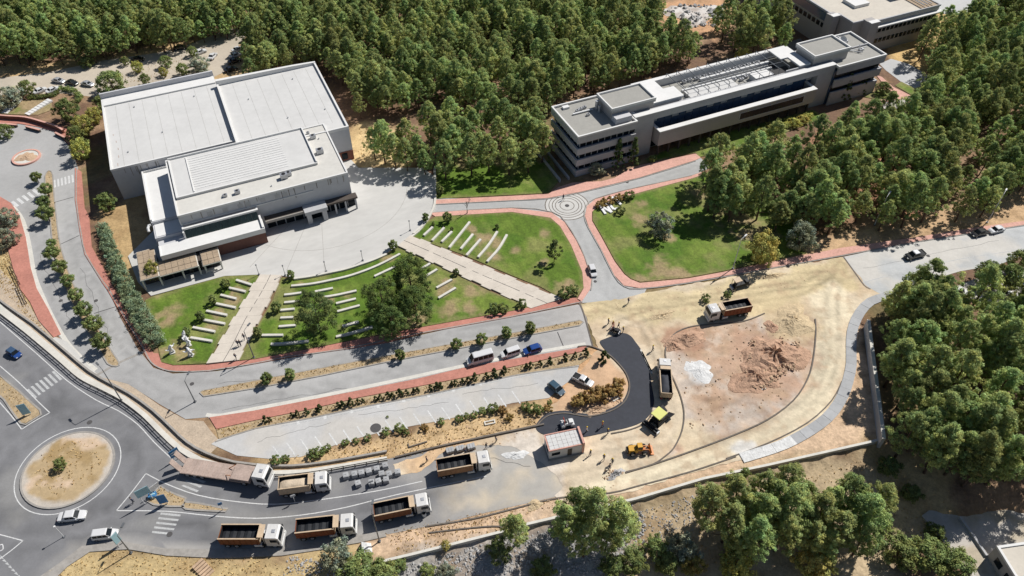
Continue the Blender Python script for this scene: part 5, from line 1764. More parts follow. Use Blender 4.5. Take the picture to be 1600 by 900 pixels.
# little egg-shaped bushes on the long central bed and around the lawns
c, q = ball_points(r, .95, .05, 2.3, 60)
EG = (leaf_mesh('crown', 'bush_leaf', c, q, 54, .16, 130, asp=.6, up=.3), trunk_mesh('trunk', 1.2, .07, 71, limbs=2))
for i, (px, py, s) in enumerate(((417, 593, 1.05), (453, 587, 1.05), (625, 556, 1.0), (713, 539, 1.05), (752, 532, 1.1), (791, 522, 1.1), (828, 515, 1.15))):
    x, y = G(px, py, 1.1)
    tree('clipped_bush', EG[0], EG[1], (x, y, .1), prng.uniform(0, 6), s * 1.15, 'egg shaped bush on the lower road bed, %s' % ('first from the left', 'second from the left', 'third from the left', 'above the rear of the white minibus', 'fifth from the left', 'second from the right', 'first from the right')[i], 'bush', 'egg shaped bushes on the lower road bed')
for i, (px, py, s, lab) in enumerate(((352, 444, 1.1, 'on the left lawn, nearest the plaza'), (332, 469, 1.0, 'on the left lawn, second from the plaza'), (313, 494, 1.05, 'on the left lawn, third from the plaza'), (291, 519, .95, 'on the left lawn, behind the white sculptures'),
                                      (454, 430, 1.0, 'on the plaza edge at the head of the left ramp'), (431, 480, 1.15, 'on the middle lawn beside the left ramp, upper one'), (402, 520, 1.1, 'on the middle lawn beside the left ramp, lower one'), (614, 383, 1.15, 'on the plaza edge at the head of the right ramp'),
                                      (665, 340, 1.0, 'on the plaza edge where the service road meets it'), (687, 297, 1.15, 'on the upper lawn beside the plaza edge'), (642, 398, .55, 'left of the right ramp, upper small one'), (651, 406, .6, 'left of the right ramp, lower small one'), (713, 425, .75, 'left of the right ramp, halfway down'),
                                      (777, 354, .6, 'at the head of the longest seat wall on the far lawn'), (677, 350, .5, 'between the first seat walls of the far lawn'), (706, 358, .5, 'above the fourth seat wall of the far lawn'), (699, 340, 1.2, 'dark, beside the bare tree on the far lawn'))):
    x, y = G(px, py, 1.1 * s)
    tree('clipped_bush', EG[0], EG[1], (x, y, .1), prng.uniform(0, 6), s, 'round clipped bush ' + lab, 'bush')
c, q = crown_points(r, 1.2, .1, 1.5, 30, ROUND, .25)
LOWB = (leaf_mesh('crown', 'bush_leaf', c, q * .9, 50, .24, 131, up=.3), trunk_mesh('trunk', .9, .06, 72, limbs=3))
c, q = crown_points(r, 1.2, .1, 1.5, 30, ROUND, .35)
REDB = (leaf_mesh('crown', 'dry_leaf', c, q * 1.0, 80, .24, 132, up=.3), trunk_mesh('trunk', .9, .06, 73, limbs=3))
for i, (px, py, s, k, lab) in enumerate(((772, 485, 1.2, 0, 'low dark bush at the edge of the middle lawn, beside the red pavement'), (785, 483, 1.1, 0, 'low dark bush joined to its neighbour at the edge of the middle lawn'), (816, 475, 1.0, 0, 'grey green bush at the foot of the right ramp, left side'), (884, 460, 1.3, 0, 'wide grey green bush at the foot of the right ramp, right side'), (895, 454, 1.1, 0, 'grey bush by the corner of the access road'),
                                         (939, 320, 1.0, 1, 'reddish bush nearest the paved circle on the right lawn'), (950, 315, 1.0, 1, 'second reddish bush from the paved circle'), (967, 310, 1.0, 1, 'third reddish bush from the paved circle'), (984, 308, 1.2, 0, 'dark bush at the end of the reddish bushes'), (969, 330, 1.0, 0, 'dark bush under the white letters on the lawn'),
                                         (1104, 467, .9, 0, 'round green bush left in the dirt beside the white cabbed dump truck'), (1136, 460, .8, 0, 'small dark bush left in the dirt behind the dump truck'), (827, 513, .3, 0, 'tuft at the right end of the central bed'))):
    kk = (LOWB, REDB)[k]
    x, y = G(px, py, .6)
    tree('low_bush', kk[0], kk[1], (x, y, .05), prng.uniform(0, 6), s, lab, 'bush')
# spiky shrubs of the planting bed above the car park
c, q = crown_points(r, .75, .1, 1.9, 26, CONE, .3)
SPK = (leaf_mesh('crown', 'spike_leaf', c, q * .85, 70, .26, 140, asp=.35, up=.3), trunk_mesh('trunk', 1.3, .05, 74, limbs=3))
for i, (px, s) in enumerate(((414, .9), (421, .7), (455, .8), (464, 1.0), (478, 1.0), (494, .8), (499, 1.05), (528, 1.0), (534, .9), (548, 1.1), (559, 1.0), (566, .7), (586, .9), (594, 1.1), (606, 1.15), (612, .9), (624, 1.2), (635, .9), (646, .8), (652, .8), (672, 1.0), (682, 1.2), (688, .9), (706, .9), (711, 1.1), (722, 1.0), (731, 1.1), (742, 1.2), (760, .9), (772, 1.2), (788, 1.2), (822, 1.0), (829, 1.1), (844, 1.1), (859, 1.2), (883, 1.2), (899, 1.0), (915, 1.3))):
    py = np.interp(px, [400, 480, 560, 640, 722, 800, 917], [660, 645, 629, 614, 598, 580, 553])
    x, y = G(px, py - 3, .8)
    tree('spiky_shrub', SPK[0], SPK[1], (x, y, .05), prng.uniform(0, 6), s * .88 * prng.uniform(.75, 1.1), 'small dark spiky shrub in the row between the red pavement and the car park', 'shrub', 'spiky shrubs above the car park')
# shrubs between the car park and the road below
for i, (px, py, s, k) in enumerate(((432, 719, 1.1, 0), (446, 718, .9, 0), (490, 710, 1.2, 0), (499, 706, 1.1, 0), (512, 700, .8, 0), (540, 692, .8, 0), (556, 688, .7, 0), (575, 684, .8, 0), (604, 674, .9, 0), (624, 669, 1.1, 0), (635, 674, .7, 0), (663, 668, .8, 1), (690, 658, .8, 0), (718, 655, .9, 0), (728, 650, .7, 0), (742, 648, .8, 0), (754, 643, .9, 0), (771, 640, 1.2, 0), (785, 641, .9, 1), (822, 636, 1.0, 0), (833, 640, 1.2, 0), (841, 642, 1.1, 0), (856, 638, .8, 1), (796, 652, .8, 1), (858, 628, .6, 0), (605, 650, .3, 0))):
    kk = (LOWB, REDB)[k]
    x, y = G(px, py, .5)
    tree('wild_shrub', kk[0], kk[1], (x, y, .02), prng.uniform(0, 6), s * .8, 'wild shrub on the dry strip below the car park', 'shrub', 'wild shrubs below the car park')
# ochre reeds inside the asphalt bend
for i, (px, py, s, lab) in enumerate(((905, 627, 1.2, 'left'), (922, 622, 1.4, 'second from the left'), (940, 618, 1.4, 'third from the left'), (957, 612, 1.3, 'second from the right'), (966, 602, 1.1, 'right'))):
    x, y = G(px, py, .6)
    tree('dry_bush', REDB[0], REDB[1], (x, y, .05), prng.uniform(0, 6), s, 'ochre dry bush inside the bend of the fresh asphalt, %s of five' % lab, 'bush')
x, y = G(943, 562, .5)
tree('spiky_shrub', SPK[0], SPK[1], (x, y, .05), 0, 1.5, 'dark spiky shrub inside the bend behind the white pickup', 'shrub')
# clipped grey green hedge left of the lawn
hp = smooth(GP([(158, 352), (170, 385), (182, 415), (196, 448), (212, 480), (228, 508), (246, 536)], 1.2), 6, False)
hr = resample(hp, .62)
hc, hq = [], []
rr_ = np.random.default_rng(9)
for x, y, a in hr:
    t = len(hc) / (11 * len(hr))
    wd = 1.1 + .8 * t
    for k in range(11):
        o_ = rr_.uniform(-wd, wd)
        hc.append((x - math.sin(a) * o_ + rr_.uniform(-.3, .3), y + math.cos(a) * o_, rr_.uniform(.3, 2.5) * (.8 + .35 * t) * (1 - .3 * abs(o_) / wd)))
        hq.append(rr_.uniform(.4, .62))
hc = np.array(hc)
org = Vector((hc[0][0], hc[0][1], 0))
he = tag(put('hedge', leaf_mesh('hedge', 'hedge_leaf', hc - np.array(org), np.array(hq), 42, .3, 150, up=.35), None, org), 'long thick grey green hedge between the red pavement and the left lawn', 'hedge')
for px, lab, zz, wd in (([(45, 152), (62, 151), (80, 148), (90, 142)], 'low clipped green hedge below the white cars at the top left', .9, .5), ([(94, 139), (104, 138), (116, 143), (123, 150), (122, 158)], 'curved clipped green hedge around the small terrace at the top left', 1.2, .8)):
    hc, hq = [], []
    for x, y, a in resample(smooth(GP(px, .6), 5, False), .5):
        for k in range(5):
            o_ = rr_.uniform(-wd, wd)
            hc.append((x - math.sin(a) * o_, y + math.cos(a) * o_, rr_.uniform(.2, 1) * zz))
            hq.append(.4)
    hc = np.array(hc)
    org = Vector((hc[0][0], hc[0][1], 0))
    tag(put('hedge', leaf_mesh('hedge', 'bush_leaf', hc - np.array(org), np.array(hq), 40, .28, 151, up=.35), None, org), lab, 'hedge')
# bare tree beside the service road
b = MB()
rb = random.Random(5)


def twig(p, d, L, rad, lv):
    q = p + d * L
    b.tube([p, p.lerp(q, .5) + Vector((rb.uniform(-.1, .1), rb.uniform(-.1, .1), 0)) * L * .5, q], [rad, rad * .8, rad * .55], 5 if lv < 2 else 3)
    if lv < 4:
        for k in range(3):
            nd = (d + Vector((rb.uniform(-.8, .8), rb.uniform(-.8, .8), rb.uniform(-.05, .6)))).normalized()
            twig(q, nd, L * rb.uniform(.55, .75), rad * .55, lv + 1)


twig(Vector((0, 0, 0)), Vector((0, 0, 1)), 1.5, .13, 0)
x, y = G(730, 334)
o = b.build('bare_tree', 'bark_grey')
o.location = (x, y, .1)
tag(o, 'leafless grey tree beside the service road at the edge of the far lawn', 'tree')
x, y = G(95, 727, .8)
tree('island_tree', BUSHY[0][0], BUSHY[0][1], (x, y, .15), 1, .42, 'small thin tree on the dry roundabout island', 'tree', zs=.5)
# dry grass tufts on slopes, verges and the roundabout
tr = np.random.default_rng(4)
tv, tf = [], []
for poly, n in (([(60, 900), (150, 856), (260, 868), (440, 874), (520, 862), (520, 900)], 450), ([(0, 372), (20, 410), (50, 490), (90, 545), (20, 470), (0, 450)], 600), ([(60, 715), (100, 690), (150, 690), (165, 715), (140, 755), (90, 778), (55, 760)], 170),
                ([(440, 716), (560, 688), (680, 664), (840, 630), (840, 660), (640, 715)], 700), ([(1010, 790), (1370, 695), (1480, 790), (1440, 840), (1000, 900)], 700), ([(560, 200), (600, 195), (635, 235), (560, 262)], 250), ([(600, 830), (870, 780), (800, 825), (620, 870)], 300), ([(0, 150), (80, 150), (320, 75), (330, 130)], 400), ([(313, 612), (600, 558), (906, 501), (906, 507), (600, 565), (316, 618)], 420), ([(76, 268), (84, 300), (92, 372), (113, 440), (158, 520), (184, 566), (170, 566), (138, 520), (100, 446), (82, 380), (72, 300)], 260), ([(340, 672), (640, 609), (917, 551), (920, 560), (800, 584), (480, 651), (345, 684)], 500), ([(0, 590), (55, 642), (38, 659), (10, 625)], 60), ([(232, 783), (252, 762), (288, 779), (285, 790), (350, 796), (290, 786)], 60)):
    P = np.array(poly, float)
    cnt = 0
    while cnt < n:
        px, py = tr.uniform(P[:, 0].min(), P[:, 0].max()), tr.uniform(P[:, 1].min(), P[:, 1].max())
        if not inside(np.array([px]), np.array([py]), poly)[0]:
            continue
        cnt += 1
        x, y, z = GT(px, py)
        z += (.12 if 72 < px < 920 and py < 684 and (len(tv) and n in (420, 260, 500)) else .15 if n == 60 else 0)
        z += .2 if 40 < px < 175 and 685 < py < 782 else 0
        h = tr.uniform(.08, .24)
        for k in range(3):
            a = tr.uniform(0, 6.28)
            wv = h * .7
            i = len(tv)
            tv += [(x - math.cos(a) * wv, y - math.sin(a) * wv, z - .05), (x + math.cos(a) * wv, y + math.sin(a) * wv, z - .05), (x + tr.normal() * .12, y + tr.normal() * .12, z + h)]
            tf.append((i, i + 1, i + 2))
b = MB()
b.add(tv, tf)
tag(b.build('dry_grass', 'dry_reed'), 'tufts of dry yellow grass over the slopes and verges', 'grass', kind='stuff')


# ------------------------------------------------------------------ vehicles (built along +x, nose at +x)
def wheel_mesh(r, wd, rim='steel'):
    t = MB()
    t.tube([(0, -wd / 2, 0), (0, -wd / 2 + .03, 0), (0, wd / 2 - .03, 0), (0, wd / 2, 0)], [r * .93, r, r, r * .93], 16)
    h = MB()
    h.cyl((0, -wd / 2 - .012, 0), (0, wd / 2 + .012, 0), r * .58, n=12)
    h.cyl((0, -wd / 2 - .03, 0), (0, wd / 2 + .03, 0), r * .2, n=8)
    return t.mesh('tyre', 'rubber', sm=False), h.mesh('rim', rim)


WT, WR = wheel_mesh(.5, .36)
CT, CR = wheel_mesh(.33, .22)


def wheel(root, x, y, r=None, truck=True, sc=1.0):
    t = put('wheel', WT if truck else CT, root, (x, y, (.5 if truck else .33) * sc))
    t.scale = (sc, sc, sc)
    put('rim', WR if truck else CR, t)
    return t


def cab(root, x0, col='cab_white'):
    """cab over engine: x0 is the rear of the cab, 2.2 m long"""
    pr = [(x0, .75), (x0 + 2.15, .75), (x0 + 2.25, 1.0), (x0 + 2.22, 1.9), (x0 + 2.02, 2.85), (x0 + 1.75, 3.02), (x0 + .1, 3.05), (x0, 2.9)]
    b = MB()
    n = len(pr)
    rows = ((-1.25, 0), (-1.14, .0), (1.14, 0), (1.25, 0))
    vs = []
    for j, (y, _) in enumerate(rows):
        for (x, z) in pr:
            k = .0
            if j in (0, 3):
                x2 = x0 + 1.1 + (x - x0 - 1.1) * .97
                z2 = z if z < 2 else z - .07
                vs.append((x2, y * (1 if z < 2 else .95), z2))
            else:
                vs.append((x, y, z))
    fs = [tuple(range(n)), tuple(range(4 * n - 1, 3 * n - 1, -1))]
    for j in range(3):
        for i in range(n):
            a, c = j * n + i, j * n + (i + 1) % n
            fs.append((c, a, a + n, c + n))
    b.add(vs, fs)
    o = b.build('cab', col, root)
    g = MB()
    g.add([(x0 + 2.235, -1.08, 1.95), (x0 + 2.235, 1.08, 1.95), (x0 + 2.06, 1.0, 2.74), (x0 + 2.06, -1.0, 2.74), (x0 + 2.1, -1.08, 1.95), (x0 + 2.1, 1.08, 1.95), (x0 + 1.95, 1.0, 2.74), (x0 + 1.95, -1.0, 2.74)],
          [(0, 1, 2, 3), (4, 7, 6, 5), (0, 3, 7, 4), (1, 5, 6, 2), (3, 2, 6, 7), (0, 4, 5, 1)])
    g.build('windscreen', 'glass', o)
    for s in (-1, 1):
        y0, y1 = (1.2, 1.262) if s > 0 else (-1.262, -1.2)
        MB().box(x0 + .75, x0 + 1.85, y0, y1, 1.85, 2.55).build('side_window', 'glass', o)
        MB().box(x0 + 2.2, x0 + 2.29, s * .95 - .18, s * .95 + .18, .95, 1.15).build('headlight', 'lamp_glass', root)
        m = MB()
        m.box(x0 + 1.95, x0 + 2.1, s * 1.42 - .1, s * 1.42 + .1, 1.75, 2.4).tube([(x0 + 2.0, s * 1.2, 2.45), (x0 + 2.02, s * 1.42, 2.45)], .03, 5)
        m.build('mirror', 'black_metal', o)
    MB().box(x0 + 2.15, x0 + 2.36, -1.24, 1.24, .35, .92).build('bumper', 'steel_white' if col == 'cab_white' else 'black_metal', root)
    MB().box(x0 + .9, x0 + 1.45, -.28, .28, 3.04, 3.09).box(x0 + 1.0, x0 + 1.35, -.2, .2, 3.09, 3.12).build('roof_hatch', 'steel', o)
    MB().box(x0 + 1.6, x0 + 2.1, -.9, .9, 3.0, 3.1).build('sun_visor', 'black_metal', o) if False else None
    return o


def dump_truck(name, label, load, group=None, side='bed_orange', L=9.3):
    t = tag(empty(name), label, 'truck', group)
    MB().box(0, L - .3, -.45, .45, .72, 1.02).box(.3, L - 2.6, -.5, -.3, .55, .72).box(.3, L - 2.6, .3, .5, .55, .72).build('chassis', 'black_metal', t)
    xc = L - 2.35
    cab(t, xc)
    bl = xc - .95                                           # bed from x = 0 to bl
    z0, z1 = 1.15, 2.85
    b = MB()
    b.box(0, bl, -1.22, -1.1, z0, z1, 0)
    b.box(0, bl, 1.1, 1.22, z0, z1, 0)
    b.box(0, .12, -1.1, 1.1, z0, z1 - .1, 0)
    b.box(bl - .12, bl, -1.1, 1.1, z0, z1 + .25, 0)
    b.box(0, bl, -1.1, 1.1, z0, z0 + .12, 1)
    b.box(.12, bl - .12, -1.1, -1.07, z0 + .12, z1 - .06, 1)
    b.box(.12, bl - .12, 1.07, 1.1, z0 + .12, z1 - .06, 1)
    b.box(bl - .16, bl - .12, -1.07, 1.07, z0 + .12, z1 - .06, 1)
    b.box(.12, .15, -1.07, 1.07, z0 + .12, z1 - .2, 1)
    bed = b.build('bed', [side, 'bed_inside'], t)
    MB().box(-.03, bl + .03, -1.26, -1.07, z1, z1 + .09).box(-.03, bl + .03, 1.07, 1.26, z1, z1 + .09).box(bl - .14, bl + .05, -1.07, 1.07, z1 + .25, z1 + .33).build('rim', 'bed_rim', bed)
    rb = MB()
    k = .5
    while k < bl:
        rb.box(k, k + .09, -1.29, -1.22, z0, z1).box(k, k + .09, 1.22, 1.29, z0, z1)
        k += .85
    rb.build('rib', side, bed)
    hd = MB()
    hd.box(bl - .05, bl + .75, -1.05, 1.05, z1 + .2, z1 + .28).box(bl - .02, bl + .1, -1.1, 1.1, z0 + .2, z1 + .2)
    hd.build('headboard', 'bed_rim', bed)
    if load == 'empty':
        q = MB()
        for i in range(5):
            u0 = .25 + i * (bl - .5) / 5
            q.add([(u0, -1.05, z0 + .8), (u0 + (bl - .5) / 5 - .06, -1.05, z0 + .8), (u0 + (bl - .5) / 5 - .06, 1.05, z0 + .8), (u0, 1.05, z0 + .8), (u0 + .5, -1.05, z0 + .87), (u0 + .5, 1.05, z0 + .87)],
                  [(0, 4, 5, 3), (4, 1, 2, 5), (0, 1, 4), (3, 5, 2)])
        q.build('tarpaulin', 'tarp', t)
    else:
        q = MB()
        nu, nv = 14, 6
        rr = random.Random(3)
        vs = []
        for i in range(nu + 1):
            for j in range(nv + 1):
                u, v = i / nu, j / nv
                e = min(u, 1 - u, v, 1 - v)
                h = (.45 if load == 'fresh_asphalt' else .62) + .5 * min(1, e * 4) + rr.uniform(-.05, .05)
                vs.append((.15 + u * (bl - .3), -1.06 + 2.12 * v, z0 + .25 + h))
        fs = [(i * (nv + 1) + j, (i + 1) * (nv + 1) + j, (i + 1) * (nv + 1) + j + 1, i * (nv + 1) + j + 1) for i in range(nu) for j in range(nv)]
        q.add(vs, fs)
        q.build('load', load, t, sm=True)
    for x in (.95, 2.3, L - 3.2 if L > 9 else L - 2.9, L - 1.25):
        for s in (-1, 1):
            wheel(t, x, s * 1.02)
    for s in (-1, 1):
        MB().box(xc - 1.9, xc - .75, s * .98 - .28, s * .98 + .28, .5, 1.0).build('fuel_tank', 'steel_white', t)
        MB().box(-.06, 0, s * .9 - .25, s * .9 + .25, .8, 1.0).build('tail_light', 'tail_red', t)
        MB().box(.3, 2.95, s * 1.02 - .2, s * 1.02 + .2, 1.04, 1.1).build('mudguard', 'black_metal', t)
    MB().tube([(xc - .3, -.95, 1.0), (xc - .3, -.95, 2.9)], .09, 8).build('exhaust', 'steel', t)
    return t


def heading(p0, p1, h=0):
    a, b = G(*p0, h), G(*p1, h)
    return math.atan2(b[1] - a[1], b[0] - a[0])


def park(o, rear, front, z=.04, sc=None, L=None, h=1.0, label=None, group=None):
    """stand a vehicle between the photo positions of its tail and nose"""
    a, b = G(*rear, h), G(*front, h)
    rz = math.atan2(b[1] - a[1], b[0] - a[0])
    d = math.hypot(b[0] - a[0], b[1] - a[1])
    s = d / L if sc is None else sc
    mx, my = (a[0] + b[0]) / 2, (a[1] + b[1]) / 2
    place(o, (mx - math.cos(rz) * L * s / 2, my - math.sin(rz) * L * s / 2, z), rz, label, group, s)
    return s


TG = 'orange bodied dump trucks of the site'
t1 = dump_truck('dump_truck', 'dump truck with orange bed and white cab, rearmost of the lower row', 'empty', TG)
print('truck scale', park(t1, (347, 838), (443, 838), L=9.3, h=1.4))
t2 = copy_tree(t1)
print('truck scale', park(t2, (464, 829), (557, 819), L=9.3, h=1.4, label='dump truck with orange bed and white cab, middle one of the lower row'))
t3 = copy_tree(t1)
print('truck scale', park(t3, (585, 803), (672, 785), L=9.3, h=1.4, label='dump truck with orange bed and white cab, leading the lower row of three'))
t4 = copy_tree(t1)
print('truck scale', park(t4, (683, 734), (767, 719), L=9.3, h=1.4, label='dump truck with orange bed and white cab facing the gatehouse'))
t5 = copy_tree(t1)
print('truck scale', park(t5, (1170, 479), (1104, 491), L=9.3, h=1.4, z=.06, label='dump truck with orange bed and white cab facing left on the pale dirt road'))
for t_, m_ in ((t2, 'bed_rust'), (t4, 'bed_dusty'), (t5, 'bed_rust')):
    for ch in t_.children:
        if ch.name.startswith('bed'):
            ch.data = ch.data.copy()
            ch.data.materials[0] = M[m_]
            for g in ch.children:
                if g.name.startswith('rib'):
                    g.data = g.data.copy()
                    g.data.materials[0] = M[m_]
t6 = dump_truck('dump_truck', 'white cabbed truck heaped with black asphalt, backed up beside the fresh lane', 'fresh_asphalt', None, 'bed_rim')
print('truck scale', park(t6, (1041, 620), (1037, 564), L=9.3, h=1.4, z=.06))
t7 = dump_truck('dump_truck', 'pale bodied truck loaded with beige sand, behind the long flatbed', 'sand_load', None, 'bed_rim', L=8.4)
print('truck scale', park(t7, (437, 762), (516, 752), L=8.4, h=1.4))

# long flatbed with loading ramps
fb = tag(empty('flatbed_truck'), 'long flatbed truck with dusty brown deck, raised rear ramps and white cab', 'truck')
MB().box(0, 14.0, -.5, .5, .6, .95).build('chassis', 'black_metal', fb)
b = MB()
b.box(0, 10.6, -1.35, 1.35, .95, 1.12).box(10.6, 11.4, -1.3, 1.3, 1.12, 1.35)
b.build('deck', 'deck_brown', fb)
for k in range(12):
    MB().box(.25 + k * .84, 1.02 + k * .84, -1.28, 1.28, 1.12, 1.16 + .015 * (k % 2)).build('deck_plank', 'deck_brown', fb)
MB().box(8.3, 11.3, -1.3, 1.3, 1.35, 1.75).build('gooseneck', 'deck_brown', fb)
MB().box(8.2, 8.35, -1.2, 1.2, 1.16, 1.5).tube([(7.2, .6, 1.2), (8.2, .9, 1.9)], .06, 6).tube([(7.2, -.6, 1.2), (8.2, -.9, 1.9)], .06, 6).build('chain_rack', 'machine_orange', fb)
for s in (-1, 1):
    b = MB()
    b.add([(-.05, s * .75 - .42, 1.05), (-.05, s * .75 + .42, 1.05), (-1.0, s * .75 + .42, 3.3), (-1.0, s * .75 - .42, 3.3), (-.22, s * .75 - .42, 1.0), (-.22, s * .75 + .42, 1.0), (-1.15, s * .75 + .42, 3.25), (-1.15, s * .75 - .42, 3.25)],
          [(0, 1, 2, 3), (7, 6, 5, 4), (0, 3, 7, 4), (1, 5, 6, 2), (2, 6, 7, 3), (0, 4, 5, 1)])
    b.build('loading_ramp', 'deck_brown', fb)
    for x in (1.0, 2.2, 3.4, 10.2, 12.8):
        wheel(fb, x, s * 1.08)
    MB().box(-.06, 0, s * .9 - .2, s * .9 + .2, .7, .88).build('tail_light', 'tail_red', fb)
cab(fb, 11.9)
print('flatbed', park(fb, (287, 727), (424, 748), L=14.25, h=1.2))


# ---- cars
def car(name, label, cat, col, L=4.4, W=1.78, Hh=1.46, hood=1.05, boot=.75, ws=.75, rs=.55, belt=.9, nose=.68, tail=.85, roofcol=None, windows=2, group=None, cargo=False):
    t = tag(empty(name), label, cat, group)
    w = W / 2
    # lower body: cross sections along x with rounded ends
    st = [(0, .86, .38, tail * .92), (.12, .96, .24, tail), (.5, 1, .2, belt), (L * .3, 1, .2, belt + .02), (L - hood - .1, 1, .2, belt), (L - .55, .98, .2, nose + .12), (L - .15, .92, .24, nose), (L, .78, .38, nose * .82)]
    vs, fs = [], []
    for x, k, zb, zt in st:
        y = w * k
        zm = zb + (zt - zb) * .55
        vs += [(x, -y * .94, zb), (x, -y, zm), (x, -y * .93, zt), (x, y * .93, zt), (x, y, zm), (x, y * .94, zb)]
    for i in range(len(st) - 1):
        for j in range(6):
            a, c = i * 6 + j, i * 6 + (j + 1) % 6
            fs.append((a, c, c + 6, a + 6))
    fs += [tuple(range(6))[::-1], tuple(range(len(vs) - 6, len(vs)))]
    MB().add(vs, fs).build('body', col, t)
    x0, x1, x2, x3 = boot, boot + rs, L - hood - ws, L - hood
    if cargo:
        x0, x1 = cargo
    zb, zt, wb, wt = belt - .03, Hh, w * .9, w * .76
    g = [(x0, zb), (x1, zt), (x2, zt), (x3, zb)]
    xm = (x1 + x2) / 2
    b = MB()
    b.add([(x0 + .02, -wb, zb), (x3 - .02, -wb, zb), (x3 - .02, wb, zb), (x0 + .02, wb, zb), (x1, -wt, zt - .06), (x2, -wt, zt - .06), (x2, wt, zt - .06), (x1, wt, zt - .06)],
          [(0, 1, 5, 4), (1, 2, 6, 5), (2, 3, 7, 6), (3, 0, 4, 7), (4, 5, 6, 7)])
    b.build('cabin', col, t)
    r = MB()
    rw = wt + .02
    r.add([(x1 - .06, -rw, zt - .06), (x2 + .06, -rw, zt - .06), (x2 + .06, rw, zt - .06), (x1 - .06, rw, zt - .06), (x1 + .12, -rw * .86, zt), (x2 - .15, -rw * .86, zt), (x2 - .15, rw * .86, zt), (x1 + .12, rw * .86, zt)],
          [(0, 1, 5, 4), (1, 2, 6, 5), (2, 3, 7, 6), (3, 0, 4, 7), (4, 5, 6, 7)])
    r.build('roof', roofcol or col, t)

    def pane(nm, a, bb, off):
        """glass between two (x, halfwidth, z) edges, thin and proud of the cabin"""
        (xa, ya, za), (xb, yb, zb_) = a, bb
        dx, dz = off
        MB().add([(xa + dx, -ya, za + dz), (xa + dx, ya, za + dz), (xb + dx, yb, zb_ + dz), (xb + dx, -yb, zb_ + dz), (xa - dx, -ya, za - dz), (xa - dx, ya, za - dz), (xb - dx, yb, zb_ - dz), (xb - dx, -yb, zb_ - dz)],
                 [(0, 1, 2, 3), (7, 6, 5, 4), (0, 3, 7, 4), (1, 5, 6, 2), (2, 6, 7, 3), (0, 4, 5, 1)]).build(nm, 'glass', t)
    lerp = lambda p, q, s: p + (q - p) * s
    pane('windscreen', (lerp(x3, x2, .08), wb * .93, lerp(zb, zt - .06, .08)), (lerp(x3, x2, .92), wt * .95, lerp(zb, zt - .06, .92)), (.015, .02))
    pane('rear_window', (lerp(x0, x1, .2), wb * .9, lerp(zb, zt - .06, .2)), (lerp(x0, x1, .92), wt * .93, lerp(zb, zt - .06, .92)), (-.015, .02))
    for s in (-1, 1):
        for k in range(windows):
            a0 = lerp(x1 + .05, x2 + .2, k / windows) + .04
            a1 = lerp(x1 + .05, x2 + .2, (k + 1) / windows) - .04
            yb, yt = lerp(wb, wt, .12), lerp(wb, wt, .88)
            z_b, z_t = lerp(zb, zt - .06, .12), lerp(zb, zt - .06, .88)
            e = .018 * s
            a1t = min(a1, x2 + .02)
            MB().add([(a0, s * yb + e, z_b), (a1, s * yb + e, z_b), (a1t, s * yt + e, z_t), (a0, s * yt + e, z_t), (a0, s * yb - e, z_b), (a1, s * yb - e, z_b), (a1t, s * yt - e, z_t), (a0, s * yt - e, z_t)],
                     [(0, 1, 2, 3), (7, 6, 5, 4), (0, 3, 7, 4), (1, 5, 6, 2), (2, 6, 7, 3), (0, 4, 5, 1)]).build('side_window', 'glass', t)
        for x in (.78, L - .85):
            wheel(t, x, s * (w - .1), truck=False)
        MB().box(L - .14, L + .0, s * w * .62 - .17, s * w * .62 + .17, nose * .82, nose * .98).build('headlight', 'lamp_glass', t)
        MB().box(-.02, .1, s * w * .7 - .14, s * w * .7 + .14, tail * .72, tail * .92).build('tail_light', 'tail_red', t)
        MB().box(x3 - .35, x3 - .18, s * (w + .06) - .09, s * (w + .06) + .09, belt, belt + .14).build('mirror', col, t)
    return t


def do_car(o, rear, front, L, sc=None, h=.7, z=.04):
    return park(o, rear, front, L=L, sc=sc, h=h, z=z)


do_car(car('parked_car', 'white saloon car on the roundabout road below the dry island', 'car', 'car_white', L=4.6), (90.5, 808), (134, 803), 4.6)
do_car(car('estate_car', 'white boxy estate car with roof window leaving the roundabout', 'car', 'car_white', L=4.4, Hh=1.75, boot=.08, rs=.2, hood=.95, belt=1.0, windows=3), (144, 837), (184, 832), 4.4)
o = car('parked_car', 'blue hatchback with dark glass roof driving on the left main road', 'car', 'car_blue', L=4.0, Hh=1.5, boot=.2, rs=.45, hood=.9, roofcol='glass_blue')
do_car(o, (9, 543), (33, 558), 4.0, sc=.82)
do_car(car('white_minibus', 'white minibus parked first in line beside the red pavement', 'minibus', 'car_white', L=5.9, W=2.0, Hh=2.5, boot=.05, rs=.12, hood=.75, ws=.75, belt=1.2, nose=1.0, tail=1.25, windows=4), (770, 552), (729, 563), 5.9, h=1.2)
do_car(car('white_van', 'white van parked between the minibus and the blue car', 'van', 'car_white', L=4.7, W=1.85, Hh=1.9, boot=.05, rs=.15, hood=.85, belt=1.05, nose=.9, tail=1.1, windows=3), (811, 546), (783, 555), 4.7, sc=.8)
do_car(car('parked_car', 'dark blue hatchback parked at the right end of the roadside line', 'car', 'car_blue', L=4.1, Hh=1.5, boot=.15, rs=.4, hood=.95), (846, 541), (817, 550), 4.1, sc=.88)
do_car(car('parked_car', 'dark teal hatchback on the car park beside the white pickup', 'car', 'car_teal', L=4.1, Hh=1.5, boot=.1, rs=.4, hood=.9), (860, 598), (879, 614), 4.1, sc=.85, z=.06)
o = car('pickup_truck', 'white pickup with dark open bed on the dirt above the reeds', 'pickup', 'car_white', L=5.1, W=1.85, Hh=1.75, boot=1.7, rs=.2, hood=1.25, belt=1.0, nose=.9, tail=1.0, cargo=(1.75, 1.95))
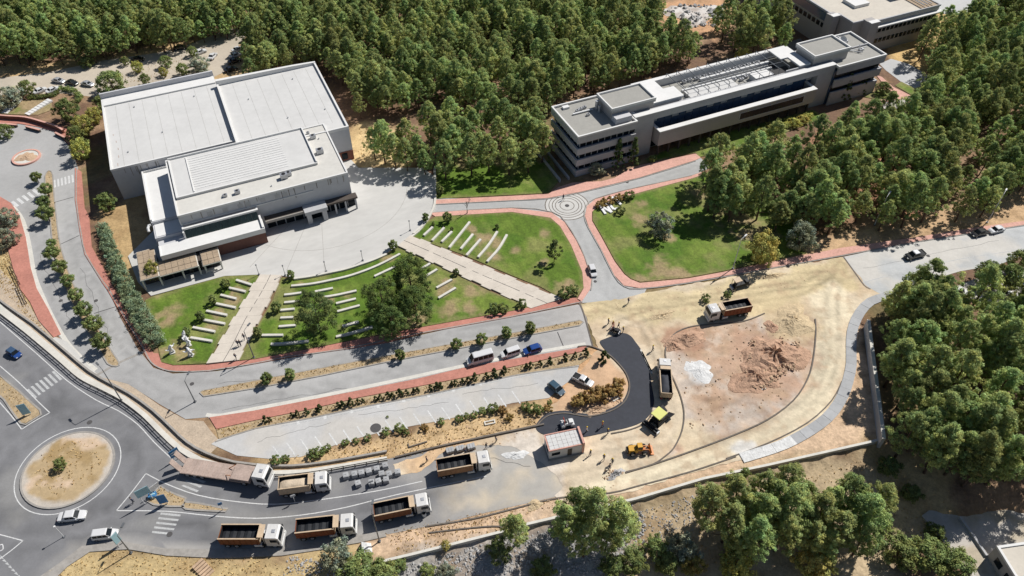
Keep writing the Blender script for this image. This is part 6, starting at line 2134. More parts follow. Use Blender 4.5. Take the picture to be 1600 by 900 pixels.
MB().box(.1, 1.65, -.78, .78, .95, 1.03).box(.2, .5, -.4, .2, 1.03, 1.2).build('cargo_bed', 'bed_inside', o)
MB().box(.05, .14, -.86, .86, .9, 1.16).box(.14, 1.7, -.88, -.8, .9, 1.16).box(.14, 1.7, .8, .88, .9, 1.16).build('bed_side', 'car_white', o)
do_car(o, (896, 586), (926, 601), 5.1, sc=.8, z=.06)
do_car(car('parked_car', 'white hatchback driving down the access road from the paved circle', 'car', 'car_white', L=4.1, Hh=1.55, boot=.12, rs=.4, hood=.9), (923, 414), (929, 430), 4.1, sc=.8, z=.05)
o = car('pickup_truck', 'black pickup with pale roof and open bed on the right hand road', 'pickup', 'car_black', L=5.2, W=1.85, Hh=1.75, boot=1.6, rs=.2, hood=1.2, belt=1.0, nose=.9, tail=1.0, roofcol='car_silver', cargo=(1.7, 1.9))
MB().box(.1, 1.6, -.78, .78, .95, 1.03).build('cargo_bed', 'bed_inside', o)
MB().box(.05, .14, -.86, .86, .9, 1.16).box(.14, 1.65, -.88, -.8, .9, 1.16).box(.14, 1.65, .8, .88, .9, 1.16).build('bed_side', 'car_black', o)
do_car(o, (1445, 394), (1414, 402), 5.2, sc=.88, z=.056)
do_car(car('parked_car', 'black saloon parked by the pink pavement on the right hand road', 'car', 'car_black'), (1543, 360), (1518, 366), 4.4, sc=.9, z=.056)
do_car(car('parked_car', 'silver and white saloon parked ahead of the black one', 'car', 'car_silver', roofcol='car_white'), (1569, 355), (1546, 361), 4.4, sc=.85, z=.056)
do_car(car('parked_car', 'blue car parked under the trees at the right edge', 'car', 'car_blue'), (1576, 428), (1599, 438), 4.4, sc=.9, z=.056)
do_car(car('parked_car', 'white car half hidden by trees in the bay right of the wood', 'car', 'car_white'), (1570, 458), (1590, 465), 4.4, sc=.85, z=.056)
do_car(car('parked_car', 'white car glimpsed through the crowns near the right hand road', 'car', 'car_white'), (1490, 452), (1508, 456), 4.4, sc=.85, z=.056)
cg = {'w': 'car_white', 'b': 'car_black', 's': 'car_silver'}
first = {}
for lab, c_, rear, front in (('silver car parked at the left of three on the back road', 's', (80, 123), (102, 127)), ('black car parked in the middle of three on the back road', 'b', (103, 126), (121, 130)), ('pale silver car parked at the right of three on the back road', 's', (127, 128), (146, 132)),
                             ('white car behind the low hedge at the top left, left one of two', 'w', (54, 144), (70, 137)), ('white car behind the low hedge at the top left, right one of two', 'w', (74, 143), (90, 136)), ('dark green looking car shaded on the dry slope road', 'b', (206, 92), (223, 91)),
                             ('white car parked near the bend of the back road, under the tree', 'w', (307, 82), (318, 78)), ('white car driving toward the hall on the back road', 'w', (329, 90), (335, 83)), ('black car shaded at the back road, left of the bend', 'b', (273, 74), (290, 72)),
                             ('white car topmost in the roadside row behind the hall', 'w', (366, 78), (377, 74)), ('white car second in the roadside row behind the hall', 'w', (362, 87), (374, 83)), ('dark car third in the roadside row behind the hall', 'b', (360, 96), (372, 92)), ('dark blue car last in the roadside row behind the hall', 'b', (354, 109), (366, 105)), ('white car at the far top of the back road', 'w', (386, 50), (394, 46))):
    if c_ not in first:
        o = first[c_] = car('parked_car', lab, 'car', cg[c_], L=4.3, windows=2)
    else:
        o = copy_tree(first[c_])
        o['label'] = lab
    do_car(o, rear, front, 4.3, sc=.86, z=.035)

# ---- site machines
# wheel loader
wl = tag(empty('wheel_loader'), 'yellow orange wheel loader with front bucket on the pale dirt', 'loader')
MB().box(0, 2.3, -.85, .85, .85, 1.75, 0, .12, .1).build('engine_hood', 'machine_yellow', wl)
MB().box(2.3, 4.1, -.45, .45, .7, 1.2).build('front_frame', 'machine_orange', wl)
o = MB().box(2.0, 3.3, -.7, .7, 1.3, 2.75, 0, .08, .08).build('cab', 'machine_yellow', wl)
MB().box(2.18, 3.27, -.715, .715, 1.85, 2.6).box(2.02, 3.29, -.55, .55, 1.85, 2.6).build('cab_window', 'glass', o)
b = MB()
for s in (-1, 1):
    b.tube([(3.5, s * .5, 1.5), (4.6, s * .5, 1.35), (5.2, s * .5, .7)], .13, 6)
b.build('loader_arm', 'machine_orange', wl)
b = MB()
b.yprism([(5.1, .15), (6.0, .08), (6.05, .14), (5.3, .35), (5.2, .8), (5.45, 1.2), (5.35, 1.22), (5.05, .85)], -1.25, 1.25)
b.build('bucket', 'machine_orange', wl)
for x in (.95, 3.75):
    for s in (-1, 1):
        wheel(wl, x, s * 1.0, sc=1.35)
MB().box(-.35, .05, -.8, .8, .7, 1.3).build('counterweight', 'black_metal', wl)
print('loader', park(wl, (983, 703), (1019, 700), L=6.0, sc=.72, h=.8, z=.06))
# asphalt paver
pv = tag(empty('asphalt_paver'), 'asphalt paving machine with yellow green canopy beside the fresh lane', 'paver')
MB().box(1.2, 4.2, -1.0, 1.0, .55, 1.6, 0, .05, .05).build('body', 'black_metal', pv)
for s in (-1, 1):
    b = MB()
    b.yprism([(.9, .2), (1.2, 0), (3.6, 0), (4.0, .3), (3.7, .7), (1.2, .7)], s * .95 - .2, s * .95 + .2)
    b.build('track', 'rubber', pv)
    b = MB()
    b.add([(4.2, s * .1, .5), (5.7, s * .2, .35), (5.7, s * 1.55, 1.1), (4.2, s * 1.5, 1.2), (4.2, s * .1, .42), (5.7, s * .2, .27), (5.7, s * 1.62, 1.05), (4.2, s * 1.57, 1.15)],
          [(0, 1, 2, 3), (7, 6, 5, 4), (0, 3, 7, 4), (1, 5, 6, 2), (2, 6, 7, 3), (0, 4, 5, 1)])
    b.build('hopper_wing', 'black_metal', pv)
b = MB()
b.box(.9, 3.5, -1.15, 1.15, 3.0, 3.14, 0, .06, .06)
b.build('canopy', 'canopy_yellow', pv)
b = MB()
for x in (1.05, 3.3):
    for s in (-1, 1):
        b.tube([(x, s * 1.0, 1.6), (x, s * 1.0, 3.02)], .05, 6)
b.build('canopy_post', 'black_metal', pv)
MB().box(-.4, .6, -1.9, 1.9, .1, .65).box(.1, .4, -1.7, 1.7, .65, .95).build('screed', 'black_metal', pv)
MB().box(1.5, 2.1, -.6, .6, 1.6, 2.1).box(2.2, 2.3, -.5, .5, 1.6, 2.4).build('control_seat', 'black_metal', pv)
MB().box(-.5, .3, -2.15, -1.9, .1, .9).build('end_plate', 'steel_white', pv)
print('paver', park(pv, (1018, 664), (1045, 640), L=6.0, sc=.85, h=.8, z=.06))


def roller(name, label, body, canopy, L=2.6):
    t = tag(empty(name), label, 'road roller')
    MB().box(.55, L - .5, -.5, .5, .6, 1.1, 0, .06, .05).build('body', body, t)
    MB().box(L - 1.15, L - .35, -.48, .48, 1.1, 1.4, 0, .08, .06).build('engine_cover', body, t)
    for x in (.42, L - .42):
        MB().cyl((x, -.6, .42), (x, .6, .42), .42, n=20).build('drum', 'steel', t)
        MB().box(x - .3, x + .3, -.68, -.62, .4, .9).box(x - .3, x + .3, .62, .68, .4, .9).box(x - .15, x + .15, -.62, .62, .84, .95).build('drum_fork', body, t)
    MB().box(.75, 1.15, -.25, .25, 1.1, 1.35).box(.72, .82, -.25, .25, 1.35, 1.75).build('seat', 'black_metal', t)
    MB().tube([(1.45, 0, 1.1), (1.35, 0, 1.55)], .04, 6).cyl((1.35, 0, 1.55), (1.33, 0, 1.58), .17, n=10).build('steering_wheel', 'black_metal', t)
    if canopy:
        MB().box(.35, 1.9, -.65, .65, 2.3, 2.4, 0, .04, .04).build('canopy', canopy, t)
        b = MB()
        for x in (.45, 1.75):
            for s in (-1, 1):
                b.tube([(x, s * .52, 1.05), (x, s * .52, 2.32)], .035, 6)
        b.build('canopy_post', 'black_metal', t)
    else:
        MB().tube([(.62, -.5, 1.0), (.62, -.5, 2.0), (.62, .5, 2.0), (.62, .5, 1.0)], .05, 6).build('roll_bar', 'machine_red', t)
    return t


park(roller('road_roller', 'small red and white road roller on the fresh asphalt behind the gatehouse', 'steel_white', None), (875, 664), (898, 660), L=2.6, sc=.95, h=.6, z=.13)
o = roller('road_roller', 'dark road roller with pale canopy standing beside the pink pavement', 'black_metal', 'bed_rim', L=4.2)
park(o, (1145, 448), (1168, 441), L=4.2, sc=1.05, h=.8, z=.06)
o = roller('road_roller', 'dark compactor at the upper end of the fresh asphalt among the workers', 'black_metal', None)
park(o, (955, 514), (968, 520), L=2.6, sc=.8, h=.5, z=.06)


# ------------------------------------------------------------------ people
def person_mesh(mats, step=.22, bend=0.0):
    """one continuous skinned body in mid stride, 1.76 m; mats = shoes, trousers, top, skin, hair"""
    J = [(0, 0, .96), (.0 + bend * .3, 0, 1.18), (bend * .55, 0, 1.40), (bend * .75, 0, 1.50), (bend * .85 + .01, 0, 1.60), (bend * .9 + .015, 0, 1.70),
         (bend * .55, .17, 1.42), (bend * .5 - .06, .235, 1.15), (bend * .6 + .08, .25, .93), (bend * .6 + .11, .25, .85),
         (bend * .55, -.17, 1.42), (bend * .5 + .05, -.235, 1.15), (bend * .6 + .2, -.24, .95), (bend * .6 + .25, -.24, .88),
         (0, .09, .90), (step * .7, .095, .50), (step * .65, .10, .09), (step * .65 + .17, .105, .045),
         (0, -.09, .90), (-step * .25, -.095, .50), (-step * 1.1, -.10, .11), (-step * 1.1 + .16, -.105, .05)]
    E_ = [(0, 1), (1, 2), (2, 3), (3, 4), (4, 5), (2, 6), (6, 7), (7, 8), (8, 9), (2, 10), (10, 11), (11, 12), (12, 13), (0, 14), (14, 15), (15, 16), (16, 17), (0, 18), (18, 19), (19, 20), (20, 21)]
    Rr = [(.15, .12), (.135, .1), (.15, .11), (.06, .06), (.085, .078), (.075, .07), (.065, .065), (.046, .046), (.036, .036), (.034, .02), (.065, .065), (.046, .046), (.036, .036), (.034, .02),
          (.095, .095), (.065, .065), (.045, .045), (.042, .036), (.095, .095), (.065, .065), (.045, .045), (.042, .036)]
    me = bpy.data.meshes.new('person')
    me.from_pydata(J, E_, [])
    ob = bpy.data.objects.new('person', me)
    COL.objects.link(ob)
    ob.modifiers.new('skin', 'SKIN')
    me.skin_vertices[0].data[0].use_root = True
    for i, q in enumerate(Rr):
        me.skin_vertices[0].data[i].radius = q
    sb = ob.modifiers.new('sub', 'SUBSURF')
    sb.levels = sb.render_levels = 1
    dg = bpy.context.evaluated_depsgraph_get()
    out = bpy.data.meshes.new_from_object(ob.evaluated_get(dg))
    bpy.data.objects.remove(ob)
    b = MB()
    b.v = [tuple(v.co) for v in out.vertices]
    b.f = [tuple(p.vertices) for p in out.polygons]
    hx = bend * .88
    for f in b.f:
        c = sum((Vector(b.v[i]) for i in f), Vector()) / len(f)
        hand = abs(c.y) > .2 and c.z < .93 and c.z > .8
        m = 0 if c.z < .1 else 1 if c.z < .95 and not hand and abs(c.y) < .2 else 2 if c.z < 1.47 and not hand else 3
        b.m.append(m)
    for s, wx, wz in ((1, bend * .6 + .115, .84), (-1, bend * .6 + .255, .87)):      # hands: four fingers and a thumb
        for k in range(4):
            y = s * (.245 + (k - 1.5) * .017)
            Lf = (.065, .078, .074, .058)[k]
            b.tube([(wx - .02, y, wz + .03), (wx + .012, y, wz - Lf * .5), (wx + .002, y - s * .006, wz - Lf)], [.0085, .008, .006], 5, 3)
        b.tube([(wx - .01, s * .21, wz + .05), (wx + .025, s * .2, wz + .02), (wx + .03, s * .205, wz - .012)], [.0095, .009, .007], 5, 3)
    b.tube([(hx + .09, 0, 1.655), (hx + .125, 0, 1.62)], [.012, .017], 5, 3)          # nose
    for s in (-1, 1):
        b.ball((hx + .1, s * .032, 1.655), .011, 6, 4, 4)                             # eyes
        b.ball((hx + .015, s * .085, 1.64), (.02, .012, .032), 6, 4, 3)               # ears
    b.box(hx + .085, hx + .1, -.025, .025, 1.585, 1.595, 4)                           # mouth
    m2 = b.mesh('person', mats, sm=True)
    return m2


PM = {}
for key, mats in (('dark', ['black_metal', 'cloth_dark', 'cloth_navy', 'skin', 'hair']), ('grey', ['black_metal', 'cloth_navy', 'cloth_grey', 'skin', 'hair']), ('white', ['black_metal', 'cloth_dark', 'cloth_white', 'skin', 'hair']), ('orange', ['black_metal', 'cloth_navy', 'cloth_orange', 'skin', 'hair'])):
    PM[key] = person_mesh(mats, .2 if key != 'grey' else .1, .12 if key == 'orange' else 0)
hb = MB()
hb.ball((.01, 0, 1.69), (.105, .09, .075), 10, 5)
HAIR = hb.mesh('hair', 'hair', sm=True)
hb = MB()
hb.ball((.015, 0, 1.70), (.125, .108, .085), 10, 5).cyl((.02, 0, 1.675), (.02, 0, 1.69), .145, n=12)
HELM = hb.mesh('helmet', 'helmet_yellow', sm=True)
for px, py, key, hat, rz, lab in (
        (667, 722, 'dark', 0, .3, 'person in dark clothes standing on the orange soil left of the upper dump truck'), (760, 701, 'grey', 0, 2.0, 'person in grey walking beyond the cab of the upper dump truck, nearer one'),
        (775, 691, 'dark', 0, .5, 'person in dark clothes beyond the cab of the upper dump truck, farther one'), (726, 709, 'dark', 0, 1.0, 'person standing behind the bed of the upper dump truck'),
        (922, 712, 'grey', 1, 2.2, 'worker on the dirt right of the gatehouse, left one of three'), (943, 719, 'dark', 1, 1.2, 'worker on the dirt right of the gatehouse, middle one of three'), (956, 725, 'grey', 1, 4.0, 'worker on the dirt right of the gatehouse, right one of three'),
        (952, 733, 'dark', 0, 0, 'person beside the stone pile at the start of the haul road'), (916, 676, 'white', 1, 0, 'worker in white standing on the fresh asphalt by the gatehouse roof corner'), (941, 668, 'orange', 1, 3.0, 'worker in orange on the lower edge of the fresh asphalt'),
        (949, 679, 'dark', 1, .4, 'worker leaning at the kerb below the fresh asphalt'), (981, 475, 'dark', 0, .5, 'person alone on the dirt road near the junction'), (1019, 549, 'dark', 1, 0, 'worker on the dirt beside the kerb stones of the fresh asphalt'),
        (950, 507, 'dark', 1, .3, 'worker at the top of the fresh asphalt, leftmost of the group'), (957, 511, 'orange', 1, 5, 'worker in orange at the top of the fresh asphalt'), (966, 513, 'dark', 1, 2.5, 'worker in dark clothes at the top of the fresh asphalt, beside the compactor'), (973, 520, 'grey', 1, 3.3, 'worker in grey at the right side of the group on the asphalt end'),
        (373, 542, 'dark', 0, 1.5, 'person walking on the left ramp, left one of the pair'), (377, 542, 'grey', 0, 1.5, 'person walking on the left ramp, right one of the pair'), (383, 532, 'dark', 0, 4.6, 'person on the left ramp above the walking pair'), (370, 563, 'dark', 0, 1.4, 'person at the foot of the left ramp on the red pavement'),
        (880, 313, 'dark', 0, 2, 'person in dark clothes walking on the paved circle'), (651, 798, 'white', 1, 0, 'worker in white beside the cab of the leading lower dump truck'), (209, 786, 'dark', 0, 1, 'person in dark clothes by the sign frame on the traffic island')):
    x, y = G(px, py)
    o = put('person', PM[key], None, (x, y, .06 if py > 480 else .06), rz)
    if 900 < px < 1020 and 520 < py < 672:
        o.location.z = .13 if 660 < py else .06
    if px < 390 and py < 565:
        o.location.z = .3
    tag(o, lab, 'person')
    put('helmet' if hat else 'hair', HELM if hat else HAIR, o)

# ------------------------------------------------------------------ seat walls on the lawns
ORD = ('first', 'second', 'third', 'fourth', 'fifth', 'sixth', 'seventh', 'eighth', 'ninth', 'tenth', 'eleventh', 'twelfth')


def seat_wall(px, label, wd=.5, h=.52, mat='pale_concrete'):
    P = GP(px, h)
    if len(P) > 2:
        P = smooth(P, 4, False)
    b = MB()
    b.ribbon(P, wd, .05, h)
    o = b.build('seat_wall', mat, None, (P[0][0], P[0][1], 0))
    return tag(o, label, 'seat wall')


zz = lambda L: [((a / 4.5) + 240, (c / 4.5) + 390) for a, c in L]
for i, q in enumerate(([(580, 210), (690, 245)], [(530, 265), (645, 292)], [(470, 315), (580, 342)], [(435, 375), (575, 405)], [(370, 427), (515, 457)], [(350, 490), (500, 518)], [(275, 543), (430, 573)], [(258, 615), (410, 640)])):
    seat_wall(zz(q), 'pale straight seat wall on the left lawn, %s counting down from the plaza' % ORD[i])
for q, lab in (([(459, 434.5), (485, 431), (512, 425.5), (540, 419.5), (562, 412.5), (585, 404.5), (604, 396)], 'long curved seat wall bordering the plaza above the middle lawn'), ([(455, 446), (485, 443), (512, 438), (550, 429), (590, 414), (625, 396)], 'longest curved seat wall of the middle lawn, just below the plaza edge'),
               ([(444, 460), (458, 458.5), (471, 456.5)], 'third seat wall down the middle lawn, left piece beside the ramp'), ([(492, 455), (520, 449.5)], 'third seat wall down the middle lawn, right of the first piece'), ([(585, 431), (617, 416)], 'third seat wall down the middle lawn, right end piece above the trees'),
               ([(444, 472), (466, 470)], 'fourth seat wall down the middle lawn, left piece behind the lone tree'), ([(507, 463.5), (530, 459.5), (557, 453.5)], 'fourth seat wall down the middle lawn, right piece'), ([(438, 484), (460, 482)], 'fifth seat wall down the middle lawn, left piece by the round bush'), ([(525, 473.5), (556, 466)], 'fifth seat wall down the middle lawn, right piece'),
               ([(438, 496), (458, 495)], 'sixth seat wall down the middle lawn, left piece'), ([(527, 486), (562, 476.5)], 'sixth seat wall down the middle lawn, right piece before the tree group'), ([(435.5, 509.5), (462, 507.5)], 'seventh seat wall down the middle lawn, left piece'), ([(535, 509), (560, 502)], 'seventh seat wall down the middle lawn, right piece in tree shade'),
               ([(409, 523), (442, 522.8)], 'eighth seat wall down the middle lawn, left piece near the ramp'), ([(423, 537), (450, 535.5), (482, 532)], 'lowest seat wall of the middle lawn, in the shade of the lone tree'), ([(525, 525.5), (555, 518), (582, 510)], 'low seat wall in deep shade under the tree group'),
               ([(659, 419), (672, 411)], 'short seat wall right of the tree group, upper one'), ([(665, 431), (683, 420)], 'short seat wall right of the tree group, second one'), ([(682, 449), (706, 436)], 'slanting seat wall left of the right ramp, third one'), ([(685, 465), (712, 449)], 'slanting seat wall left of the right ramp, lowest one')):
    seat_wall(q, lab)
for i, q in enumerate(([(646, 364), (661, 351)], [(662, 367), (676, 354)], [(675, 375), (694, 355)], [(690, 377), (706, 361)], [(702, 386), (718, 366), (734, 346)], [(720, 388), (739, 365)], [(729, 398), (751, 373)], [(747, 401), (764, 381), (777, 361)], [(761, 408), (779, 388), (792, 366)])):
    seat_wall(q, 'slanting pale seat wall on the lawn right of the ramp, %s from the plaza' % ORD[i])

# ------------------------------------------------------------------ walls, railing, kerb slabs of the site
P = GP([(1357, 500), (1362, 540), (1368, 585), (1374, 630), (1381, 686)], 2.2)
b = MB()
b.ribbon(P, .5, -.5, 2.2)
o = b.build('retaining_wall', 'facade_grey', None, (P[0][0], P[0][1], 0))
tag(o, 'tall straight concrete retaining wall between the dirt road and the lower right wood', 'wall')
b = MB()
b.ribbon([(p[0] - P[0][0], p[1] - P[0][1]) for p in P], .62, 2.2, 2.3)
b.build('coping', 'pale_concrete', o)
P = GP(WALL_PX, .35)
b = MB()
b.ribbon(P, .42, -2.0, .35)
o = b.build('bank_wall', 'pale_concrete', None, (P[0][0], P[0][1], 0))
tag(o, 'long low stone wall along the top of the stony bank below the road', 'wall')
sp_ = empty('site_pavement', (*G(1330, 520), 0))
struct(sp_)
mid = smooth(GP([(1386, 462), (1360, 471), (1343, 489), (1332, 515), (1330, 545), (1330, 572), (1321, 608), (1308, 634), (1290, 655), (1260, 676), (1225, 694), (1190, 706), (1150, 718)], .16), 5, False)
rs_ = resample(mid, 2.05)
for i in range(len(rs_) - 1):
    a, c = rs_[i], rs_[i + 1]
    da, dc = a[2] + PI / 2, c[2] + PI / 2
    wv = .95
    q = [(a[0] - math.cos(da) * wv, a[1] - math.sin(da) * wv), (c[0] - math.cos(dc) * wv, c[1] - math.sin(dc) * wv), (c[0] + math.cos(dc) * wv, c[1] + math.sin(dc) * wv), (a[0] + math.cos(da) * wv, a[1] + math.sin(da) * wv)]
    cxm, cym = sum(p[0] for p in q) / 4, sum(p[1] for p in q) / 4
    q = [(cxm + (p[0] - cxm) * .982 - sp_.location.x, cym + (p[1] - cym) * .985 - sp_.location.y) for p in q]
    m = MB()
    m.prism(q, 0, .16 + .012 * ((i * 7) % 3))
    o = m.build('slab', 'white_powder' if i > len(rs_) - 7 else 'slab_grey', sp_)
rl = tag(empty('guard_railing', (*G(125, 594), 0)), 'long black metal guard railing curving along the main road pavement', 'railing')
rp = smooth(GP([(-10, 484), (0, 492), (40, 523), (90, 565), (125, 595), (160, 613), (190, 629), (222, 653), (252, 683), (276, 705), (310, 725), (362, 739), (430, 745), (480, 742), (540, 732), (606, 720)], .15), 5, False)
ox, oy = rl.location.x, rl.location.y
pm = MB().box(-.06, .06, -.06, .06, .13, .9).mesh('post', 'black_metal')
for x, y, a in resample(rp, 1.9):
    put('post', pm, rl, (x - ox, y - oy, 0), a)
for z, nm in ((.84, 'top_rail'), (.42, 'bottom_rail')):
    b = MB()
    b.ribbon([(p[0] - ox, p[1] - oy) for p in rp], .11, z, z + .09)
    b.build(nm, 'black_metal', rl)

# ------------------------------------------------------------------ lamp posts and signs
def lamp(px, py, h, arm, label, white=False, name='street_lamp', z=.1):
    x, y = G(px, py)
    t = tag(empty(name, (x, y, z), arm), label, 'lamp post')
    mt = 'steel_white' if white else 'lamp_pole'
    MB().box(-.2, .2, -.2, .2, -.1, .12).build('base', 'lamp_pole', t)
    if h > 4:
        MB().tube([(0, 0, 0), (0, 0, h * .6), (0, 0, h)], [.11, .085, .06], 8).build('pole', mt, t)
        MB().tube([(0, 0, h - .05), (.5, 0, h + .15), (1.3, 0, h + .2)], .045, 6).build('arm', mt, t)
        o = MB().box(1.15, 2.0, -.17, .17, h + .13, h + .27, 0, .06, .04).build('lamp_head', mt, t)
        MB().box(1.3, 1.85, -.11, .11, h + .105, h + .13).build('lamp_glass', 'lamp_glass', o)
    else:
        MB().tube([(0, 0, 0), (0, 0, h)], [.06, .045], 8).build('pole', mt, t)
        MB().cyl((0, 0, h), (0, 0, h + .22), .13, .16, n=10).build('lamp_head', mt, t)
    return t


for a in ((190, 626, 8.8, 2.4, 'tall street lamp behind the railing, beside the crossing on the main road'), (397, 559, 7.4, 1.2, 'street lamp at the foot of the left ramp'), (593, 846, 9, 1.6, 'tall street lamp on the lower pavement beside the leading dump truck'),
          (1145, 420, 8, .8, 'white headed street lamp at the corner of the right lawn'), (1366, 352, 8, .9, 'white headed street lamp among the pines above the right hand road, left one'), (1542, 348, 8, .9, 'white headed street lamp above the black saloon on the right hand road'),
          (305, 628, 6, 1.4, 'short street lamp at the left tip of the central bed'), (205, 864, 5.5, 1.4, 'thin street lamp on the lower pavement behind the estate car')):
    lamp(*a, white='white' in a[4])
for i, (px, py) in enumerate(((405, 430), (446, 431), (510, 425), (567, 408), (641, 361))):
    lamp(px, py, 2.6, 0, 'short dark lamp post on the plaza edge, %s from the left ramp side' % ORD[i], name='plaza_lamp', z=.16)
lamp(100, 839, 3.2, 0, 'short white post standing on the roundabout road below the white saloon', True, 'white_post', .03)


def sign(name, px, py, rz, board, mat, hgt, label, posts=2, z=.15, stripe=None):
    x, y = G(px, py)
    t = tag(empty(name, (x, y, z), rz), label, 'sign')
    w2, h2 = board
    for s in ((-1, 1) if posts == 2 else (0,)):
        MB().tube([(s * w2 * .35, 0, -.1), (s * w2 * .35, 0, hgt + h2)], .06, 6).build('post', 'steel_white', t)
    o = MB().box(-w2 / 2, w2 / 2, -.09, -.03, hgt, hgt + h2).build('board', mat, t)
    MB().box(-w2 / 2 - .04, w2 / 2 + .04, -.03, .0, hgt - .04, hgt + h2 + .04).build('board_back', 'steel', t)
    if stripe:
        MB().box(-w2 / 2 + .15, w2 / 2 - .15, -.1, -.09, hgt + h2 * .6, hgt + h2 * .7).box(-w2 / 2 + .15, w2 / 2 - .5, -.1, -.09, hgt + h2 * .3, hgt + h2 * .4).build('line_band', 'paint_white', o)
    return t


sign('road_sign', 44, 649, .35, (1.3, 2.7), 'sign_pale', .35, 'tall pale blue sign board at the tip of the left traffic island')
sign('road_sign', 233, 784, .6, (2.0, 1.9), 'sign_pale', 2.0, 'large pale board on two posts at the front of the triangular island')
sign('road_sign', 258, 788, .3, (1.3, 2.3), 'sign_blue', .4, 'tall blue sign board on the triangular island')
sign('road_sign', 246, 770, .85, (1.6, 1.0), 'paint_white', 1.2, 'small white board beside the large pale one on the triangular island')
sign('road_sign', 190, 852, 1.1, (1.0, 2.4), 'sign_pale', 1.0, 'pale board on the lower pavement behind the white estate car')
sign('road_sign', 349, 797, .4, (.6, .6), 'sign_blue', 1.6, 'small round looking sign at the tail of the narrow island', posts=1)
sign('road_sign', 461, 784, .4, (.7, .5), 'paint_white', 1.5, 'small white sign standing on the road by the sand truck', posts=1)
sign('road_sign', 581, 760, .4, (.7, .5), 'paint_white', 1.2, 'small white sign among the concrete blocks on the road', posts=1)
sign('road_sign', 278, 718, .8, (1.5, 1.8), 'sign_blue', 1.0, 'blue board beside the railing behind the flatbed truck', stripe=1)
for px, py, sx, sy, lab in ((240, 776, 1.1, .8, 'small pale blue cabinet on the triangular island'),):
    x, y = G(px, py)
    b = MB()
    b.box(-sx / 2, sx / 2, -sy / 2, sy / 2, 0, .55, 0, .04, .04).box(-sx / 2 - .05, sx / 2 + .05, -sy / 2 - .05, sy / 2 + .05, .55, .62)
    o = tag(b.build('utility_box', 'sign_blue'), lab, 'box')
    place(o, (x, y, .15), .25)
    MB().box(-.3, .3, -sy / 2 - .07, -sy / 2 - .05, .1, .5).build('door', 'sign_pale', o)
    MB().box(-sx / 2 + .1, sx / 2 - .1, -.1, .1, .62, .66).box(-sx / 2 + .1, sx / 2 - .1, .35, .5, .62, .66).build('lid_rib', 'sign_pale', o)

# ------------------------------------------------------------------ concrete blocks, pallets, sculptures, letters
blk = MB()
blk.box(-.46, .46, -.46, .46, 0, .86, 0, .03, .03)
blk.box(-.3, .3, -.3, .3, .86, .9)
bm_ = blk.mesh('concrete_block', 'slab_grey')
lift = MB().tube([(-.12, 0, .88), (-.1, 0, 1.02), (.1, 0, 1.02), (.12, 0, .88)], .02, 5).mesh('lifting_loop', 'lamp_pole')
BL = ((540, 741.6), (553.5, 739.5), (564.5, 737.5), (576, 734.7), (588.5, 731), (601.5, 726), (596, 739), (607.8, 739.5), (621, 736), (559, 754), (580, 752.5), (591, 750.5), (603, 748))
for i, (px, py) in enumerate(BL):
    x, y = G(px, py, .86)
    o = put('concrete_block', bm_, None, (x, y, .03), .25 + .2 * math.sin(i * 3.1))
    put('lifting_loop', lift, o)
    row = ('back row beside the railing', i, 6) if i < 6 else ('short middle row on the road', i - 6, 3) if i < 9 else ('front row on the road', i - 9, 4)
    tag(o, 'grey concrete block, %s in the %s' % (ORD[row[1]] + ' from the left', row[0]), 'concrete block', 'concrete blocks on the closed lane')
for i, (px, py) in enumerate(((703, 703), (719, 700), (736, 697))):
    x, y = G(px, py, .6)
    t = tag(empty('pallet_stack', (x, y, .05), .3), 'grey stack of kerb stones beyond the upper dump truck, %s from the left' % ORD[i], 'stone stack', 'kerb stone stacks beyond the truck')
    MB().box(-.7, .7, -.5, .5, .0, .14).build('pallet', 'bark', t)
    for a in range(3):
        for c in range(3):
            MB().box(-.64 + a * .44, -.24 + a * .44, -.46, .46, .15 + c * .2, .33 + c * .2).build('kerb_stone', 'slab_grey', t)
for i, (px, py, rz, lab) in enumerate(((270, 552, .4, 'standing apart on the bare soil'), (291, 531, 1.2, 'upper one by the lawn bush'), (296, 540, 2.2, 'middle one of the group'), (299, 556, 3.0, 'lowest one near the red pavement'))):
    x, y = G(px, py)
    t = tag(empty('sculpture', (x, y, .12), rz), 'white angular sculpture on the left lawn, ' + lab, 'sculpture')
    MB().box(-.5, .5, -.4, .4, 0, .2).build('plinth', 'pale_concrete', t)
    b = MB()
    b.tube([(-.35, 0, .2), (-.15, .05, 1.1), (.05, 0, 1.7), (.25, -.1, 2.2)], [.2, .3, .34, .12], 6)
    b.tube([(.35, .1, .2), (.2, .05, .9), (.02, 0, 1.6)], [.18, .22, .2], 6)
    b.tube([(0, 0, 1.6), (.5, .45, 1.4), (.85, .6, 1.75)], [.2, .16, .07], 6)
    b.tube([(0, 0, 1.5), (-.5, -.35, 1.25), (-.9, -.3, 1.5)], [.2, .16, .07], 6)
    b.build('figure', 'sculpture_white', t)


def letter(strokes, px, py, s, label, rz=.35):
    x, y = G(px, py)
    b = MB()
    for k, st in enumerate(strokes):
        b.ribbon([(p[0] * s, p[1] * s * 1.25) for p in st], .55, 0, .3 + .003 * k)
    o = tag(b.build('letter', 'sculpture_white'), label, 'letter', 'white letters on the right lawn')
    place(o, (x, y, .12), rz)


letter((((0, 0), (0, 2)), ((0, 2), (1.2, 0)), ((1.2, 0), (1.2, 2))), 946, 336, 1.25, 'big white letter N lying on the right lawn, first of the row')
letter((((0, 2), (0, 0)), ((0, 0), (1.1, 0))), 959, 329, 1.15, 'big white letter L lying on the right lawn, middle of the row', .45)
letter((((.6, 0), (.6, 2)), ((0, 2), (1.2, 2))), 966, 323, 1.2, 'big white letter T lying on the right lawn, last of the row', .5)

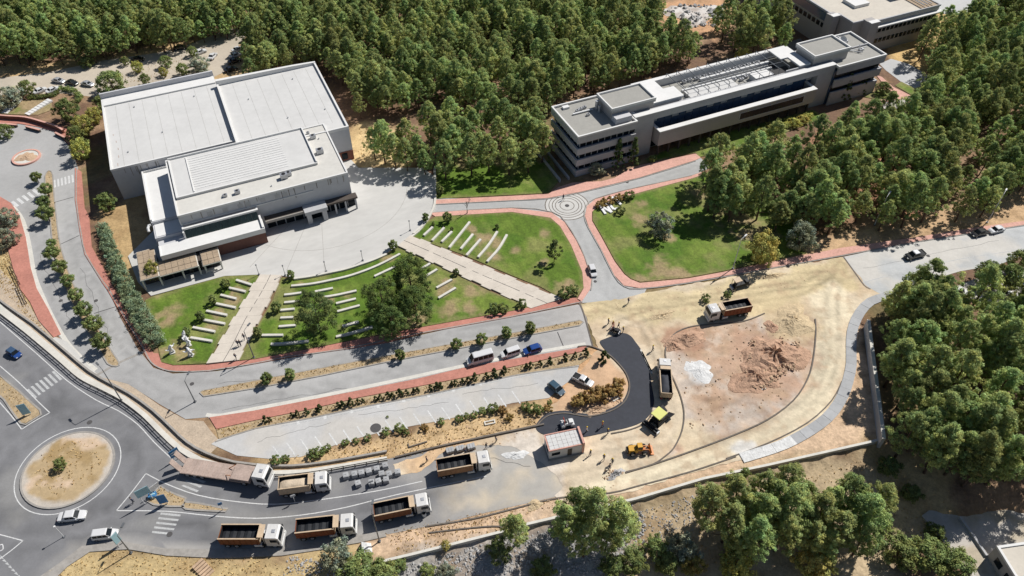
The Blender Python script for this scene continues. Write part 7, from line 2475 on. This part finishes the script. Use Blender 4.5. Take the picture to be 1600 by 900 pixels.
# ------------------------------------------------------------------ heaps, rubble and stones
def heap(name, px, py, rx, ry, h, mat, label, cat, seed, rz=0.0, rough=.5):
    x0, y0 = G(px, py)
    n, m = 30, 10
    r = np.random.default_rng(seed)
    vs, fs = [(0, 0, h)], []
    ph = r.uniform(0, 6.28, 3)
    for j in range(1, m + 1):
        t = j / m
        for k in range(n):
            a = 2 * PI * k / n
            e = 1 + .22 * math.sin(2 * a + ph[0]) + .16 * math.sin(3 * a + ph[1]) + .1 * math.sin(7 * a + ph[2])
            z = h * (1 - t) ** 1.1 * (.5 + 1.0 * float(fbm(np.array([rx * t * math.cos(a) + seed * 9]), np.array([ry * t * math.sin(a)]), 1.6, 4, seed)[0])) * (1 + rough * r.normal() * .22) if j < m else -.12
            vs.append((rx * t * e * math.cos(a) + r.normal() * .06 * rough, ry * t * e * math.sin(a) + r.normal() * .06 * rough, max(z, -.12)))
    for k in range(n):
        fs.append((0, 1 + k, 1 + (k + 1) % n))
    for j in range(m - 1):
        for k in range(n):
            a, c = 1 + j * n + k, 1 + j * n + (k + 1) % n
            fs.append((a, a + n, c + n, c))
    b = MB()
    b.add(vs, fs)
    o = tag(b.build(name, mat), label, cat)
    place(o, (x0, y0, .04), rz)
    return o


heap('soil_heap', 1072, 529, 4.2, 2.0, .9, 'soil_heap', 'brown soil heap along the kerb at the upper left of the dug island', 'heap', 1, .35)
heap('soil_heap', 1052, 541, 1.8, 1.7, .6, 'soil_heap', 'small dark soil heap beside the larger one at the island corner', 'heap', 2)
heap('soil_heap', 1207, 557, 5.9, 5.2, 1.6, 'soil_heap', 'large reddish heap of broken soil and stones on the dug island', 'heap', 3, -.2, .9)
heap('soil_heap', 1180, 590, 5.2, 3.8, 1.0, 'soil_heap', 'lower reddish heap of rubble beside the large one', 'heap', 4, 0, .9)
heap('soil_heap', 1238, 502, 5.4, 3.4, 1.1, 'soil_tan', 'tan mound of sandy soil at the top right of the dug island', 'heap', 5, .5, .4)
heap('soil_heap', 1208, 512, 1.9, 1.6, .6, 'soil_heap', 'small dark hollow looking heap left of the tan mound', 'heap', 6)
heap('powder_heap', 1093, 579, 2.9, 2.4, .38, 'white_powder', 'white heap of powdery gravel on the dug island', 'heap', 7, 0, .35)
heap('powder_heap', 806, 711, 2.0, 1.0, .35, 'white_powder', 'low white heap on the road left of the gatehouse', 'heap', 8, .2, .7)
heap('soil_heap', 935, 640, 3.2, 1.1, .6, 'stone_tan', 'rubble heap under the reeds inside the asphalt bend', 'heap', 9, .3, .9)
heap('soil_heap', 905, 640, 1.6, .9, .5, 'stone_tan', 'small rubble heap at the left inside the asphalt bend', 'heap', 10, .2, .9)
heap('soil_heap', 962, 741, 1.6, .8, .5, 'stone', 'grey stone pile at the start of the haul road', 'heap', 11, .5, .9)
heap('soil_heap', 1205, 432, 3.0, .8, .45, 'soil_tan', 'long low soil ridge beside the pink pavement', 'heap', 12, .2, .6)
heap('soil_heap', 1035, 493, 3.4, .9, .4, 'soil_tan', 'low ridge of turned soil across the dirt road', 'heap', 13, .3, .7)
heap('soil_heap', 836, 789, 1.6, .8, .4, 'soil_tan', 'small soil heap on the lower verge below the gatehouse', 'heap', 14, .3, .5)
sr = np.random.default_rng(21)


def stones(name, mat, label, polys, kind='stuff'):
    b = MB()
    for poly, n, s0, s1, zb in polys:
        P_ = np.array(poly, float)
        cnt = 0
        while cnt < n:
            px, py = sr.uniform(P_[:, 0].min(), P_[:, 0].max()), sr.uniform(P_[:, 1].min(), P_[:, 1].max())
            if not inside(np.array([px]), np.array([py]), poly)[0]:
                continue
            cnt += 1
            x, y, z = GT(px, py)
            s = s0 + (s1 - s0) * sr.random() ** 3
            q = sr.normal(size=(6, 3)) * .18 + np.array([(1, 0, 0), (-1, 0, 0), (0, 1, 0), (0, -1, 0), (0, 0, .8), (0, 0, -.6)])
            q = q * s * .5 * np.array([1, 1, .8]) + np.array([x, y, z + zb + s * .15])
            b.add(q, [(0, 2, 4), (2, 1, 4), (1, 3, 4), (3, 0, 4), (2, 0, 5), (1, 2, 5), (3, 1, 5), (0, 3, 5)])
    return tag(b.build(name, mat), label, 'stones', kind=kind)


stones('rubble_stones', 'stone', 'loose grey stones over the bank below the low wall', [([(600, 890), (800, 838), (1000, 786), (1010, 830), (985, 862), (960, 898), (640, 898)], 3400, .12, .6, 0), ([(990, 800), (1100, 770), (1080, 850), (990, 900), (960, 890)], 900, .1, .42, 0), ([(1040, 15), (1075, 5), (1140, 8), (1120, 40), (1070, 45)], 160, .5, 2.2, 0), ([(450, 868), (590, 885), (560, 898), (440, 898)], 300, .12, .5, 0)])
stones('site_rubble', 'stone_tan', 'broken stones and clods scattered over the dug island', [([(1060, 515), (1190, 500), (1268, 505), (1262, 575), (1215, 630), (1080, 680), (1072, 620), (1048, 560)], 500, .1, .5, .05), ([(1170, 535), (1250, 535), (1245, 575), (1190, 612), (1160, 600)], 420, .15, .8, .35), ([(890, 625), (975, 600), (978, 625), (940, 645), (880, 642)], 220, .12, .6, .05), ([(945, 733), (978, 736), (955, 752), (940, 748)], 40, .2, .6, .05), ([(600, 832), (780, 795), (960, 757), (955, 768), (790, 815), (620, 850)], 420, .08, .3, .05), ([(440, 718), (620, 680), (840, 650), (845, 680), (640, 730)], 300, .08, .35, .03), ([(910, 478), (1120, 440), (1310, 410), (1290, 440), (1060, 500), (930, 510)], 260, .06, .25, .05)])
RK = GP([(1030, 18), (1048, 10), (1075, 9), (1090, 12), (1118, 8), (1132, 14), (1128, 26), (1108, 30), (1096, 38), (1080, 44), (1068, 40), (1062, 28), (1042, 26)])
cdt_sheet('bare_rock', wob(RK, .9, 8), .05, 'dirt', lambda x, y: blend(np.tile(np.array(A(228, 222, 216)), (len(x), 1)), A(190, 178, 168), sstep(fbm(x, y, 2.6, 4, 15), .46, .62)), 1.0)
# timber pieces, planks, kerb beams and small debris
for px, rz, L, lab in (((766, 663), .25, 1.9, 'white broken board frame lying on the dry strip below the car park'), ((1190, 600), 1.9, 2.6, 'grey concrete slab piece tipped on the reddish heap'), ((963, 625), .6, 1.4, 'pale concrete chunk under the reeds in the asphalt bend'), ((653, 695), .35, 3.2, 'dark timber beam lying on the dry strip above the concrete blocks')):
    x, y = G(*px)
    b = MB()
    b.box(-L / 2, L / 2, -.1, .1, .0, .2).box(-L / 2, -L / 2 + .18, .1, .75, 0, .18)
    if 'beam' not in lab:
        b.box(L / 2 - .2, L / 2, .1, .75, 0, .19).box(-L / 2 + .18, L / 2 - .2, .5, .7, 0, .17)
    o = tag(b.build('debris', 'dark_kerb' if 'beam' in lab else 'pale_concrete'), lab, 'debris')
    place(o, (x, y, .04), rz)
seat_wall([(617, 714), (690, 696), (760, 681), (850, 662)], 'low concrete kerb wall between the dry strip and the orange soil', .3, .4, 'dark_kerb')
# small items by the trucks
x, y = G(663, 806)
t = tag(empty('water_barrel', (x, y, .04)), 'small pale barrel with dark lid on the road by the leading dump truck', 'barrel')
MB().tube([(0, 0, 0), (0, 0, .3), (0, 0, .62), (0, 0, .9)], [.3, .36, .36, .3], 14).build('drum', 'steel_white', t)
MB().cyl((0, 0, .9), (0, 0, .96), .31, n=14).build('lid', 'black_metal', t)
# the white slab lump by the lower pavement
x, y = G(571, 860)
b = MB()
b.add([(-1.0, -.9, 0), (.9, -.7, 0), (1.1, .8, 0), (-.4, 1.3, 0), (-.5, -.3, .8), (.4, -.2, .7), (.5, .6, .9), (-.2, .9, 1.2)], [(0, 1, 5, 4), (1, 2, 6, 5), (2, 3, 7, 6), (3, 0, 4, 7), (4, 5, 6, 7), (3, 2, 1, 0)])
o = tag(b.build('broken_slab', 'white_powder'), 'bright white broken slab on the verge below the street lamp', 'debris')
place(o, (x, y, .05), .4)
# steps at the bottom edge
t = tag(empty('garden_stair', (*G(318, 890), 0), .9), 'short flight of stone steps in the dry grass at the bottom edge', 'steps')
for k in range(6):
    MB().box(-.9, .9, k * .5 - 1.5, k * .5 - 1.08, 0, .12 + .08 * k).build('step', 'stone_tan', t)
# ---- top left: terrace walls, white stairs, fence
for px, lab, mat, h in (([(-10, 179), (12, 181), (40, 183), (66, 190), (88, 197), (98, 203)], 'curved low red wall above the small roundabout', 'brick_red', 1.1), ([(-10, 192), (14, 194), (26, 195)], 'short dark wall piece at the edge of the small roundabout, left one', 'dark_wall', .7), ([(40, 197), (62, 203)], 'short dark wall piece at the edge of the small roundabout, right one', 'dark_wall', .7), ([(86, 207), (102, 215)], 'short dark wall piece beside the trees at the small roundabout', 'dark_wall', .7)):
    P = GP(px, h)
    P = smooth(P, 3, False) if len(P) > 2 else P
    b = MB()
    b.ribbon(P, .4, 0, h)
    o = tag(b.build('terrace_wall', mat, None, (P[0][0], P[0][1], 0)), lab, 'wall')
    b = MB()
    b.ribbon([(p[0] - P[0][0], p[1] - P[0][1]) for p in P], .5, h, h + .1)
    b.build('coping', 'pink_paving', o)
for a, c, lab in (((7, 178), (32, 156), 'white stair crossing the dry lawn at the top left, left one'), ((42, 180), (80, 158), 'white stair crossing the dry lawn at the top left, right one')):
    A_, C_ = Vector(G(*a)), Vector(G(*c))
    t = tag(empty('garden_stair', (A_.x, A_.y, .13)), lab, 'steps')
    d = (C_ - A_)
    ang = math.atan2(d.y, d.x)
    for k in range(8):
        p = d * ((k + .5) / 8)
        b = MB()
        b.obox((p.x, p.y), ang, d.length / 8 - .12, 1.7, 0, .12 + .05 * k)
        b.build('step', 'white_trim', t)
for i, (a, c) in enumerate((((18, 415), (32, 445)), ((30, 448), (42, 474)))):
    A_, C_ = Vector(G(*a)), Vector(G(*c))
    t = tag(empty('timber_fence', (A_.x, A_.y, 0)), 'brown timber fence on the dry verge left of the red pavement, %s one' % ('upper', 'lower')[i], 'fence')
    d = C_ - A_
    ang = math.atan2(d.y, d.x)
    for k in range(4):
        p = d * (k / 3)
        b = MB()
        b.obox((p.x, p.y), ang, .16, .16, 0, 1.1)
        b.build('post', 'bark', t)
    for z in (.45, .9):
        b = MB()
        b.obox((d.x / 2, d.y / 2), ang, d.length, .08, z, z + .14)
        b.build('rail', 'bark', t)
# planter rim on the small roundabout
x, y = SC
o = heap('flower_bed', 42, 247, 2.3, 2.3, .35, 'stone_tan', 'round stony bed in the middle of the small roundabout', 'flower bed', 30, 0, .6)
o.location.z = .3
# lower yard wall
P = [G(p[0], p[1], YZ + .5) for p in ((1500, 808), (1515, 828), (1530, 850), (1542, 868))]
b = MB()
b.ribbon(P, .35, YZ - .5, YZ + .6)
tag(b.build('yard_wall', 'facade_grey', None, (P[0][0], P[0][1], YZ)), 'thin wall running across the pale yard toward the corner building', 'wall')
